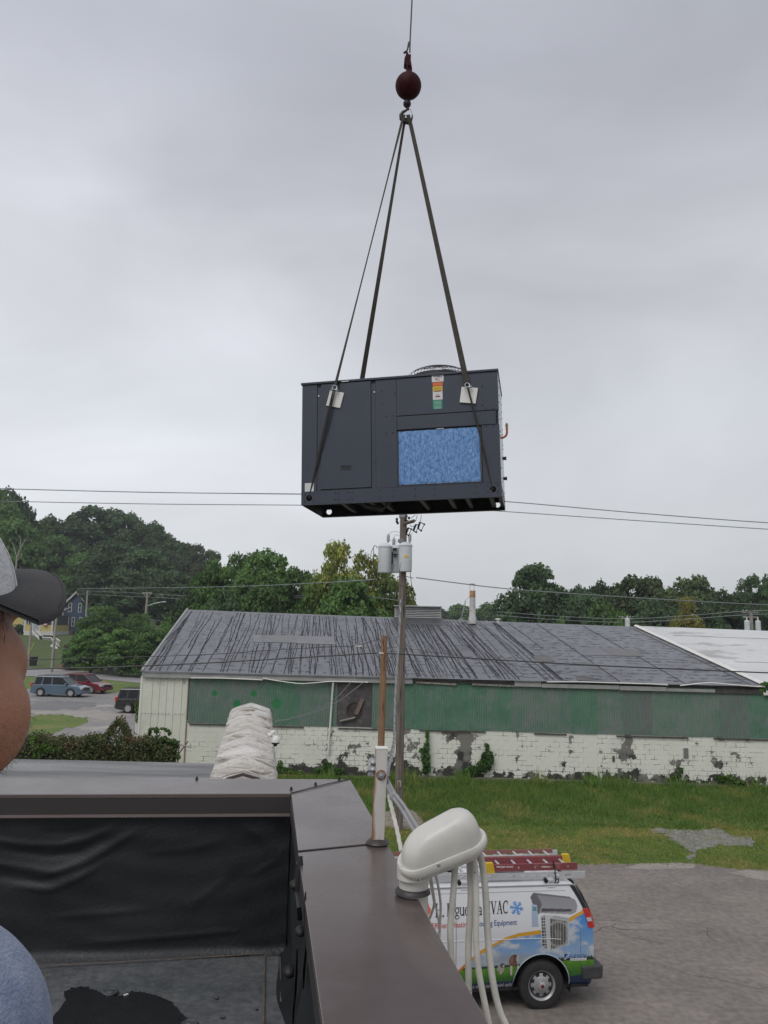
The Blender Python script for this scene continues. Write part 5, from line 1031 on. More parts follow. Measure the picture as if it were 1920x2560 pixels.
# brown stub pole
o,b0,t_=pole('stub_pole',945,2115,22.,.105,.088,1571,961,'short reddish brown wooden pole standing left of the transformer pole',m='wood2',base=0.)
MB()._lathe(atY(955,1634,22),(0,0,1),[(0,.10),(.03,.10)],16).build('cable_clamp',MT['white'],o)
# far poles with transformers
for px,py,Y,top,lb in ((866,1530,62,1483,'distant pole with two small transformers behind the left half of the roof ridge'),(1566,1560,64,1540,'small distant pole with a transformer peeking over the right half of the roof ridge'),(1876,1570,60,1525,'distant double crossarm pole with two transformers near the right picture edge')):
    o,b0,t_=pole('distant_pole',px,py,Y,.17,.13,top,px+1,lb,'distant poles behind the warehouse')
    q=atY(px,top+6,Y)
    if px>1000:
        s=MB(); s.box(q,(1.3 if px>1700 else .9,.12,.12)); 
        if px>1700: s.box(q-A(0,0,.35),(1.2,.12,.12))
        s.build('crossarm',MT['woodgrey'],o); s=MB()
        for d in (-.55,-.3,.3,.55): s.sph(q+A(d,0,.13),.06,8,6)
        s.build('pin_insulator',MT['steel'],o)
    zz=atY(px,1535 if px<1000 else (1566 if px>1800 else 1560),Y)[2]
    for d in ((-.28,.45) if px<1000 else ((-.42,.42) if px>1800 else (0.,))):
        s=MB(); s._lathe(A(q[0]+d,Y-.25,zz-.35),(0,0,1),[(0,.2),(.75,.2),(.8,.12),(.82,.02)],14); s._lathe(A(q[0]+d,Y-.25,zz+.45),(0,0,1),[(0,.05),(.2,.06),(.22,.02)],8); s.build('transformer_can',GT,o,smooth=True)
# wires
def wirep(pts,r_,label,m='wire',group=None):
    P=smoothpts([atY(*p) for p in pts],10); o=MB().tube(P,r_,5).build('overhead_wire',MT[m],None,smooth=True); return tag(o,label,'wire',group)
e0=(1006,1238,26)
wirep([(-300,1217,27),(0,1222,26.8),(380,1231,26.5),(760,1235,26.2),e0],.016,'upper overhead line crossing the sky left of the hanging unit',m='wiregrey')
wirep([(-300,1213,27.6),(0,1221,27.4),(150,1226,27.2),(560,1233.5,26.8),(760,1235.8,26.5),e0],.011,'companion wire merging with the upper overhead line left of the unit',m='wiregrey')
wirep([(-300,1248,26.8),(0,1253,26.6),(380,1260,26.4),(760,1263,26.2),(1005,1266,26)],.014,'lower overhead line crossing the sky left of the hanging unit',m='wiregrey')
wirep([e0,(1266,1254,25.8),(1600,1283,25.4),(1920,1307,25),(2200,1322,24.8)],.016,'upper overhead line running right from behind the hanging unit',m='wiregrey')
wirep([(1006,1262,26),(1266,1279,25.8),(1600,1302,25.4),(1920,1323,25),(2200,1338,24.8)],.014,'lower overhead line running right from behind the hanging unit',m='wiregrey')
wirep([(1040,1444,25.7),(1230,1468,26.5),(1400,1482,27),(1700,1501,28),(1920,1512,28.5),(2200,1520,29)],.017,'service wire running right from below the transformers past the chimney cap',m='wiregrey')
wirep([(193,1472,60),(560,1467,48),(800,1457,36),(935,1449,26.3)],.02,'wire from the transformer pole to the far left across the dark hill',m='wiregrey')
wirep([(-300,1683,21),(60,1673,21.6),(300,1667,21.8),(560,1655,22),(950,1632,22)],.018,'thick black cable across the lower roof left of the stub pole')
wirep([(950,1632,22),(1200,1647,21.8),(1500,1664,21.4),(1920,1682,21),(2300,1694,20.6)],.018,'thick black cable across the roof right of the stub pole')
wirep([(-300,1660,22),(200,1646,22),(500,1637,22),(700,1624,22),(850,1616,22),(890,1614,22),(950,1597,22)],.010,'thin cable above the thick one, left of the stub pole')
o=MB().slab([atY(888,1612,22),atY(903,1611,22),atY(903,1616,22),atY(888,1617,22)],(0,.04,0)).build('splice_box',MT['white'],None); tag(o,'small white splice sleeve on the thin cable left of the stub pole','splice')
wirep([(955,1619,22.1),(1000,1620,24),(1150,1640,28),(1500,1700,33)],.007,'very thin wire running right behind the two poles')
for i,(y0,y1,lb) in enumerate(((1490,1496,'upper of two thin wires on the dark hillside behind the streetlight pole'),(1499,1503,'lower of two thin wires on the dark hillside behind the streetlight pole'))):
    wirep([(195,y0-14,110),(369,y0-6,112),(560,y1-2,95),(860,1485+3*i,62)],.03,lb,m='wiregrey')
wirep([(216,1540,118),(363,1548,117),(420,1556,105)],.03,'low thin wire between the two grey poles left',m='wiregrey')
wirep([(866,1485,62),(950,1495,60),(1010,1503,58)],.025,'thin wire right of the distant pole behind the ridge',m='wiregrey')
for y0,lb in ((1536,'lower thin wire over the right treeline'),(1527,'upper thin wire over the right treeline')):
    wirep([(1240,y0+2,75),(1400,y0+14,70),(1566,y0+20,64),(1720,y0+12,62),(1850,y0+2,60),(1960,y0-2,60)],.028,lb,m='wiregrey')
wirep([(910,1705,33.9),(850,1750,33),(790,1780,30),(730,1797,24),(690,1803,10)],.012,'wire sagging from the warehouse eave to the coated tile wall, lower one',m='wiregrey')
wirep([(890,1690,33.9),(840,1745,33),(780,1779,30),(720,1797,24),(690,1803,10)],.010,'wire sagging from the warehouse eave to the coated tile wall, upper one',m='wiregrey')
# boulders, bins, truck along the road
def rock(px,py,Z_,w_,h_,label):
    p=G(px,py); Y=p[1]; s=MB(); vs=[]; s.sph((0,0,0),1,14,9); r=np.random.default_rng(int(px)); 
    s.v=[tuple(A(v[0]*w_/2*(1+.12*math.sin(v[1]*5+px)),v[1]*w_*.4,max(-.1,v[2])*h_*(1+.15*math.sin(v[0]*6)))+p) for v in [tuple(np.sign(c)*abs(c)**.6 for c in vv) for vv in s.v]]
    tag(s.build('boulder',mat('boulder_%d'%px,(.20,.20,.20),(.13,.13,.12),scale=2,rough=.95,fine=.2),None,smooth=False),label,'boulder','boulders beside the far road')
rock(172,1674,0,1.9,.85,'large flat topped grey boulder beside the far road'); rock(278,1685,0,1.1,.75,'smaller rounded grey boulder beside the far road'); rock(357,1688,0,.9,.5,'small pale boulder at the warehouse corner beside the road')
def simplebin(px,py,w_,h_,label,m,Y=None):
    p=G(px,py) if Y is None else atY(px,py,Y); p=A(p[0],p[1],float(hz(p[0],p[1]))); s=MB(); s.hexa([p+A(x*w_*.4,y*w_*.4,0) for x,y in ((-1,-1),(1,-1),(1,1),(-1,1))],[p+A(x*w_*.5,y*w_*.5,h_*.9) for x,y in ((-1,-1),(1,-1),(1,1),(-1,1))])
    o=thing('wheelie_bin',p,label,'bin'); s.build('bin_body',m,o); MB().slab([p+A(x*w_*.54,y*w_*.56,h_*.9) for x,y in ((-1,-1),(1,-1),(1,1),(-1,1))],(0,0,h_*.1)).build('lid',m,o)
simplebin(83,1637,1.,1.25,'black wheelie bin on the grass beside the far road',MT['black'],Y=112)
simplebin(153,1674-2,.5,.5,'small orange container beside the large boulder',mat('orange_plastic',(.5,.13,.05),rough=.6))
tp=thing('parked_pickup',atY(176,1630,112),'rear of a dark parked pickup by the vine mounds','pickup truck')
q=atY(176,1630,112); s=MB(); s.box(q+A(0,2.4,.75),(2.0,4.8,.6)); s.build('body',MT['black'],tp,bevel=.08); s=MB(); s.hexa([q+A(x,y,1.0) for x,y in ((-.95,1.6),(.95,1.6),(.95,4),(-.95,4))],[q+A(x,y,1.75) for x,y in ((-.75,1.9),(.75,1.9),(.75,3.4),(-.75,3.4))]); s.build('cab',MT['black'],tp,bevel=.05)
s=MB(); s.box(q+A(0,.0,.45),(2.0,.12,.18)); s.box(q+A(0,-.01,.9),(1.2,.05,.12)); s.build('bumper',MT['steel'],tp)
for x in (-.85,.85):
    for y in (.9,3.9): MB()._lathe(q+A(x-.1*np.sign(x),y,.38),(np.sign(x),0,0),[(0,.38),(.2,.38),(.22,.3)],16).build('wheel',MT['black'],tp)
    MB().box(q+A(x,-.01,.85),(.12,.05,.3)).build('tail_light',mat('tail_red%d'%int(x*100),(.3,.02,.02),rough=.3),tp)
# ================================================================ parked cars (far)
TY=mat('tyre_rubber',(.018,.018,.018),(.028,.027,.026),scale=9,rough=.85,bump=.2); GLD=mat('car_glass',(.012,.014,.017),(.02,.022,.025),rough=.1,spec=.25); ALU=mat('alloy_rim',(.42,.42,.42),(.5,.5,.5),rough=.35,metal=.6); HLM=mat('headlamp',(.55,.56,.58),(.4,.42,.45),rough=.15); TLM=mat('tail_lamp_red',(.42,.02,.02),(.5,.03,.02),rough=.2); DKP=mat('dark_plastic',(.035,.035,.037),(.05,.05,.052),rough=.6)
def car(label,loc,yaw,paint,L=4.45,Wd=1.8,wb=2.62,wr=.35,prof=None,gh=None,roofm=None,clad=None,rails=True):
    """x forward; prof: upper outline of the lower body; gh: greenhouse outline"""
    M=Matrix.Translation(Vector(tuple(loc)))@Matrix.Rotation(yaw,4,'Z'); t=thing('parked_car',loc,label,'car','cars parked in the far lot',M=M)
    xr=-L/2; ax0=xr+ (L-wb)*.47; ax1=ax0+wb
    def arch(cx,r,n=9): return [(cx+r*math.cos(a),wr+r*math.sin(a)) for a in np.linspace(math.pi+.35,-.35,n)]
    low=[(xr+.05,.32)]+[(x,max(z,.22)) for x,z in arch(ax0,wr+.07)]+[(x,max(z,.22)) for x,z in arch(ax1,wr+.07)]+[(L/2-.05,.28)]
    up=[(x*L-L/2,z) for x,z in prof][::-1]
    pts=low+up; h=Wd/2
    mb=MB(); n=len(pts); ring=[]
    def rg(y,sc): return [(x*(1 if sc==1 else .985),y,.35+(z-.35)*sc if z>.35 else z) for x,z in pts]
    R_=[rg(-h+.03,.965),rg(-h,.9) if False else rg(-h+.0,.93),rg(-h*.6,1.0),rg(h*.6,1.0),rg(h,.93),rg(h-.03,.965)]
    R_=[rg(-h,.94),rg(-h*.8,1.),rg(h*.8,1.),rg(h,.94)]
    vs=[p for r in R_ for p in r]; fs=[(i*n+k,i*n+(k+1)%n,(i+1)*n+(k+1)%n,(i+1)*n+k) for i in range(3) for k in range(n)]+[tuple(range(n)),tuple(3*n+k for k in range(n))]
    mb.add(vs,fs).build('body',paint,t,raw=True,bevel=.03)
    g=[(x*L-L/2,z) for x,z in gh]; hg=Wd/2-.12; zt=max(z for _,z in g); zb0=min(z for _,z in g)
    def yy(z): return hg-.14*(z-zb0)/(zt-zb0)
    n=len(g); vs=[(x,-yy(z),z) for x,z in g]+[(x,yy(z),z) for x,z in g]
    MB().add(vs,[tuple(range(n)),tuple(range(n,2*n))]+[(i,(i+1)%n,n+(i+1)%n,n+i) for i in range(n)]).build('window_glass',GLD,t,raw=True,bevel=.02)
    # roof skin and pillars
    top=[p for p in g if p[1]>zt-.12]; x0,x1=min(p[0] for p in top),max(p[0] for p in top)
    MB().hexa([(x0-.02,-hg+.10,zt-.05),(x1+.05,-hg+.10,zt-.05),(x1+.05,hg-.10,zt-.05),(x0-.02,hg-.10,zt-.05)],[(x0+.02,-hg+.16,zt+.03),(x1-.05,-hg+.16,zt+.03),(x1-.05,hg-.16,zt+.03),(x0+.02,hg-.16,zt+.03)]).build('roof',roofm or paint,t,raw=True,bevel=.02)
    gx0,gx1=min(p[0] for p in g),max(p[0] for p in g); 
    def pil(xa,xb,w_):
        for sg in (-1,1): MB().hexa([(xa,sg*(hg-.01),zb0),(xa+w_,sg*(hg-.01),zb0),(xa+w_,sg*(hg+.014),zb0),(xa,sg*(hg+.014),zb0)],[(xb,sg*(hg-.15),zt-.02),(xb+w_*.8,sg*(hg-.15),zt-.02),(xb+w_*.8,sg*(hg-.126),zt-.02),(xb,sg*(hg-.126),zt-.02)]).build('pillar',paint,t,raw=True)
    pil(gx0-.0,x0-.03,.10); pil(gx1-.10,x1-.04,.09); xm=(gx0+gx1)/2; pil(xm-.05,xm-.08,.08); pil(gx0+(xm-gx0)*.42,gx0+(xm-gx0)*.48,.09)
    if rails:
        for sg in (-1,1): MB().tube([(x0+.1,sg*(hg-.18),zt+.03),(x0+.2,sg*(hg-.18),zt+.08),(x1-.4,sg*(hg-.18),zt+.08),(x1-.25,sg*(hg-.18),zt+.03)],.02,6).build('roof_rail',DKP,t,raw=True)
    for cx in (ax0,ax1):
        for sg in (-1,1):
            w_=MB()._lathe((cx,sg*(h-.20),wr),(0,sg,0),[(0,wr*.9),(.02,wr),(.18,wr),(.20,wr*.93),(.201,wr*.64),(.17,wr*.6),(.17,.001)],26).build('wheel',TY,t,raw=True,smooth=True)
            r_=MB(); r_._lathe((cx,sg*(h-.03),wr),(0,sg,0),[(0,wr*.60),(.02,wr*.60),(.021,wr*.53),(.005,wr*.5)],20); 
            for k in range(5):
                a=2*math.pi*k/5+.3; r_.hexa([(cx+wr*.08*math.cos(a+q),sg*(h-.02),wr+wr*.08*math.sin(a+q)) for q in (-1.2,1.2,1.9,-1.9)],[(cx+wr*.55*math.cos(a+q),sg*(h-.005),wr+wr*.55*math.sin(a+q)) for q in (-.16,.16,.3,-.3)])
            r_._lathe((cx,sg*(h-.03),wr),(0,sg,0),[(0,wr*.16),(.03,wr*.14)],10); o=r_.build('rim',ALU,t,raw=True); o.parent=w_
    for sg in (-1,1):
        MB().box((L/2-.14,sg*(h-.22),.74),(.26,.42,.17),np.array(Matrix.Rotation(-.35*sg*0,3,'Z'))).build('headlight',HLM,t,raw=True,bevel=.03)
        MB().box((-L/2+.07,sg*(h-.12),1.0),(.18,.26,.30)).build('tail_light',TLM,t,raw=True,bevel=.03)
        MB().box((gx1-.35,sg*(h+.06),zb0+.10),(.16,.22,.15)).build('side_mirror',paint,t,raw=True,bevel=.03)
        for x in (xm-.25,xm+.75): MB().box((x,sg*(h+.005),zb0-.14),(.18,.03,.04)).build('door_handle',paint,t,raw=True)
        if clad: MB().box((0,sg*(h+.003),.42),(wb-2*wr-.2,.03,.22)).build('side_cladding',clad,t,raw=True,bevel=.01)
        for x in (xm-.02,xm+.98): MB().box((x,sg*(h-.005),.68),(.012,.02,.55)).build('door_gap',MT['black'],t,raw=True)
    MB().box((L/2-.05,0,.42),(.16,Wd-.14,.26)).build('front_bumper',clad or paint,t,raw=True,bevel=.05); MB().box((-L/2+.04,0,.48),(.18,Wd-.1,.30)).build('rear_bumper',clad or paint,t,raw=True,bevel=.05)
    MB().box((L/2+.01,0,.68),(.06,1.0,.18)).build('grille',MT['black'],t,raw=True)
    return t
suv=[(0,.45),(.005,.95),(.02,1.02),(.30,1.05),(.68,1.04),(.74,1.02),(.90,.93),(.97,.82),(.99,.6),(1,.4)]
sgh=[(.035,1.0),(.075,1.62),(.12,1.66),(.50,1.69),(.58,1.64),(.76,1.0)]
BLU=mat('slate_blue_paint',(.075,.125,.175),(.08,.13,.18),rough=.25,coat=.6); RED=mat('dark_red_paint',(.16,.018,.025),(.18,.02,.03),rough=.25,coat=.6); BKP=mat('black_car_paint',(.018,.018,.024),(.022,.022,.028),rough=.25,coat=.6)
p=G(140,1743); car('slate blue compact wagon with roof rails, nearest of the pair in the far lot',A(p[0],p[1]+.9,0),math.radians(-3),BLU,L=4.5,Wd=1.8,prof=suv,gh=sgh,wr=.36)
p=G(186,1736); car('dark red crossover parked just behind the slate blue wagon, its nose to the right',A(p[0]+.2,p[1]+2.0,0),math.radians(-16),RED,L=4.6,Wd=1.84,prof=[(0,.5),(.01,1.0),(.03,1.06),(.3,1.08),(.64,1.05),(.72,1.02),(.88,.92),(.96,.78),(.99,.55),(1,.4)],gh=[(.03,1.02),(.08,1.55),(.2,1.66),(.45,1.68),(.55,1.62),(.76,1.0)],wr=.36,rails=False)
p=G(315,1784); car('black old boxy wagon with roof rack partly hidden by the warehouse corner',A(p[0]+1.45,p[1]+.9,0),math.radians(2),BKP,L=4.6,Wd=1.82,prof=[(0,.5),(.0,1.0),(.015,1.05),(.3,1.06),(.66,1.05),(.72,1.03),(.95,.95),(.985,.85),(1,.55)],gh=[(.02,1.02),(.06,1.62),(.10,1.66),(.50,1.68),(.56,1.64),(.68,1.03)],wr=.36,clad=mat('grey_cladding',(.10,.10,.105),(.12,.12,.125),rough=.6))
# ================================================================ the service van
vy=math.radians(8.5); O=G(1356,2527); EX=A(-math.cos(vy),-math.sin(vy),0); EY=A(-math.sin(vy),math.cos(vy),0)
def Vn(x,y,z): return O+EX*x+EY*y+A(0,0,z)
vt=thing('service_van',Vn(1.7,1,0),'white service van with colourful heating and cooling advertising wrap and ladders on its roof','van')
XR,XF=-.96,4.75; ZB=.345; ZS=1.98; VW=2.0; WB=3.45; TR=.392
def sy(z):  # inward offset of the side at height z
    if z<.62: return .02+.05*((.62-z)/.22)**2
    if z<1.25: return .02*(1-min(1,(z-.62)/.3))
    return .125*((z-1.25)/.73)**1.6
def xrear(z): return XR+.02+(.0 if z<1.2 else .30*((z-1.2)/.78)**1.7)+(.03*((.62-z)/.22) if z<.62 else 0)
def xfront(z): return XF-(0 if z<1.0 else .95*((z-1.0)/.98))-(.03 if z<.6 else 0)
def vcrop(x,y,z): q=pr(Vn(x,y,z)); return (q[...,0]-1040)*3.318,(q[...,1]-2080)*3.318
def vnoise(x,y,s,seed):
    o=0*x
    for k in range(7): a=seed*1.7+k*2.4; f=s*(1.35**k); o=o+np.sin(x*f*math.cos(a)+y*f*math.sin(a)+k*1.3+1.5*np.sin(y*f*.7+k))/(1.25**k)
    return o/3.2
NX,NZ=760,230
us=np.linspace(0,1,NX); zs_=ZB+(ZS-ZB)*np.linspace(0,1,NZ); gx=np.zeros((NZ,NX)); gy=np.zeros((NZ,NX)); gz=np.zeros((NZ,NX))
for j,z in enumerate(zs_): gx[j]=xrear(z)+(xfront(z)-xrear(z))*us; gz[j]=z; gy[j]=sy(z)
PW_=O+EX*gx[...,None]+EY*gy[...,None]+np.stack([0*gz,0*gz,gz],-1)
q=pr(PW_); CX=(q[...,0]-1040)*3.318; CY=(q[...,1]-2080)*3.318
col=np.zeros((NZ,NX,3))+np.array([.66,.67,.69])
def inp(P): return inpoly(CX.ravel(),CY.ravel(),P).reshape(CX.shape)
def setc(m,c): col[m]=c
xu=[-2000,-300,200,340,405,520,580,640,740,850,1035,1150,1265,1335,1395,1500]; yu=[2400,1560,1260,1160,1095,995,955,930,875,840,812,770,715,675,640,590]; xl_=xu; yl_=[2420,1590,1295,1185,1122,1025,990,955,900,868,848,806,752,708,672,620]
U_=np.interp(CX,xu,yu); L_=np.interp(CX,xl_,yl_)
hor=np.interp(CX,[-500,350,900,1250,1480],[1190,1150,1112,1066,1055]); spk=hor-14-16*np.abs(np.sin(CX*.09+3*np.sin(CX*.031)))*(CX>1150)-7*np.abs(np.sin(CX*.21)); bl_=np.interp(CX,[-500,470,870,1240,1445],[1265,1258,1228,1196,1180])
land=CY>L_
n_=vnoise(CX,CY*1.5,.016,2.)+.35*vnoise(CX,CY,.05,5.); t1=np.clip((n_+.15)*1.6,0,1)[...,None]; hzf=np.clip((hor-CY)/330,0,1)[...,None]
skyc=(np.array([.30,.42,.55])*(1-hzf)+np.array([.05,.23,.58])*hzf); cl=np.array([.52,.57,.63])*(.75+.25*np.clip(n_,0,1)[...,None]); skyc=skyc*(1-t1)+cl*t1
grey=np.clip((700-CX)/260,0,1)[...,None]*np.clip((CY-930)/100,0,1)[...,None]*.0+np.exp(-((CX-800)/260)**2)[...,None]*np.clip((CY-985)/60,0,1)[...,None]*.75; skyc=skyc*(1-grey)+np.array([.27,.30,.34])*grey
col=np.where(land[...,None],skyc,col)
st_=(CY>U_)&(CY<L_); og=np.clip((CX-340)/200,0,1)[...,None]; col=np.where(st_[...,None],np.array([.50,.13,.03])*(1-og)+np.array([.62,.32,.02])*og,col)
setc(land&(CY>spk),[.018,.035,.02]); gd=np.clip((CY-hor)/90,0,1)[...,None]; gr_=(np.array([.10,.26,.02])*(1-gd)+np.array([.03,.13,.015])*gd)*(1+.25*vnoise(CX,CY,.11,9.)[...,None]); col=np.where((land&(CY>hor))[...,None],gr_,col); setc(CY>bl_,[.010,.028,.085])
# wall unit, remote, condenser
setc(inp([(948,540),(972,503),(1003,515),(1045,600),(1024,680),(1008,684),(975,620)]),[.10,.095,.105])
g0_=inp([(1003,512),(1270,540),(1322,562),(1340,612),(1328,665),(1290,683),(1020,672),(1044,600)]); gg=np.clip((CY-520)/170,0,1)[...,None]; col=np.where(g0_[...,None],np.array([.22,.22,.235])*(1-gg)+np.array([.30,.30,.31])*gg,col)
setc(inp([(975,503),(1270,536),(1300,552),(1010,524)]),[.13,.12,.13]); setc(inp([(1046,634),(1298,640),(1284,662),(1036,663)]),[.05,.045,.05]); setc(inp([(1040,655),(1290,652),(1284,658),(1038,663)]),[.14,.12,.13]); 
setc(inp([(957,600),(1004,604),(1018,786),(962,790)]),[.34,.42,.54]); setc(inp([(968,622),(1000,622),(1000,657),(968,655)]),[.10,.22,.25])
setc(inp([(1033,700),(1070,688),(1150,693),(1265,712),(1273,930),(1118,982),(1085,976),(1043,956)]),[.50,.51,.50]); setc(inp([(1150,692),(1266,712),(1272,735),(1115,716)]),[.36,.37,.37])
sd1=inp([(1040,702),(1068,692),(1086,970),(1049,950)]); setc(sd1,[.03,.04,.07]); setc(sd1&((CY%27)<7),[.45,.46,.46]); setc(sd1&(np.abs((CX-1040-(CY-700)*.06)-16)<2.5),[.4,.42,.42])
gr1=inp([(1110,718),(1250,738),(1250,932),(1120,975)]); rr_=np.hypot(CX-1180,(CY-845)*.9); base_=np.array([.085,.085,.08])+0*col; base_=np.where((np.abs(rr_-92)<9)[...,None],np.array([.26,.25,.23]),base_); base_=np.where((rr_<30)[...,None],np.array([.16,.16,.15]),base_); base_=np.where((((CX-1110)%22)<3.5)[...,None],np.array([.42,.42,.41]),base_); col=np.where(gr1[...,None],base_,col)
setc(inp([(1253,738),(1262,732),(1262,930),(1253,932)]),[.30,.34,.42])
# snowflake and flame
fx_,fy_=835,632; sf=np.zeros(CX.shape,bool)
def seg(x0,y0,x1,y1,w_):
    dx,dy=x1-x0,y1-y0; t_=np.clip(((CX-x0)*dx+(CY-y0)*dy)/(dx*dx+dy*dy),0,1); return np.hypot(CX-x0-t_*dx,CY-y0-t_*dy)<w_
for k in range(6):
    a=math.radians(60*k+8); c_,s_=math.cos(a),math.sin(a); sf|=seg(fx_,fy_,fx_+54*c_,fy_+58*s_,4.4)
    for d in (24,38):
        for sg in (-.85,.85): a2=a+sg; sf|=seg(fx_+d*c_,fy_+d*1.07*s_,fx_+d*c_+18*math.cos(a2),fy_+d*1.07*s_+18*math.sin(a2),3.6)
    a3=a+math.radians(60); sf|=seg(fx_+22*c_,fy_+23*s_,fx_+22*math.cos(a3),fy_+23*math.sin(a3),2.8)
setc(sf,[.03,.22,.55])
setc(inp([(76,660),(84,625),(108,585),(106,612),(124,640),(120,668),(100,692),(82,684)]),[.60,.10,.04]); setc(inp([(60,672),(110,690),(110,702),(70,700)]),[.62,.32,.05])
# two dogs on the meadow
def ell(cx,cy,a,b_,ang=0): c_,s_=math.cos(ang),math.sin(ang); x,y=CX-cx,CY-cy; return ((x*c_+y*s_)/a)**2+((-x*s_+y*c_)/b_)**2<1
for m_,c_ in ((ell(806,1072,34,48,.15),[.16,.075,.045]),(ell(820,1045,30,28),[.10,.06,.05]),(ell(842,1050,10,26,.1),[.45,.42,.40]),(inp([(780,1110),(800,1110),(796,1185),(783,1188)]),[.48,.45,.42]),(inp([(838,1105),(856,1112),(864,1170),(850,1172)]),[.5,.48,.45]),(ell(796,1060,12,26,.3),[.24,.13,.09]),(ell(704,1135,30,34,.2),[.34,.31,.28]),(ell(718,1108,20,18),[.06,.06,.06]),(ell(726,1112,8,10),[.5,.48,.46]),(inp([(682,1150),(694,1150),(692,1184),(684,1184)]),[.3,.2,.15]),(inp([(702,1155),(716,1155),(708,1182),(700,1180)]),[.45,.4,.38])): setc(m_,c_)
# logo box
setc(inp([(1220,1008),(1278,1000),(1276,1012),(1240,1058),(1232,1060)]),[.55,.60,.66]); setc(inp([(1228,1012),(1254,1008),(1232,1050)]),[.01,.02,.05]); setc(inp([(1250,1010),(1270,1008),(1238,1052),(1234,1050)]),[.03,.22,.55])
# remove wheel arch
ok=np.hypot(gx-0,(gz-TR)*.98)>TR+.10; ok&=np.hypot(gx-WB,gz-TR)>TR+.09
idx=np.arange(NZ*NX).reshape(NZ,NX); kf=ok[:-1,:-1]&ok[1:,:-1]&ok[:-1,1:]&ok[1:,1:]
Qf=np.stack([idx[:-1,:-1],idx[:-1,1:],idx[1:,1:],idx[1:,:-1]],-1)[kf]
VP=bpy.data.materials.new('van_wrap_print'); VP.use_nodes=True; t=VP.node_tree; b=t.nodes['Principled BSDF']; at_=N(t,'ShaderNodeVertexColor',layer_name='print'); t.links.new(at_.outputs[0],b.inputs['Base Color']); b.inputs['Roughness'].default_value=.32; b.inputs['Coat Weight'].default_value=.4; b.inputs['Coat Roughness'].default_value=.1
npmesh('body_side',PW_.reshape(-1,3),Qf,VP,vt,cols=col.reshape(-1,3),smooth=True)
VWH=mat('van_white',(.66,.67,.69),(.60,.61,.63),scale=2,rough=.3,coat=.4)
# far side, roof, rear, nose
mb=MB(); mb.grid(lambda u,v: Vn(*(lambda z:(xrear(z)+(xfront(z)-xrear(z))*u,VW-sy(z),z))(ZB+(ZS-ZB)*v)),24,14); mb.build('body_far_side',VWH,vt,smooth=True)
def roofx(u,v):
    y=sy(ZS)+(VW-2*sy(ZS))*v; crown=.155*(1-abs(2*v-1)**2.6); xr_=xrear(ZS)+.18*(1-abs(2*v-1)**3)*0; x=xr_+(xfront(ZS)-xr_)*u; rb=.02*math.sin(v*math.pi*9)*0
    edge=min(1,u*14)**.6; return Vn(x,y,ZS+crown*edge)
MB().grid(roofx,50,26).build('roof',VWH,vt,smooth=True)
MB().tube([Vn(xrear(ZS)+.01+(xfront(ZS)-xrear(ZS))*k/20,sy(ZS)-.008,ZS+.002) for k in range(21)],.011,5).build('drip_rail',mat('rail_grey',(.33,.34,.36),rough=.5),vt)
for z_,dx in ((1.895,.22),): MB().tube([Vn(xrear(z_)+dx+(3.9-dx)*k/20,sy(z_)-.001,z_) for k in range(21)],.005,4).build('panel_crease',mat('crease_grey',(.40,.41,.43),rough=.5),vt)
MB().tube([Vn(-.35+3.6*k/14,sy(1.145)-.003,1.16-.03*max(0,(2-k)/2)**2) for k in range(15)],.006,4).build('panel_crease',VWH,vt)
def rear(u,v):
    z=ZB+(ZS-ZB)*v; s_=math.sin(math.pi*u); return Vn(xrear(z)-.075*min(1,s_*2.5)**.5,sy(z)+(VW-2*sy(z))*u,z)
MB().grid(rear,20,18).build('rear_doors',VWH,vt,smooth=True)
MB().grid(lambda u,v: Vn(xfront(ZB+(ZS-ZB)*v)+.12*math.sin(math.pi*u),sy(ZB+(ZS-ZB)*v)+(VW-2*sy(ZB+(ZS-ZB)*v))*u,ZB+(ZS-ZB)*v),16,18).build('nose',VWH,vt,smooth=True)
MB().hexa([Vn(XR+.1,.06,ZB-.02),Vn(XF-.1,.06,ZB-.02),Vn(XF-.1,VW-.06,ZB-.02),Vn(XR+.1,VW-.06,ZB-.02)],[Vn(XR+.1,.06,ZB+.02),Vn(XF-.1,.06,ZB+.02),Vn(XF-.1,VW-.06,ZB+.02),Vn(XR+.1,VW-.06,ZB+.02)]).build('underbody',MT['black'],vt)
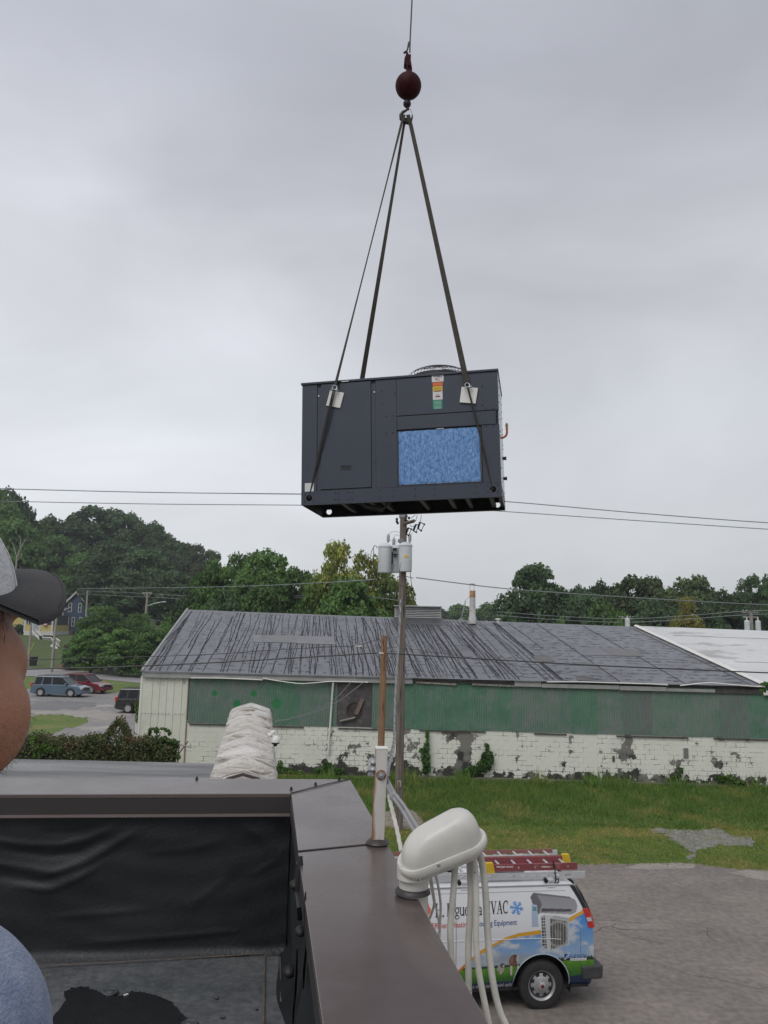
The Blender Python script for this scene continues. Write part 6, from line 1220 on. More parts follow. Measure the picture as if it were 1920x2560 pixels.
for cx in (0,WB): # wheel wells
    n=24; r1=TR+.125; vs=[];
    for k in range(n+1): a=math.pi*(-.08+1.16*k/n); vs+=[Vn(cx+r1*math.cos(a),.01,TR+r1*math.sin(a)),Vn(cx+r1*math.cos(a),.5,TR+r1*math.sin(a))]
    m_=MB().add(vs,[(2*k,2*k+1,2*k+3,2*k+2) for k in range(n)]); c0=len(m_.v); m_.add([Vn(cx+r1*math.cos(math.pi*(-.08+1.16*k/n)),.5,TR+r1*math.sin(math.pi*(-.08+1.16*k/n))) for k in range(n+1)],[tuple(range(n+1))]); m_.build('wheel_well',MT['black'],vt)
    pts=[Vn(cx+(TR+.118)*math.cos(a),sy(TR+(TR+.118)*math.sin(a))-.004,TR+(TR+.118)*math.sin(a)) for a in np.linspace(-.02,math.pi+.02,30)]
    MB().tube(pts,.009,6,flat=.6,up=tuple(EY)).build('wheel_arch_lip',mat('arch_lip%d'%cx,(.42,.50,.56),(.5,.56,.6),scale=3,rough=.35),vt,smooth=True)
    for far in (0,1):
        sgn=1 if not far else -1; y0=.012 if not far else VW-.012; ax_=-EY*sgn; c=Vn(cx,y0,TR)+EY*sgn*.24
        prof=[(0,TR*.86),(.02,TR*.97),(.05,TR),(.19,TR),(.225,TR*.965),(.24,TR*.88),(.243,TR*.72),(.238,TR*.625),(.20,TR*.60),(.19,.001)]
        wl_=MB()._lathe(c,ax_,prof,48); whl=wl_.build('wheel',TY,vt,smooth=True)
        tr=MB(); 
        for k in range(56):
            a=2*math.pi*k/56; u1=EX*math.cos(a)+A(0,0,1)*math.sin(a); u2=-EX*math.sin(a)+A(0,0,1)*math.cos(a)
            for j,dd in enumerate((.035,.09,.145,.2)): cc_=c+ax_*dd+u1*(TR+.001)+u2*(.006*(j%2)); Rm=np.stack([u2,ax_,u1],1); tr.box(cc_,(.026,.04,.012),Rm)
        tr=tag(tr.build('tread',TY,vt),kind='stuff'); tr.parent=whl
        rm=MB(); R0=TR*.615; cen=c+ax_*.205; n=64
        # steel disc with oval holes
        holes=8; ringr=[R0*1.0,R0*.93,R0*.86,R0*.58,R0*.5,R0*.30,R0*.12]; dep=[.032,.020,-.012,.002,.014,.020,.022]
        for i in range(len(ringr)-1):
            for k in range(n):
                a0_,a1_=2*math.pi*k/n,2*math.pi*(k+1)/n
                if i==2 and (k%8) in (2,3,4,5): 
                    continue
                P=[cen+ax_*dep[i]+(EX*math.cos(a)+A(0,0,1)*math.sin(a))*ringr[i] for a in (a0_,a1_)]+[cen+ax_*dep[i+1]+(EX*math.cos(a)+A(0,0,1)*math.sin(a))*ringr[i+1] for a in (a1_,a0_)]; rm.quad(*P)
        rm=rm.build('rim',mat('steel_rim%d%d'%(cx,far),(.40,.40,.41),(.34,.34,.35),scale=8,rough=.38,metal=.4),vt,smooth=True); rm.parent=whl
        hb_=MB(); hb_._lathe(cen+ax_*.018,ax_,[(0,R0*.33),(.03,R0*.28),(.045,R0*.16),(.052,R0*.15),(.053,.001)],16)
        for k in range(8): a=2*math.pi*k/8; hb_._lathe(cen+ax_*.018+(EX*math.cos(a)+A(0,0,1)*math.sin(a))*R0*.25,ax_,[(0,.014),(.035,.013),(.037,.001)],6)
        hb_=hb_.build('hub',MT['black'] if False else ALU,vt,smooth=False); hb_.parent=whl
        cp_=MB()._lathe(cen+ax_*.0715,ax_,[(0,R0*.12),(.003,R0*.12),(.0035,.001)],16).build('cap_badge',mat('badge_red%d%d'%(cx,far),(.18,.02,.02),(.08,.03,.03),scale=60,rough=.3),vt); cp_.parent=whl
# dark rear corner glass, tail lamp, bumper
def sidestrip(x0f,x1f,z0,z1,name,m,off=-.006,n=12):
    s=MB(); s.grid(lambda u,v: (lambda z: Vn(xrear(z)+x0f(z)+(x1f(z)-x0f(z))*u,sy(z)+off,z))(z0+(z1-z0)*v),3,n); return s.build(name,m,vt,smooth=True)
def zc(cx,cy,x=-.85):  # crop y -> z on side near rear
    z=1.
    for _ in range(8):
        yy=vcrop(x,sy(z),z)[1]; z+= (yy-cy)/ (148*3.318)
    return z
zg0,zg1=zc(0,630),zc(0,405); sidestrip(lambda z:-.0,lambda z:.055+.05*(z-1.3),zg0,min(ZS-.01,zg1),'corner_glass',GLD)
sidestrip(lambda z:-.02,lambda z:.085,zc(0,792),zc(0,632),'tail_light',TLM,-.012); sidestrip(lambda z:-.01,lambda z:.075,zc(0,738),zc(0,706),'reverse_lamp',HLM,-.016)
# the glass and lamp wrap onto the rear
MB().grid(lambda u,v:(lambda z: Vn(xrear(z)-.03-.05*u**.5,sy(z)-.004+.14*u,z))(zg0+(min(ZS-.01,zg1)-zg0)*v),4,8).build('corner_glass',GLD,vt); MB().grid(lambda u,v:(lambda z: Vn(xrear(z)-.03-.055*u**.5,sy(z)-.004+.13*u,z))(zc(0,792)+(zc(0,632)-zc(0,792))*v),4,6).build('tail_light',TLM,vt)
MB().grid(lambda u,v:(lambda z: Vn(xrear(z)-.081,.2+1.6*u,z))(1.2+.62*v),4,6).build('rear_window',GLD,vt)
s=MB(); s.hexa([Vn(-.72,-.015,.46),Vn(-1.10,-.01,.46),Vn(-1.10,VW+.01,.46),Vn(-.72,VW+.015,.46)],[Vn(-.72,-.02,.68),Vn(-1.12,.0,.68),Vn(-1.12,VW-.0,.68),Vn(-.72,VW+.02,.68)]); s.build('rear_bumper',DKP,vt,bevel=.035,seg=3)
MB().tube([Vn(-.70,sy(z)-.001,z) for z in np.linspace(.62,1.32,8)],.0025,4).build('door_gap',mat('seam_blue',(.06,.10,.16),rough=.5),vt)
MB().tube([Vn(1.52,sy(z)-.004,z) for z in np.linspace(.45,1.93,10)],.004,4).build('door_gap',mat('gap_grey',(.2,.2,.2),rough=.6),vt)
MB().tube([Vn(2.9,sy(z)-.004,z) for z in np.linspace(.45,1.93,10)],.004,4).build('door_gap',MT['black'],vt)
MB().sph(Vn(1.72,sy(1.05)-.01,1.02),(.05,.03,.02)).build('door_handle',VWH,vt,smooth=True)
sidestrip_=MB().grid(lambda u,v:(lambda z: Vn(3.05+.85*u-(.3*(z-1.3) if u>.5 else 0),sy(z)-.006,z))(1.3+.5*v),5,5).build('front_door_glass',GLD,vt)
# ---- lettering
def onside(cx,cy,lift=.003):
    z=1.2
    px,py=1040+cx/3.318,2080+cy/3.318
    for _ in range(6):
        p=onplane(px,py,Vn(0,sy(z)-lift,0),EY); z=float(p[2])
    return p
def textmesh(txt,shear=0.,bold=0.):
    c=bpy.data.curves.new('tmp','FONT'); c.body=txt; c.size=1; c.offset=bold; c.shear=shear; c.resolution_u=3; o=bpy.data.objects.new('tmp',c); COL.objects.link(o); bpy.context.view_layer.update()
    me=bpy.data.meshes.new_from_object(o.evaluated_get(bpy.context.evaluated_depsgraph_get())); V=np.array([v.co[:2] for v in me.vertices]); Fc=[tuple(p.vertices) for p in me.polygons]
    bpy.data.objects.remove(o); bpy.data.curves.remove(c); bpy.data.meshes.remove(me); return V,Fc
def sidetext(txt,x0,y0,x1,y1,caph,m,name='lettering',shear=0,bold=.01,lift=.003,mapf=None):
    V,Fc=textmesh(txt,shear,bold); w_=V[:,0].max()-V[:,0].min(); V[:,0]-=V[:,0].min(); ch=.70
    P=[]
    for a,b_ in V:
        u=a/w_; cx=x0+(x1-x0)*u; cy=y0+(y1-y0)*u-b_/ch*caph; P.append((mapf or onside)(cx,cy,lift))
    return MB().add(P,Fc).build(name,m,vt)
RDT=mat('red_lettering',(.52,.08,.05),(.5,.08,.05),rough=.4); BLT=mat('blue_lettering',(.02,.06,.22),(.02,.06,.22),rough=.4); BKT=mat('black_lettering',(.02,.022,.028),(.02,.022,.028),rough=.4); LBT=mat('logo_blue',(.02,.17,.50),(.02,.17,.5),rough=.4)
sidetext('Efficient Heating &',135,803,484,785,46,RDT); sidetext('Cooling Equipment',496,784,838,769,46,BLT)
sidetext('a multi-zone mini split',468,1299,800,1279,31,MT['paper'] if 'paper' in MT else MT['white'],shear=.25)
sidetext('DAIKIN',1266,1043,1421,1036,32,MT['white'],shear=.2,bold=.05,lift=.002); sidetext('DAIKIN',1268,1042,1419,1035,30,LBT,shear=.2,bold=.022,lift=.0045)
P=[onside(x,y,.002) for x,y in ((1280,1048),(1415,1043),(1415,1064),(1280,1068))]; MB().add(P,[(0,1,2,3)]).build('tagline_strip',MT['white'],vt)
sidetext('COMFORT FOR LIFE',1286,1063,1411,1059,9,LBT,lift=.0045,bold=0)
# serif capitals drawn with strokes: (glyph -> strokes of ((x,y)...,width)), unit height, condensed
def arc(cx,cy,rx,ry,a0,a1,n=14): return [(cx+rx*math.cos(math.radians(a0+(a1-a0)*k/n)),cy+ry*math.sin(math.radians(a0+(a1-a0)*k/n))) for k in range(n+1)]
K,TN=.13,.05
GLY={'H':[([(.12,0),(.12,1)],K),([(.52,0),(.52,1)],K),([(.12,.52),(.52,.52)],TN),([(0,.02),(.24,.02)],TN),([(.4,.02),(.64,.02)],TN),([(0,.98),(.24,.98)],TN),([(.4,.98),(.64,.98)],TN)],
'V':[([(.08,1),(.30,.02)],K),([(.30,.02),(.50,1)],TN*1.1),([(0,.98),(.2,.98)],TN),([(.4,.98),(.6,.98)],TN)],
'A':[([(.30,1),(.10,0)],TN*1.1),([(.30,1),(.52,0)],K),([(.17,.33),(.43,.33)],TN),([(0,.02),(.2,.02)],TN),([(.42,.02),(.62,.02)],TN)],
'C':[(arc(.34,.5,.27,.48,55,305),.10),([(.50,.98),(.52,.70)],TN),([(.06+.03,.35),(.09,.65)],K*.9)],
'F':[([(.12,0),(.12,1)],K),([(.0,.98),(.5,.98)],TN),([(.5,.98),(.5,.78)],TN),([(.12,.52),(.38,.52)],TN),([(.38,.62),(.38,.42)],TN),([(0,.02),(.26,.02)],TN)],
'i':[([(.1,0),(.1,.66)],K*.9),([(.0,.02),(.2,.02)],TN),([(0,.64),(.12,.64)],TN),([(.1,.84),(.1,.93)],K)],
'g':[(arc(.22,.42,.16,.22,0,360),.09),(arc(.22,-.12,.2,.14,0,360),.065),([(.12,.2),(.08,.08),(.3,.04)],.07),([(.33,.6),(.45,.66)],.06)],
'u':[([(.1,.66),(.1,.18),(.16,.05),(.26,.03),(.36,.12)],.09),([(.4,.66),(.4,0)],K*.85),([(0,.64),(.12,.64)],TN),([(.3,.64),(.42,.64)],TN),([(.38,.02),(.5,.02)],TN)],
'e':[(arc(.22,.33,.18,.31,-40,-350),.085),([(.06,.38),(.4,.38)],TN)],
'r':[([(.1,0),(.1,.66)],K*.9),([(.0,.02),(.22,.02)],TN),([(0,.64),(.12,.64)],TN),([(.12,.45),(.2,.6),(.32,.62)],.08)],
'o':[(arc(.23,.33,.18,.31,0,360),.09)],
'a':[(arc(.18,.17,.13,.15,0,360),.08),([(.33,0),(.33,.48),(.24,.62),(.08,.55)],.09),([(.33,.03),(.42,.02)],TN)],
'.':[([(.06,.0),(.06,.10)],.13)]}
def sertext(txt,x0,y0,x1,y1,h_,m):
    adv={'H':.7,'V':.6,'A':.62,'C':.62,'F':.56,'i':.24,'g':.46,'u':.52,'e':.46,'r':.36,'o':.48,'a':.46,'.':.26,' ':.3}; tot=sum(adv[c] for c in txt); mb=MB(); pen=0
    for c in txt:
        for pts,w_ in GLY.get(c,[]):
            for (ax_,ay),(bx_,by) in zip(pts[:-1],pts[1:]):
                d=A(bx_-ax_,by-ay,0); L=np.linalg.norm(d)+1e-9; n_=A(-d[1],d[0],0)/L*w_/2; e_=d/L*w_*.22
                q=[(ax_-e_[0]+n_[0],ay-e_[1]+n_[1]),(bx_+e_[0]+n_[0],by+e_[1]+n_[1]),(bx_+e_[0]-n_[0],by+e_[1]-n_[1]),(ax_-e_[0]-n_[0],ay-e_[1]-n_[1])]
                P=[]
                for gx_,gy_ in q: u=(pen+gx_)/tot; P.append(onside(x0+(x1-x0)*u,y0+(y1-y0)*u-gy_*h_,.004+.0002*len(mb.f)%.001))
                mb.add(P,[(0,1,2,3)])
        pen+=adv[c]
    return mb.build('serif_lettering',m,vt)
sertext('H.',160,708,243,702,112,BKT); sertext('Figueroa',256,698,552,688,104,BKT); sertext('HVAC',566,684,768,673,104,BKT)
# ---------------------------------------------------------------- ladders and rack on the van roof
def lc(cx,cy,y):  # photo crop point on vertical plane at van-local depth y
    return onplane(1040+cx/3.318,2080+cy/3.318,Vn(0,y,0),EY)
rk=thing('ladder_rack',Vn(1,.3,2.1),'aluminium ladder rack with slotted side rail on the van roof','ladder rack')
RA=mat('rack_aluminium',(.52,.53,.54),(.46,.47,.48),scale=6,rough=.4,metal=.1)
zb1=lc(360,400,.16)[2]; 
def slot_rail(y,x0,x1,zA,zB,zC_,zD,cuts,name):
    """rail with rectangular slots: z: bottom A..B solid, B..C slots, C..D solid"""
    mb=MB(); xs_=sorted(cuts); 
    def bx_(xa,xb,za,zb): mb.hexa([Vn(xa,y,za),Vn(xb,y,za),Vn(xb,y+.03,za),Vn(xa,y+.03,za)],[Vn(xa,y,zb),Vn(xb,y,zb),Vn(xb,y+.03,zb),Vn(xa,y+.03,zb)])
    bx_(x0,x1,zA,zB); bx_(x0,x1,zC_,zD); prev=x0
    for a,b_ in xs_: bx_(prev,a,zB,zC_); prev=b_
    bx_(prev,x1,zB,zC_); return mb.build(name,RA,rk)
def xloc(cx,cy,y): p=lc(cx,cy,y); return float((p-O)@EX)
yR=.20; zlo,zhi=lc(700,400,yR)[2]-.0,lc(700,345,yR)[2]
cuts=[]
for c0_,c1_ in ((1240,1285),(1135,1195),(1040,1100),(945,1005),(855,915),(760,820),(590,630),(500,530),(430,460),(370,400)): cuts.append((xloc(c1_,370,yR),xloc(c0_,370,yR)))
xE=xloc(1404,370,yR); slot_rail(yR,xE,4.1,zlo,zlo+.035,zhi-.032,zhi,cuts,'slotted_rail')
P=[lc(1318,348,yR-.003),lc(1385,335,yR-.003),lc(1404,395,yR-.003)]; 
slot_rail(yR+1.35,xE,4.1,zlo,zlo+.035,zhi-.032,zhi,[(a,b_) for a,b_ in cuts],'slotted_rail')
for cx in (1108,392,-250):
    x=xloc(cx,420,yR); s=MB(); s.hexa([Vn(x-.07,.10,ZS-.03),Vn(x+.07,.10,ZS-.03),Vn(x+.07,.16,ZS+.0),Vn(x-.07,.16,ZS+.0)],[Vn(x-.06,yR-.01,zlo+.02),Vn(x+.06,yR-.01,zlo+.02),Vn(x+.06,yR+.03,zlo+.02),Vn(x-.06,yR+.03,zlo+.02)])
    s.hexa([Vn(x-.05,.13,zlo-.04),Vn(x+.05,.13,zlo-.04),Vn(x+.05,1.85,zlo-.04),Vn(x-.05,1.85,zlo-.04)],[Vn(x-.05,.13,zlo+.0),Vn(x+.05,.13,zlo+.0),Vn(x+.05,1.85,zlo+.0),Vn(x-.05,1.85,zlo+.0)]); s.build('rack_foot',RA,rk,bevel=.004)
    s=MB(); s.tube([Vn(x+.08,.14,zlo-.02),Vn(x+.08,.22,zlo-.0)],.035,8); s.build('clamp_knob',MT['black'],rk)
RL=mat('red_fibreglass',(.24,.045,.055),(.20,.05,.055),scale=2,rough=.6,fine=.12,c3=(.30,.14,.12),c3s=3,c3lo=.58,c3hi=.7); RL2=mat('faded_red_fibreglass',(.24,.10,.08),(.20,.09,.075),scale=2,rough=.65,fine=.12); YP=mat('yellow_ladder_caps',(.62,.42,.02),(.55,.36,.02),scale=6,rough=.5)
def ladder(label,y0,zc_,x0,x1,rw,rh,wid,m,rungs,caps=None,group='ladders on the van roof',name='extension_ladder'):
    t=thing(name,Vn((x0+x1)/2,y0+wid/2,zc_),label,'ladder',group)
    for y in (y0,y0+wid):
        s=MB(); s.hexa([Vn(x0,y,zc_-rh/2),Vn(x1,y,zc_-rh/2),Vn(x1,y+rw,zc_-rh/2),Vn(x0,y+rw,zc_-rh/2)],[Vn(x0,y,zc_+rh/2),Vn(x1,y,zc_+rh/2),Vn(x1,y+rw,zc_+rh/2),Vn(x0,y+rw,zc_+rh/2)]); s.build('rail',m,t,bevel=.004)
    k=x0+.18
    while k<x1-.05: MB().tube([Vn(k,y0,zc_),Vn(k,y0+wid,zc_)],.019,8).build('rung',RA,t,smooth=True); k+=.305
    if caps:
        for x,y in caps: MB().hexa([Vn(x-.08,y-.02,zc_-rh*.75),Vn(x+.08,y-.02,zc_-rh*.75),Vn(x+.08,y+rw+.02,zc_-rh*.75),Vn(x-.08,y+rw+.02,zc_-rh*.75)],[Vn(x-.04,y-.02,zc_+rh*.8),Vn(x+.10,y-.02,zc_+rh*.8),Vn(x+.10,y+rw+.02,zc_+rh*.8),Vn(x-.04,y+rw+.02,zc_+rh*.8)]).build('end_boot',YP,t,bevel=.012)
    return t
yL=.24; zL=lc(1000,292,yL)[2]; rh=lc(1000,262,yL)[2]-lc(1000,320,yL)[2]
xa,xb_=xloc(1340,290,yL),xloc(620,290,yL)
ladder('red fibreglass ladder with yellow end boots lying nearest on the van rack',yL,zL,xa,xb_,.035,rh,.42,RL,8,caps=[(xb_-.0,yL),(xa+.03,yL+.42)])
for cx0,cx1 in ((668,740),(745,808),(1040,1110)): 
    for k in range(7): a=cx0+(cx1-cx0)*k/7; MB().add([lc(a+2,296,yL-.002),lc(a+(cx1-cx0)/7-2,295,yL-.002),lc(a+(cx1-cx0)/7-2,282,yL-.002),lc(a+2,283,yL-.002)],[(0,1,2,3)]).build('ladder_print',MT['white'],vt)
yL2=.92; zL2=lc(1000,205,yL2)[2]; ladder('faded red ladder lying behind the nearest one on the van rack',yL2,zL2-.02,xloc(1200,200,yL2),4.2,.03,.075,.42,RL2,9)
zL3=lc(600,330,.3)[2]; ladder('silver ladder edge under the red ladder on the van rack',.30,zL-rh*.9,xloc(900,320,.3),4.0,.03,.055,.40,RA,9,name='step_ladder')
s=MB(); s.tube([lc(1135,235,.22),lc(1150,290,.22),lc(1155,345,.18),lc(1160,400,.16),lc(1150,425,.16)],.012,6); s.tube([lc(1160,395,.16),lc(1185,385,.17),lc(1180,415,.16),lc(1160,435,.16)],.010,6)
tag(s.build('tie_strap',MT['black'],None),'black tie down strap over the ladders at the rear of the van rack','strap')
s=MB(); s.sph(Vn(xloc(265,340,.5),.5,zlo+.12),(.13,.12,.10),12,8); tag(s.build('coiled_bag',MT['black'],None,smooth=True),'small black bundle lying on the van roof behind the mast cables','bundle')
# ================================================================ rooftop air conditioner hanging from the crane
_a,_b,_c=-0.0127,-0.033,-0.1968; UO=A(-.8143,7.5252,7.5741); UW,UH,UD=1.95,1.2492,.80
_Rx=np.array([[1,0,0],[0,math.cos(_a),-math.sin(_a)],[0,math.sin(_a),math.cos(_a)]]); _Ry=np.array([[math.cos(_b),0,math.sin(_b)],[0,1,0],[-math.sin(_b),0,math.cos(_b)]]); _Rz=np.array([[math.cos(_c),-math.sin(_c),0],[math.sin(_c),math.cos(_c),0],[0,0,1]])
UR=_Rz@_Ry@_Rx
def UP(x,y,z): return UO+UR@A(x,y,z)
def ul(px,py,y=0.):   # photo ray on the unit's plane local y -> local x,z
    p=onplane(px,py,UP(0,y,0),UR@A(0,1,0)); q=UR.T@(p-UO); return q[0],q[2]
def uc(cx,cy,y=0.): return ul(700+cx/2.676,860+cy/2.676,y)
Mu=Matrix.Translation(Vector(tuple(UO)))@Matrix([list(r) for r in UR]).to_4x4()
ac=thing('rooftop_air_conditioner',UO,'dark grey rooftop air conditioner with blue filter hanging in mid air from crane slings','air conditioner',M=Mu)
def ub(x0,x1,y0,y1,z0,z1): return MB().box(((x0+x1)/2,(y0+y1)/2,(z0+z1)/2),(x1-x0,y1-y0,z1-z0))
def B(mb,n,m,**k): return mb.build(n,MT[m] if isinstance(m,str) else m,ac,raw=True,**k)
B(ub(.006,UW-.006,.012,UD-.006,.125,UH-.02),'cabinet','unitdark')
B(ub(-.012,UW+.008,-.012,UD+.01,UH-.022,UH),'top_cover','unit',bevel=.003)
def plate(x0,x1,z0,z1,y0,y1,holes):
    mb=MB(); xs=[x0]; n=24
    for hx,hz,r in holes:
        a,b=hx-r*1.35,hx+r*1.35; c,d=hz-r*1.35,hz+r*1.35
        mb.hexa([(xs[-1],y0,z0),(a,y0,z0),(a,y1,z0),(xs[-1],y1,z0)],[(xs[-1],y0,z1),(a,y0,z1),(a,y1,z1),(xs[-1],y1,z1)])
        for zz in ((z0,c),(d,z1)): mb.hexa([(a,y0,zz[0]),(b,y0,zz[0]),(b,y1,zz[0]),(a,y1,zz[0])],[(a,y0,zz[1]),(b,y0,zz[1]),(b,y1,zz[1]),(a,y1,zz[1])])
        ci=[];sq=[]
        for k in range(n):
            t=2*math.pi*k/n; cx,sx_=math.cos(t),math.sin(t); q=1/max(abs(cx),abs(sx_)); ci.append((hx+r*cx,hz+r*sx_)); sq.append((hx+1.35*r*cx*q,hz+1.35*r*sx_*q))
        for k in range(n):
            j=(k+1)%n
            for y in (y0,y1): mb.quad((ci[k][0],y,ci[k][1]),(sq[k][0],y,sq[k][1]),(sq[j][0],y,sq[j][1]),(ci[j][0],y,ci[j][1]))
            mb.quad((ci[k][0],y0,ci[k][1]),(ci[j][0],y0,ci[j][1]),(ci[j][0],y1,ci[j][1]),(ci[k][0],y1,ci[k][1]))
        xs.append(b)
    mb.hexa([(xs[-1],y0,z0),(x1,y0,z0),(x1,y1,z0),(xs[-1],y1,z0)],[(xs[-1],y0,z1),(x1,y0,z1),(x1,y1,z1),(xs[-1],y1,z1)])
    return mb
hl=uc(195,1030); hr=uc(1425,971)
B(plate(0,UW,0,.135,0,.004,[(hl[0],hl[1],.030),(hr[0],hr[1],.030)]),'front_base_rail','unit')
bl=ul(823,1280,UD); br=ul(1244,1262,UD)
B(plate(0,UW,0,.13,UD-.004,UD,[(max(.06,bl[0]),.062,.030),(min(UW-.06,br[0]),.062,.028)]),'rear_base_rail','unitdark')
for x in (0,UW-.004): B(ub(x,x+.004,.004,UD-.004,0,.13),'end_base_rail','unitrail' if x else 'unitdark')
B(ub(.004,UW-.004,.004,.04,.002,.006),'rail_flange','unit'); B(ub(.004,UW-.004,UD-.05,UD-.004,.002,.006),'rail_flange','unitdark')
for cx in (385,580,660,925,1120,1240,1405,1470):
    x=uc(cx,1050)[0]; B(ub(x-.02,x+.02,.006,UD-.006,.03,.07),'cross_member','unitrail')
t=MB(); t.tube([UR.T@(UP(*p)-UO) for p in ((.5,.3,.10),(.58,.35,.03),(.75,.36,-.005),(.82,.33,.04),(.84,.3,.11))],.014,8); B(t,'drain_hose','unitrail',smooth=True)
t=MB(); t.tube([(.45,.42,.11),(.53,.46,.04),(.68,.47,.0),(.79,.44,.05),(.80,.42,.11)],.012,8); B(t,'drain_hose','unitrail',smooth=True)
# front panels, each proud of the cabinet, dark gaps between
PX=lambda c,y=600: uc(c,y)[0]
PZ=lambda y,c: uc(c,y)[1]
xa=PX(247); xb=PX(274); xc=PX(609); xd=PX(640); xe=PX(783,750); xf=PX(1352,750); 
z0=.1365; zt=UH-.026
zdoor=PZ(966,440); zl=PZ(980,300)
B(ub(0,xa,0,.012,z0,zt),'corner_panel','unit',bevel=.0015)
B(ub(xa+.004,xb-.002,.006,.012,zl,zt-.03),'channel','unit'); 
B(ub(xb,xc,-.004,.012,zdoor,zt-.004),'access_door','unit',bevel=.002)
B(ub(xc+.004,xd,.006,.012,zl,zt-.03),'channel','unit')
B(ub(xa+.001,xd,.0,.012,z0,zdoor-.008),'sill_panel','unit',bevel=.001)
zs=PZ(485,785); zs2=PZ(578,785); zfil=PZ(596,797); zfb=PZ(948,797)
B(ub(xd+.002,xe,0,.012,z0,zt),'centre_panel','unit',bevel=.001)
B(ub(xe+.002,UW-.002,0,.012,zs+.006,zt),'upper_panel','unit',bevel=.0015)
B(ub(xe+.004,UW-.03,-.004,.012,zs2+.004,zs-.004),'hood_panel','unit',bevel=.002)
B(ub(xf+.004,UW,0,.012,z0,zs2),'right_post','unit',bevel=.001)
B(ub(xe+.002,xf+.002,0,.012,z0,zfb-.004),'lower_panel','unit',bevel=.001)
g=.008
for nm,b_ in (('l',(xe+.003,xe+.013,zfb,zfil)),('r',(xf-.018,xf-.004,zfb,zfil)),('b',(xe+.013,xf-.018,zfb,zfb+.006))): B(ub(b_[0],b_[1],-.002,.012,b_[2],b_[3]),'filter_frame','unitrail',bevel=.001)
FX0,FX1,FZ0,FZ1=xe+.014,xf-.019,zfb+.007,zs2-.012
def ff(u,v):
    x=FX0+(FX1-FX0)*u; z=FZ0+(FZ1-FZ0)*v; return (x,.008-.008*math.sin(math.pi*min(1,max(0,u)))**.3*math.sin(math.pi*v)**.3-.003*math.sin(x*61+3*math.sin(z*40))*math.sin(z*53),z)
B(MB().grid(ff,60,44),'air_filter','filter',smooth=True)
# handle recess
hx0,hz0=uc(407,838); hx1,hz1=uc(475,812)
h=MB(); h.box(((hx0+hx1)/2,-.006,hz1),(hx1-hx0,.006,.006)); h.box(((hx0+hx1)/2,-.006,hz0),(hx1-hx0,.006,.006)); h.box((hx0,-.006,(hz0+hz1)/2),(.006,.006,hz1-hz0)); h.box((hx1,-.006,(hz0+hz1)/2),(.006,.006,hz1-hz0))
hd=B(h,'door_handle','unit'); 
B(ub(hx0+.004,hx1-.004,-.0052,-.0042,hz0+.004,hz1-.004),'handle_recess','black')
# screws
def screws(name,pts,y,m,r=.0055):
    s=MB()
    for cx,cy in pts:
        x,z=uc(cx,cy); s.tube([(x,y,z),(x,y-.005,z)],r,6)
    tag(B(s,name,m),kind='stuff')
screws('screws',[(370,995),(393,995),(455,992),(483,991),(370,1040),(393,1040),(455,1038),(483,1036),(665,981),(760,977),(665,1027),(760,1024),(905,971),(1031,965),(905,1016),(1031,1010),(1308,950),(1308,997),(1390,946),(1458,941),(1392,990),(1456,986),(168,1008),(224,1004),(168,1050),(224,1046),(711,483),(756,480),(711,597),(756,594),(1375,430),(1425,428),(1380,547),(1428,545),(681,314),(770,329),(681,402),(770,234),(1352,188),(1353,283),(1354,408),(1447,445),(1447,470),(1447,496),(632,790)],0,'unitdark',.007)
screws('pale_plugs',[(259,348),(631,321)],.004,'white',.008)
# stickers
def lab(name,m,c0,c1,y=-.0052,w=None):
    x0,za=uc(*c0); x1,zb=uc(*c1); return B(ub(x0,x1,y,y+.001,min(za,zb),max(za,zb)),name,m)
lab('white_sticker','paper',(1016,256),(1094,206),-.002); lab('white_tab','paper',(1031,206),(1074,197),-.002)
lab('flag_print','lab_pink',(1040,246),(1070,231),-.0032); lab('flag_canton','lab_bk',(1040,238),(1053,231),-.0040)
lab('orange_sticker','lab_or',(1022,283),(1088,254),-.002); lab('yellow_sticker','lab_ye',(1022,314),(1087,281),-.002)
lab('notice_sticker','paper',(1023,375),(1087,312),-.002); lab('green_sticker','lab_gr',(1023,437),(1086,373),-.002)
for a,b_,m_ in (((1032,321),(1076,313),'lab_red'),((1040,357),(1071,345),'lab_red'),((1046,340),(1062,337),'lab_bk'),((1030,296),(1080,294),'lab_bk'),((1030,303),(1078,301),'lab_bk')): lab('printed_line',m_,a,b_,-.0032)
for yy in (383,391,399,409,419,426,431): lab('printed_line','paper',(1032,yy+1.5),(1078,yy),-.0032)
for cx in (1028,1040,1050,1058,1066,1076): lab('printed_mark','lab_bk',(cx,224),(cx+5,212),-.0032)
lab('warning_sticker','paper',(166,988),(226,929),-.0012); 
for yy in (945,960,972): lab('printed_line','lab_bk',(175,yy+1),(192,yy),-.0020)
lab('top_tab','paper',(414,257),(462,248),-.0145); lab('filter_tab','paper',(1047,570),(1097,563),-.006)
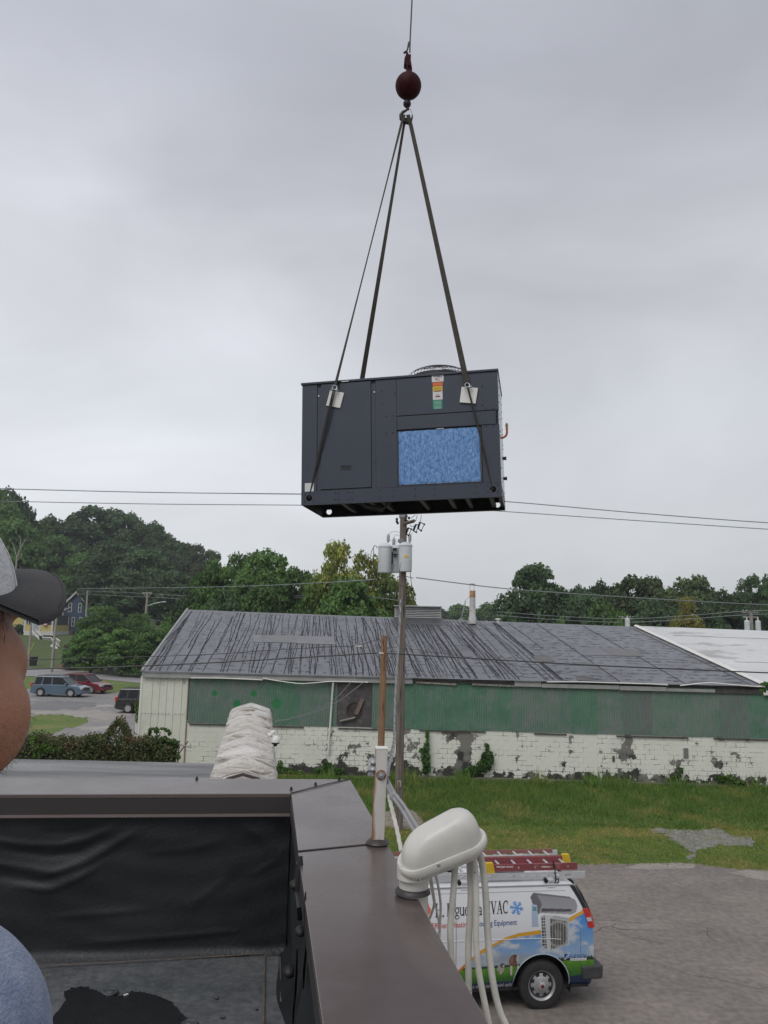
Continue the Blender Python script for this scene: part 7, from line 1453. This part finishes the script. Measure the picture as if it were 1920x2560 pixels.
# right side sheet with screws and pipes
B(ub(UW-.006,UW,.012,UD-.006,.132,UH-.024),'side_panel','unitside')
s=MB()
for z in (.02,.075,.16,.30,.62,.66,.78,.83,.95,1.02,1.1,1.17):
    for y in (.12,.68): s.tube([(UW,y,z),(UW+.006,y,z)],.006,6)
tag(B(s,'side_screws','black'),kind='stuff')
cp=MB(); cp.tube([(UW-.01,.25,.63),(UW+.025,.25,.632),(UW+.052,.25,.65),(UW+.062,.25,.68),(UW+.062,.25,.72)],.011,10); B(cp,'copper_stub','copper',smooth=True)
cp=MB(); cp.lathe((UW+.062,.25,.715),(0,0,1),[(0,.013),(.012,.014),(.013,.012),(.02,.013),(.045,.017),(.052,.009),(.062,.009)],10); B(cp,'brass_cap','brass',smooth=True)
for z in (.30,.51):
    cp=MB(); cp.lathe((UW-.005,.62,z),(1,0,0),[(0,.017),(.03,.017),(.031,.020),(.040,.020)],12); B(cp,'side_port','black')
# fan
fx=1.33; fy=.40; fr=.31
cp=MB(); cp._lathe((fx,fy,UH),(0,0,1),[(0,fr),(.075,fr*.97),(.077,fr*.90),(.0,fr*.88)],40); B(cp,'fan_ring','unitdark',smooth=True)
gd=MB()
for k in range(9):
    rr=fr*(1-k/9.5); zz=UH+.10+.085*(1-(rr/fr)**2)**.7
    gd.tube([(fx+rr*math.cos(t),fy+rr*math.sin(t),zz) for t in np.linspace(0,2*math.pi,41)],.0028,4,cap=False)
for k in range(10):
    t=2*math.pi*k/10; gd.tube([(fx+q*fr*math.cos(t),fy+q*fr*math.sin(t),UH+.10+.085*(1-q*q)**.7) for q in (1,.85,.65,.4,.15)],.0028,4)
B(gd,'fan_guard','hookdark')
bl_=MB()
for k in range(3):
    t=2*math.pi*k/3; R=Matrix.Rotation(t,3,'Z')@Matrix.Rotation(.4,3,'X'); bl_.box(A(fx,fy,UH+.05)+A(math.cos(t),math.sin(t),0)*.15,(.24,.12,.004),np.array(R))
B(bl_,'fan_blades','steel')
# ---------------------------------------------------------------- slings
HK=atY(1015,296,7.95)
def ribbon(mb,pts,w,th,tw=0,n=40):
    P=[A(*p) for p in pts]; L=[0]
    for i in range(1,len(P)): L.append(L[-1]+np.linalg.norm(P[i]-P[i-1]))
    ss=np.linspace(0,L[-1],n+1); Q=[np.array([np.interp(s_,L,[p[k] for p in P]) for k in range(3)]) for s_ in ss]
    vs=[]
    for i,q in enumerate(Q):
        t=unit(Q[min(i+1,n)]-Q[max(i-1,0)]); vd=A(0,1,0); a=unit(np.cross(t,vd)); b=np.cross(t,a); an=tw(ss[i]/L[-1]) if callable(tw) else tw
        ax=a*math.cos(an)+b*math.sin(an); bx=np.cross(t,ax); ww=w(ss[i]/L[-1]) if callable(w) else w
        for u_,v_ in ((-1,-1),(1,-1),(1,1),(-1,1)): vs.append(q+ax*ww/2*u_+bx*th/2*v_)
    fs=[(4*i+k,4*i+(k+1)%4,4*i+4+(k+1)%4,4*i+4+k) for i in range(n) for k in range(4)]+[(0,1,2,3),(4*n+3,4*n+2,4*n+1,4*n)]
    return mb.add(vs,fs)
def ufront(px,py,y=-.03): x,z=ul(px,py,y); return UP(x,y,z)
def shackle(mb,p,d,r=.022,th=.0065):
    d=unit(d); s_=unit(np.cross(d,A(0,1,0))); P=[]
    for t in np.linspace(-.35*math.pi,1.35*math.pi,15): P.append(A(*p)+s_*r*math.cos(t)+d*r*1.15*math.sin(t))
    mb.tube(P,th,8); a=A(*p)-d*r*1.05; mb.tube([a-s_*r*1.5,a+s_*r*1.5],th*.9,8); mb.sph(a-s_*r*1.5,th*1.8,8,6); return mb
specs=[('front left sling to the white pad on the access door',(1003,312),(837,968),(772,1244),.036,lambda s:1.25*math.sin(s*2.2+.3),-.03,.016),
       ('front right sling to the white pad beside the stickers',(1027,312),(1168,962),(1232,1222),(lambda s:.042+.014*s),lambda s:.25*math.sin(s*3),-.03,.010)]
for lb,p0,p1,p2,wd,tw,yy,w2 in specs:
    a=atY(p0[0],p0[1],7.93); b=ufront(*p1,yy-.02); c=ufront(*p2,-.012)
    sl_=thing('lifting_sling',b,'olive webbing lifting sling, '+lb,'sling','webbing slings between hook and air conditioner')
    r_=MB(); ribbon(r_,[HK+A((-.02 if p0[0]<1010 else .02),-.02,.03),a,b+unit(a-b)*.03],((lambda s,wd=wd:wd*(.5+.5*min(1,abs(s-.25)*3))) if not callable(wd) else wd),.007,tw,60); r_.build('webbing',MT['strap'],sl_)
    sb=shackle(MB(),b-unit(a-b)*.005,unit(a-b)); sb.build('shackle',MT['steel'],sl_,smooth=True)
    lo_=MB(); d=unit(b-c); e=b-d*.03
    if w2>.012:
        lo_.tube([e+A(-.008,0,0),(e*2+c)/3+A(-.006,-.004,0),c+A(0,.02,0)],[.007,.010,.007],7); lo_.tube([e+A(.010,0,0),(e*2+c)/3+A(.004,-.004,0),c+A(.004,.02,0)],[.007,.011,.006],7)
    else: lo_.tube([e,(e+c)/2+A(.004,-.006,0),c+A(0,.02,0)],[.010,.009,.006],7)
    x,z=ul(*p2,0.); q=UP(x,.05,z); lo_.tube([c+A(0,.01,0),q],.006,6)
    lo_.build('lower_leg',MT['strapdark'],sl_,smooth=True)
for lb,p0,p1,bx,px_ in (('rear left sling disappearing behind the top edge',(1010,312),(905,950),bl,(lambda s:.026+.030*s)),('rear right sling hidden behind the front right one',(1024,312),(1160,934),br,.02)):
    a=atY(p0[0],p0[1],7.97); x,z=ul(p1[0],p1[1],UD+.03); b=UP(x,UD+.03,z); c=UP(min(max(.06,bx[0]),UW-.06),UD+.012,.088)
    sl_=thing('lifting_sling',b,'olive webbing lifting sling, '+lb,'sling','webbing slings between hook and air conditioner')
    r_=MB(); ribbon(r_,[HK+A(0,.02,.02),a,b],px_,.007,lambda s:.5*math.sin(s*5),60); ribbon(r_,[b,UP(x,UD+.03,UH-.12)],.03,.007,0,4); r_.build('webbing',MT['strap'],sl_)
    lo_=MB(); lo_.tube([UP(x,UD+.03,UH-.12),c,c-UR@A(0,.04,0)],.008,6); lo_.build('lower_leg',MT['strapdark'],sl_)
for lb,ps in (('white square protector pad tilted on the access door under the sling shackle',[(825,976),(860,982),(850,1020),(815,1014)]),('white square protector pad behind the sling shackle near the sticker strip',[(1154,967),(1195,970),(1189,1009),(1149,1006)])):
    q=[ul(px,py,-.016) for px,py in ps]; P=[UP(x,-.018,z) for x,z in q]
    o=MB().slab(P,UR@A(0,.012,0)).build('protector_pad',MT['white'],None,bevel=.002); tag(o,lb,'pad','corner protector pads')
# ---------------------------------------------------------------- crane hook
def hc(cx,cy,Y=7.95): return atY(920+cx/6.703,cy/6.703,Y)
px1=1/6.703*7.95/F
hk=thing('crane_hook',hc(670,1440),'dark red ball weight with hook and wedge socket at the end of the crane cable','crane hook')
top=hc(737,0)+(hc(737,0)-hc(705,690))*8
MB().tube([top,hc(737,0),hc(705,690),hc(700,880)],.0085,8).build('wire_rope',MT['wire'],hk,smooth=True)
MB().tube([hc(684,705),hc(672,780),hc(652,860),hc(645,930)],[.009,.011,.008,.009],8).build('rope_tail',MT['wire'],hk,smooth=True)
s=MB(); s.tube([hc(600,890),hc(640,865),hc(665,905)],[.012,.017,.012],8); s.build('wedge',MT['hookdark'],hk,smooth=True)
s=MB(); s.slab([hc(x,y,7.92) for x,y in ((640,905),(722,905),(718,1000),(728,1060),(742,1150),(722,1195),(648,1195),(640,1110),(600,1085),(612,960))],(0,.06,0)); s.tube([hc(690,1100,7.90),hc(690,1100,8.0)],.014,10); s.tube([hc(630,1080,7.9),hc(630,1080,8.0)],.009,8); s.build('wedge_socket',MT['hookred'],hk,bevel=.006)
s=MB(); ax=unit(hc(690,1195)-hc(655,1690)); C0=hc(676,1440); rw=219*px1*1.10; hh=rw*1.02
s._lathe(C0,ax,[(-hh*math.cos(t),max(.001,rw*math.sin(t))) for t in np.linspace(.12,math.pi-.12,19)],32); s.build('ball_weight',MT['hookred'],hk,smooth=True)
s=MB(); s._lathe(hc(655,1740),ax,[(-74*px1*math.cos(t),max(.001,74*px1*math.sin(t))) for t in np.linspace(.05,math.pi-.05,11)],16); s.tube([hc(660,1780),hc(675,1840)],.014,10); s.build('swivel',MT['hookdark'],hk,smooth=True)
s=MB(); s.tube([hc(x,y) for x,y in ((675,1800),(640,1850),(585,1880),(552,1930),(556,1990),(605,2040),(665,2060),(720,2030),(740,1965),(742,1925))],[.012,.013,.018,.021,.022,.022,.020,.015,.010,.006],10); s.build('hook',MT['hookdark'],hk,smooth=True)
MB().tube([hc(705,1820,7.93),hc(728,1880,7.93),hc(742,1930,7.93)],.004,6).build('safety_latch',MT['steel'],hk)
# ================================================================ man in a cap at the left edge
def fused(parts,vox,smooth_it,name,m,parent,cut=None):
    mb=MB()
    for kind,a in parts:
        if kind=='s': mb.sph(a[0],a[1],20,12,a[2] if len(a)>2 else None)
        else:
            P,r=a; Q=[A(*p) for p in P]; R=list(r); mb.tube(Q,R,14)
            for q,rr in zip(Q,R): mb.sph(q,rr,14,9)
    V=mb.v
    if parent is not None: iv=WM[parent.name].inverted(); V=[tuple(iv@Vector(p)) for p in V]
    me=bpy.data.meshes.new(name); me.from_pydata(V,[],mb.f); o=bpy.data.objects.new(name,me); COL.objects.link(o)
    rm=o.modifiers.new('r','REMESH'); rm.mode='VOXEL'; rm.voxel_size=vox; sm=o.modifiers.new('s','SMOOTH'); sm.iterations=smooth_it; sm.factor=.6
    bpy.context.view_layer.update(); me2=bpy.data.meshes.new_from_object(o.evaluated_get(bpy.context.evaluated_depsgraph_get()))
    bpy.data.objects.remove(o); me2.name=name; me2.polygons.foreach_set('use_smooth',[True]*len(me2.polygons)); me2.materials.clear(); return link(name,me2,m,parent)
SK=mat('tanned_skin',(.37,.165,.093),(.31,.125,.07),scale=9,rough=.5,bump=.14,bscale=380,fine=.05,c3=(.42,.19,.12),c3s=14,c3lo=.56,c3hi=.75); SK.node_tree.nodes['Principled BSDF'].inputs['Subsurface Weight'].default_value=.12; SK.node_tree.nodes['Principled BSDF'].inputs['Subsurface Radius'].default_value=(.012,.005,.003)
HX,HY_=-.362,.58; HZ=atY(20,1562,HY_)[2]; hth,bth=math.radians(20),math.radians(35)
def HP(f,l,u,th=hth):
    if th==hth: l=l+u*.13
    return A(HX+f*math.sin(th)-l*math.cos(th),HY_+f*math.cos(th)+l*math.sin(th),HZ+u)   # l = left
HR=np.stack([A(math.sin(hth),math.cos(hth),0),A(-math.cos(hth),math.sin(hth),0),A(0,0,1)],1)
man=thing('person',(HX,HY_,ZF),'man at the left picture edge, seen from behind, in cap and heather blue shirt','person')
def BP(f,l,u): return HP(f-.03,l,u,bth)
def E_(f,l,u,r,R=HR): return ('s',(HP(f,l,u),r,R))
hd=[E_(-.012,0,.018,(.094,.074,.078)),E_(.03,0,-.03,(.062,.062,.082)),E_(.035,0,-.085,(.058,.054,.040)),E_(.077,0,-.102,(.022,.026,.020)),E_(.078,0,.014,(.018,.052,.014)),E_(.070,0,-.062,(.030,.030,.022)),E_(.093,0,-.050,(.010,.022,.006)),E_(.091,0,-.061,(.010,.020,.006)),
 ('t',([HP(.088,0,.006),HP(.102,0,-.020),HP(.109,0,-.032)],[.009,.012,.0140])),E_(.096,.011,-.035,(.010,.008,.008)),E_(.096,-.011,-.035,(.010,.008,.008))]
for s_ in (1,-1): hd+=[E_(.058,s_*.030,-.032,(.034,.027,.034)),E_(.070,s_*.020,-.045,(.028,.022,.026)),E_(.038,s_*.046,-.072,(.044,.023,.044)),E_(.0,s_*.055,-.075,(.04,.02,.035)),E_(-.004,s_*.079,-.016,(.018,.009,.031)),E_(-.012,s_*.083,-.006,(.014,.006,.02))]
hd+=[('t',([HP(-.028,0,-.05),HP(-.04,0,-.13),BP(-.02,0,-.22)],[.062,.060,.066]))]
# arms (below the sleeves), one continuous body with the head
for s_ in (1,-1):
    sh=BP(-.01,s_*.165,-.255); el=BP(-.03,s_*.235,-.53); wr=BP(.16,s_*.19,-.70); hd+=[('t',([BP(-.02,s_*.05,-.2),sh,el,wr],[.05,.05,.042,.027]))]
    pm=BP(.215,s_*.185,-.735); hd+=[('t',([wr,pm],[.025,.028]))]
    for k in range(4):
        q=BP(.245,s_*(.160+.017*k),-.745+.004*k); q2=BP(.275,s_*(.158+.017*k),-.765); q3=BP(.278,s_*(.160+.016*k),-.785-.004*(k==1)); hd.append(('t',([pm,q,q2,q3],[.012,.0095,.009,.008])))
    hd.append(('t',([BP(.18,s_*.17,-.71),BP(.215,s_*.148,-.73),BP(.24,s_*.14,-.75)],[.012,.011,.009])))
hd+=[('t',([BP(-.02,0,-.22),BP(-.02,0,-.4),BP(.0,0,-.78)],[.07,.10,.11]))]
for s_ in (1,-1): hd.append(('t',([BP(0,s_*.09,-.82),BP(.01,s_*.10,-1.2),BP(-.02,s_*.11,-1.6)],[.08,.055,.04])))
body=fused(hd,.0045,6,'body',SK,man)
for s_ in (1,-1):
    MB().sph(HP(.066,s_*.029,.0),.0112,14,10).build('eye',mat('eye_white%d'%s_,(.7,.68,.66),rough=.2),man,smooth=True); MB().sph(HP(.0745,s_*.0292,.0),.0048,10,8).build('iris',mat('iris%d'%s_,(.05,.03,.02),rough=.2),man,smooth=True)
# greying stubble on jaw: short hairs
def hairs(n,fn,L,m,name,w_=.0004):
    vs=[];fs=[]
    for i in range(n):
        p,d=fn(); s_=unit(np.cross(d,A(*rng.normal(size=3))))*w_; k=len(vs); vs+=[p-s_,p+s_,p+d*L*(.5+rng.random())+A(*rng.normal(0,.0012,3))]; fs.append((k,k+1,k+2))
    return tag(MB().add(vs,fs).build(name,m,man),kind='stuff')
bm_=[v.co.copy() for v in body.data.vertices]; bn=[v.normal.copy() for v in body.data.vertices]; MWm=WM[man.name]
def pick(test):
    c=[]
    for p,n in zip(bm_,bn):
        w_=MWm@p; d=A(*w_)-A(HX,HY_,HZ); f=d[0]*math.sin(hth)+d[1]*math.cos(hth); l=-d[0]*math.cos(hth)+d[1]*math.sin(hth); u=d[2]
        if test(f,l,u): c.append((A(*w_),A(*n)))
    return c
jw=pick(lambda f,l,u: u<-.072 and u>-.135 and f>-.005 ); 
if jw: hairs(5000,lambda:(lambda q:(q[0]+A(*rng.normal(0,.0022,3)),unit(q[1]+A(0,0,-.7))))(jw[rng.integers(len(jw))]),.002,mat('grey_stubble',(.35,.32,.3),(.12,.1,.09),scale=300,rough=.7),'stubble',.00022)
hr=pick(lambda f,l,u: (u>-.012 and u<.06 and f<.045 and abs(l)>.045) or (f<-.06 and u<.05 and u>-.07))
if hr: hairs(14000,lambda:(lambda q:(q[0]+A(*rng.normal(0,.003,3)),unit(q[1]*.4+A(0,0,-1))))(hr[rng.integers(len(hr))]),.006,mat('dark_hair',(.03,.022,.018),(.08,.07,.06),scale=200,rough=.6),'hair',.00028)
# cap
CW=mat('pale_cap_cloth',(.62,.62,.63),(.46,.47,.49),scale=26,rough=.85,bump=.35,bscale=300,c3=(.62,.60,.58),c3s=30,c3lo=.5,c3hi=.62); CB=mat('charcoal_cap_felt',(.013,.012,.014),(.020,.019,.021),scale=30,rough=.95,bump=.2,bscale=700,sheen=.12,fine=.25,c3=(.06,.055,.05),c3s=60,c3lo=.68,c3hi=.75)
cap_=thing('baseball_cap',HP(0,0,.04),'worn cap with pale grey crown and curved charcoal brim on the man at the left','cap')
cr_=lambda th,ph,k=1.: HP(-.008+.098*k*math.cos(ph)*math.cos(th),.080*k*math.cos(ph)*math.sin(th),.020+.088*k*math.sin(ph)**.9)
MB().grid(lambda u,v: cr_(math.pi*(2*u-1)*.70,v*math.pi/2),30,16).build('front_panels',CW,cap_,smooth=True)
MB().grid(lambda u,v: cr_(math.pi*(.70+.60*u),v*math.pi/2),40,16).build('rear_panels',CB,cap_,smooth=True)
MB().sph(cr_(0,math.pi/2),.006,10,6).build('top_button',CB,cap_,smooth=True)
for k in (-.42,-.21,0,.21,.42): MB().tube([cr_(math.pi*k*2*.5 if abs(k)<.4 else math.pi*k,p,1.006) for p in np.linspace(0,1.45,12)],.0011,5).build('seam_stitching',CB if abs(k)>.4 else CW,cap_)
EMB=mat('embroidery',(.16,.17,.19),(.25,.26,.28),scale=80,rough=.6)
for th0,p0,th1,p1 in ((-.50,.22,-.42,.62),(-.32,.2,-.26,.6),(-.50,.22,-.32,.2),(-.42,.62,-.26,.6),(-.14,.2,-.1,.6),(.05,.2,.08,.6)): MB().tube([cr_(th0+(th1-th0)*k/6,p0+(p1-p0)*k/6,1.012) for k in range(7)],.0022,5).build('embroidered_stroke',EMB,cap_,smooth=True)
def brim(u,v,dz=0):
    y=(2*u-1)*.080; f0=-.010+.098*math.sqrt(max(0,1-(y/.0815)**2)); f1=.050+.095*math.sqrt(max(0,1-(y/.0805)**2)); f1=max(f1,f0+.0005); f=f0+(f1-f0)*v
    return HP(f,y,.038+.012*(1-(abs(y)/.080)**2)*math.sin(math.pi*v*.6)-.034*(abs(y)/.080)**1.9*(.55+.45*v)+dz)
P0=MB().grid(lambda u,v: brim(u,v),48,12); n=len(P0.v); P0.grid(lambda u,v: brim(u,v,-.0042),48,12)
e_=[(i) for i in range(49)]; tp_=[12*49+i for i in range(49)]
P0.f+=[(tp_[i],tp_[i+1],n+tp_[i+1],n+tp_[i]) for i in range(48)]+[(e_[i],e_[i+1],n+e_[i+1],n+e_[i]) for i in range(48)]
P0.build('brim',CB,cap_,smooth=True)
for k in (5.6,): MB().tube([brim(.06+.88*j/30,k/6.,.0004) for j in range(31)],.0005,4).build('brim_stitching',CB,cap_)
# shirt
ST=mat('heather_blue_jersey',(.12,.16,.27),(.20,.24,.34),scale=55,rough=.9,bump=.35,bscale=500,sheen=.2,detail=3,c3=(.09,.13,.22),c3s=5,c3lo=.5,c3hi=.68,fine=.12)
BR=np.stack([A(math.sin(bth),math.cos(bth),0),A(-math.cos(bth),math.sin(bth),0),A(0,0,1)],1)
def S_(f,l,u,r): return ('s',(BP(f,l,u),r,BR))
shp=[S_(.0,0,-.40,(.125,.175,.19)),S_(.03,0,-.60,(.14,.165,.2)),S_(.02,0,-.74,(.13,.165,.14)),S_(-.01,0,-.26,(.085,.12,.07))]
for s_ in (1,-1): shp+=[('t',([BP(-.02,s_*.06,-.190),BP(-.01,s_*.172,-.228),BP(-.02,s_*.226,-.34),BP(-.025,s_*.245,-.46)],[.058,.072,.076,.068]))]
fused(shp,.008,5,'shirt',ST,man)
# soft folds on the shoulder
for pts,r_ in (([(-.05,-.10,-.19),(-.06,-.16,-.205),(-.06,-.21,-.26)],.006),([(.02,-.10,-.195),(.02,-.17,-.20),(.02,-.222,-.26)],.005),([(-.03,-.19,-.23),(-.04,-.235,-.30),(-.03,-.262,-.38)],.005)): 
    MB().tube(smoothpts([BP(f,l,u) for f,l,u in pts],8),[r_*.3+r_*math.sin(math.pi*i/16)**.8 if i<=16 else r_*.2 for i in range(17)][:len(smoothpts([BP(f,l,u) for f,l,u in pts],8))],8,flat=.5).build('shirt_fold',ST,man,smooth=True)
jn=[S_(0,0,-.83,(.12,.155,.10))]
for s_ in (1,-1): jn.append(('t',([BP(0,s_*.085,-.85),BP(.01,s_*.10,-1.22),BP(-.02,s_*.11,-1.60)],[.095,.072,.062])))
fused(jn,.012,3,'trousers',mat('denim',(.04,.06,.11),(.06,.085,.14),scale=20,rough=.9),man)
for s_ in (1,-1):
    q=BP(.05,s_*.115,-1.62); zz=ZF+.02; MB().sph(A(q[0],q[1],ZF+.05),(.135,.052,.052),16,10,BR).build('shoe',MT['black'],man,smooth=True)
# ================================================================ thin haze over the valley
hm=bpy.data.materials.new('haze_air'); hm.use_nodes=True; t=hm.node_tree; t.nodes.clear(); o_=N(t,'ShaderNodeOutputMaterial'); pv=N(t,'ShaderNodeVolumePrincipled'); pv.inputs['Color'].default_value=(.86,.90,.96,1); pv.inputs['Density'].default_value=.0004; pv.inputs['Anisotropy'].default_value=.2; t.links.new(pv.outputs[0],o_.inputs['Volume'])
tag(MB().box((0,450,28.5),(1900,1500,59)).build('haze',hm,None),kind='stuff')
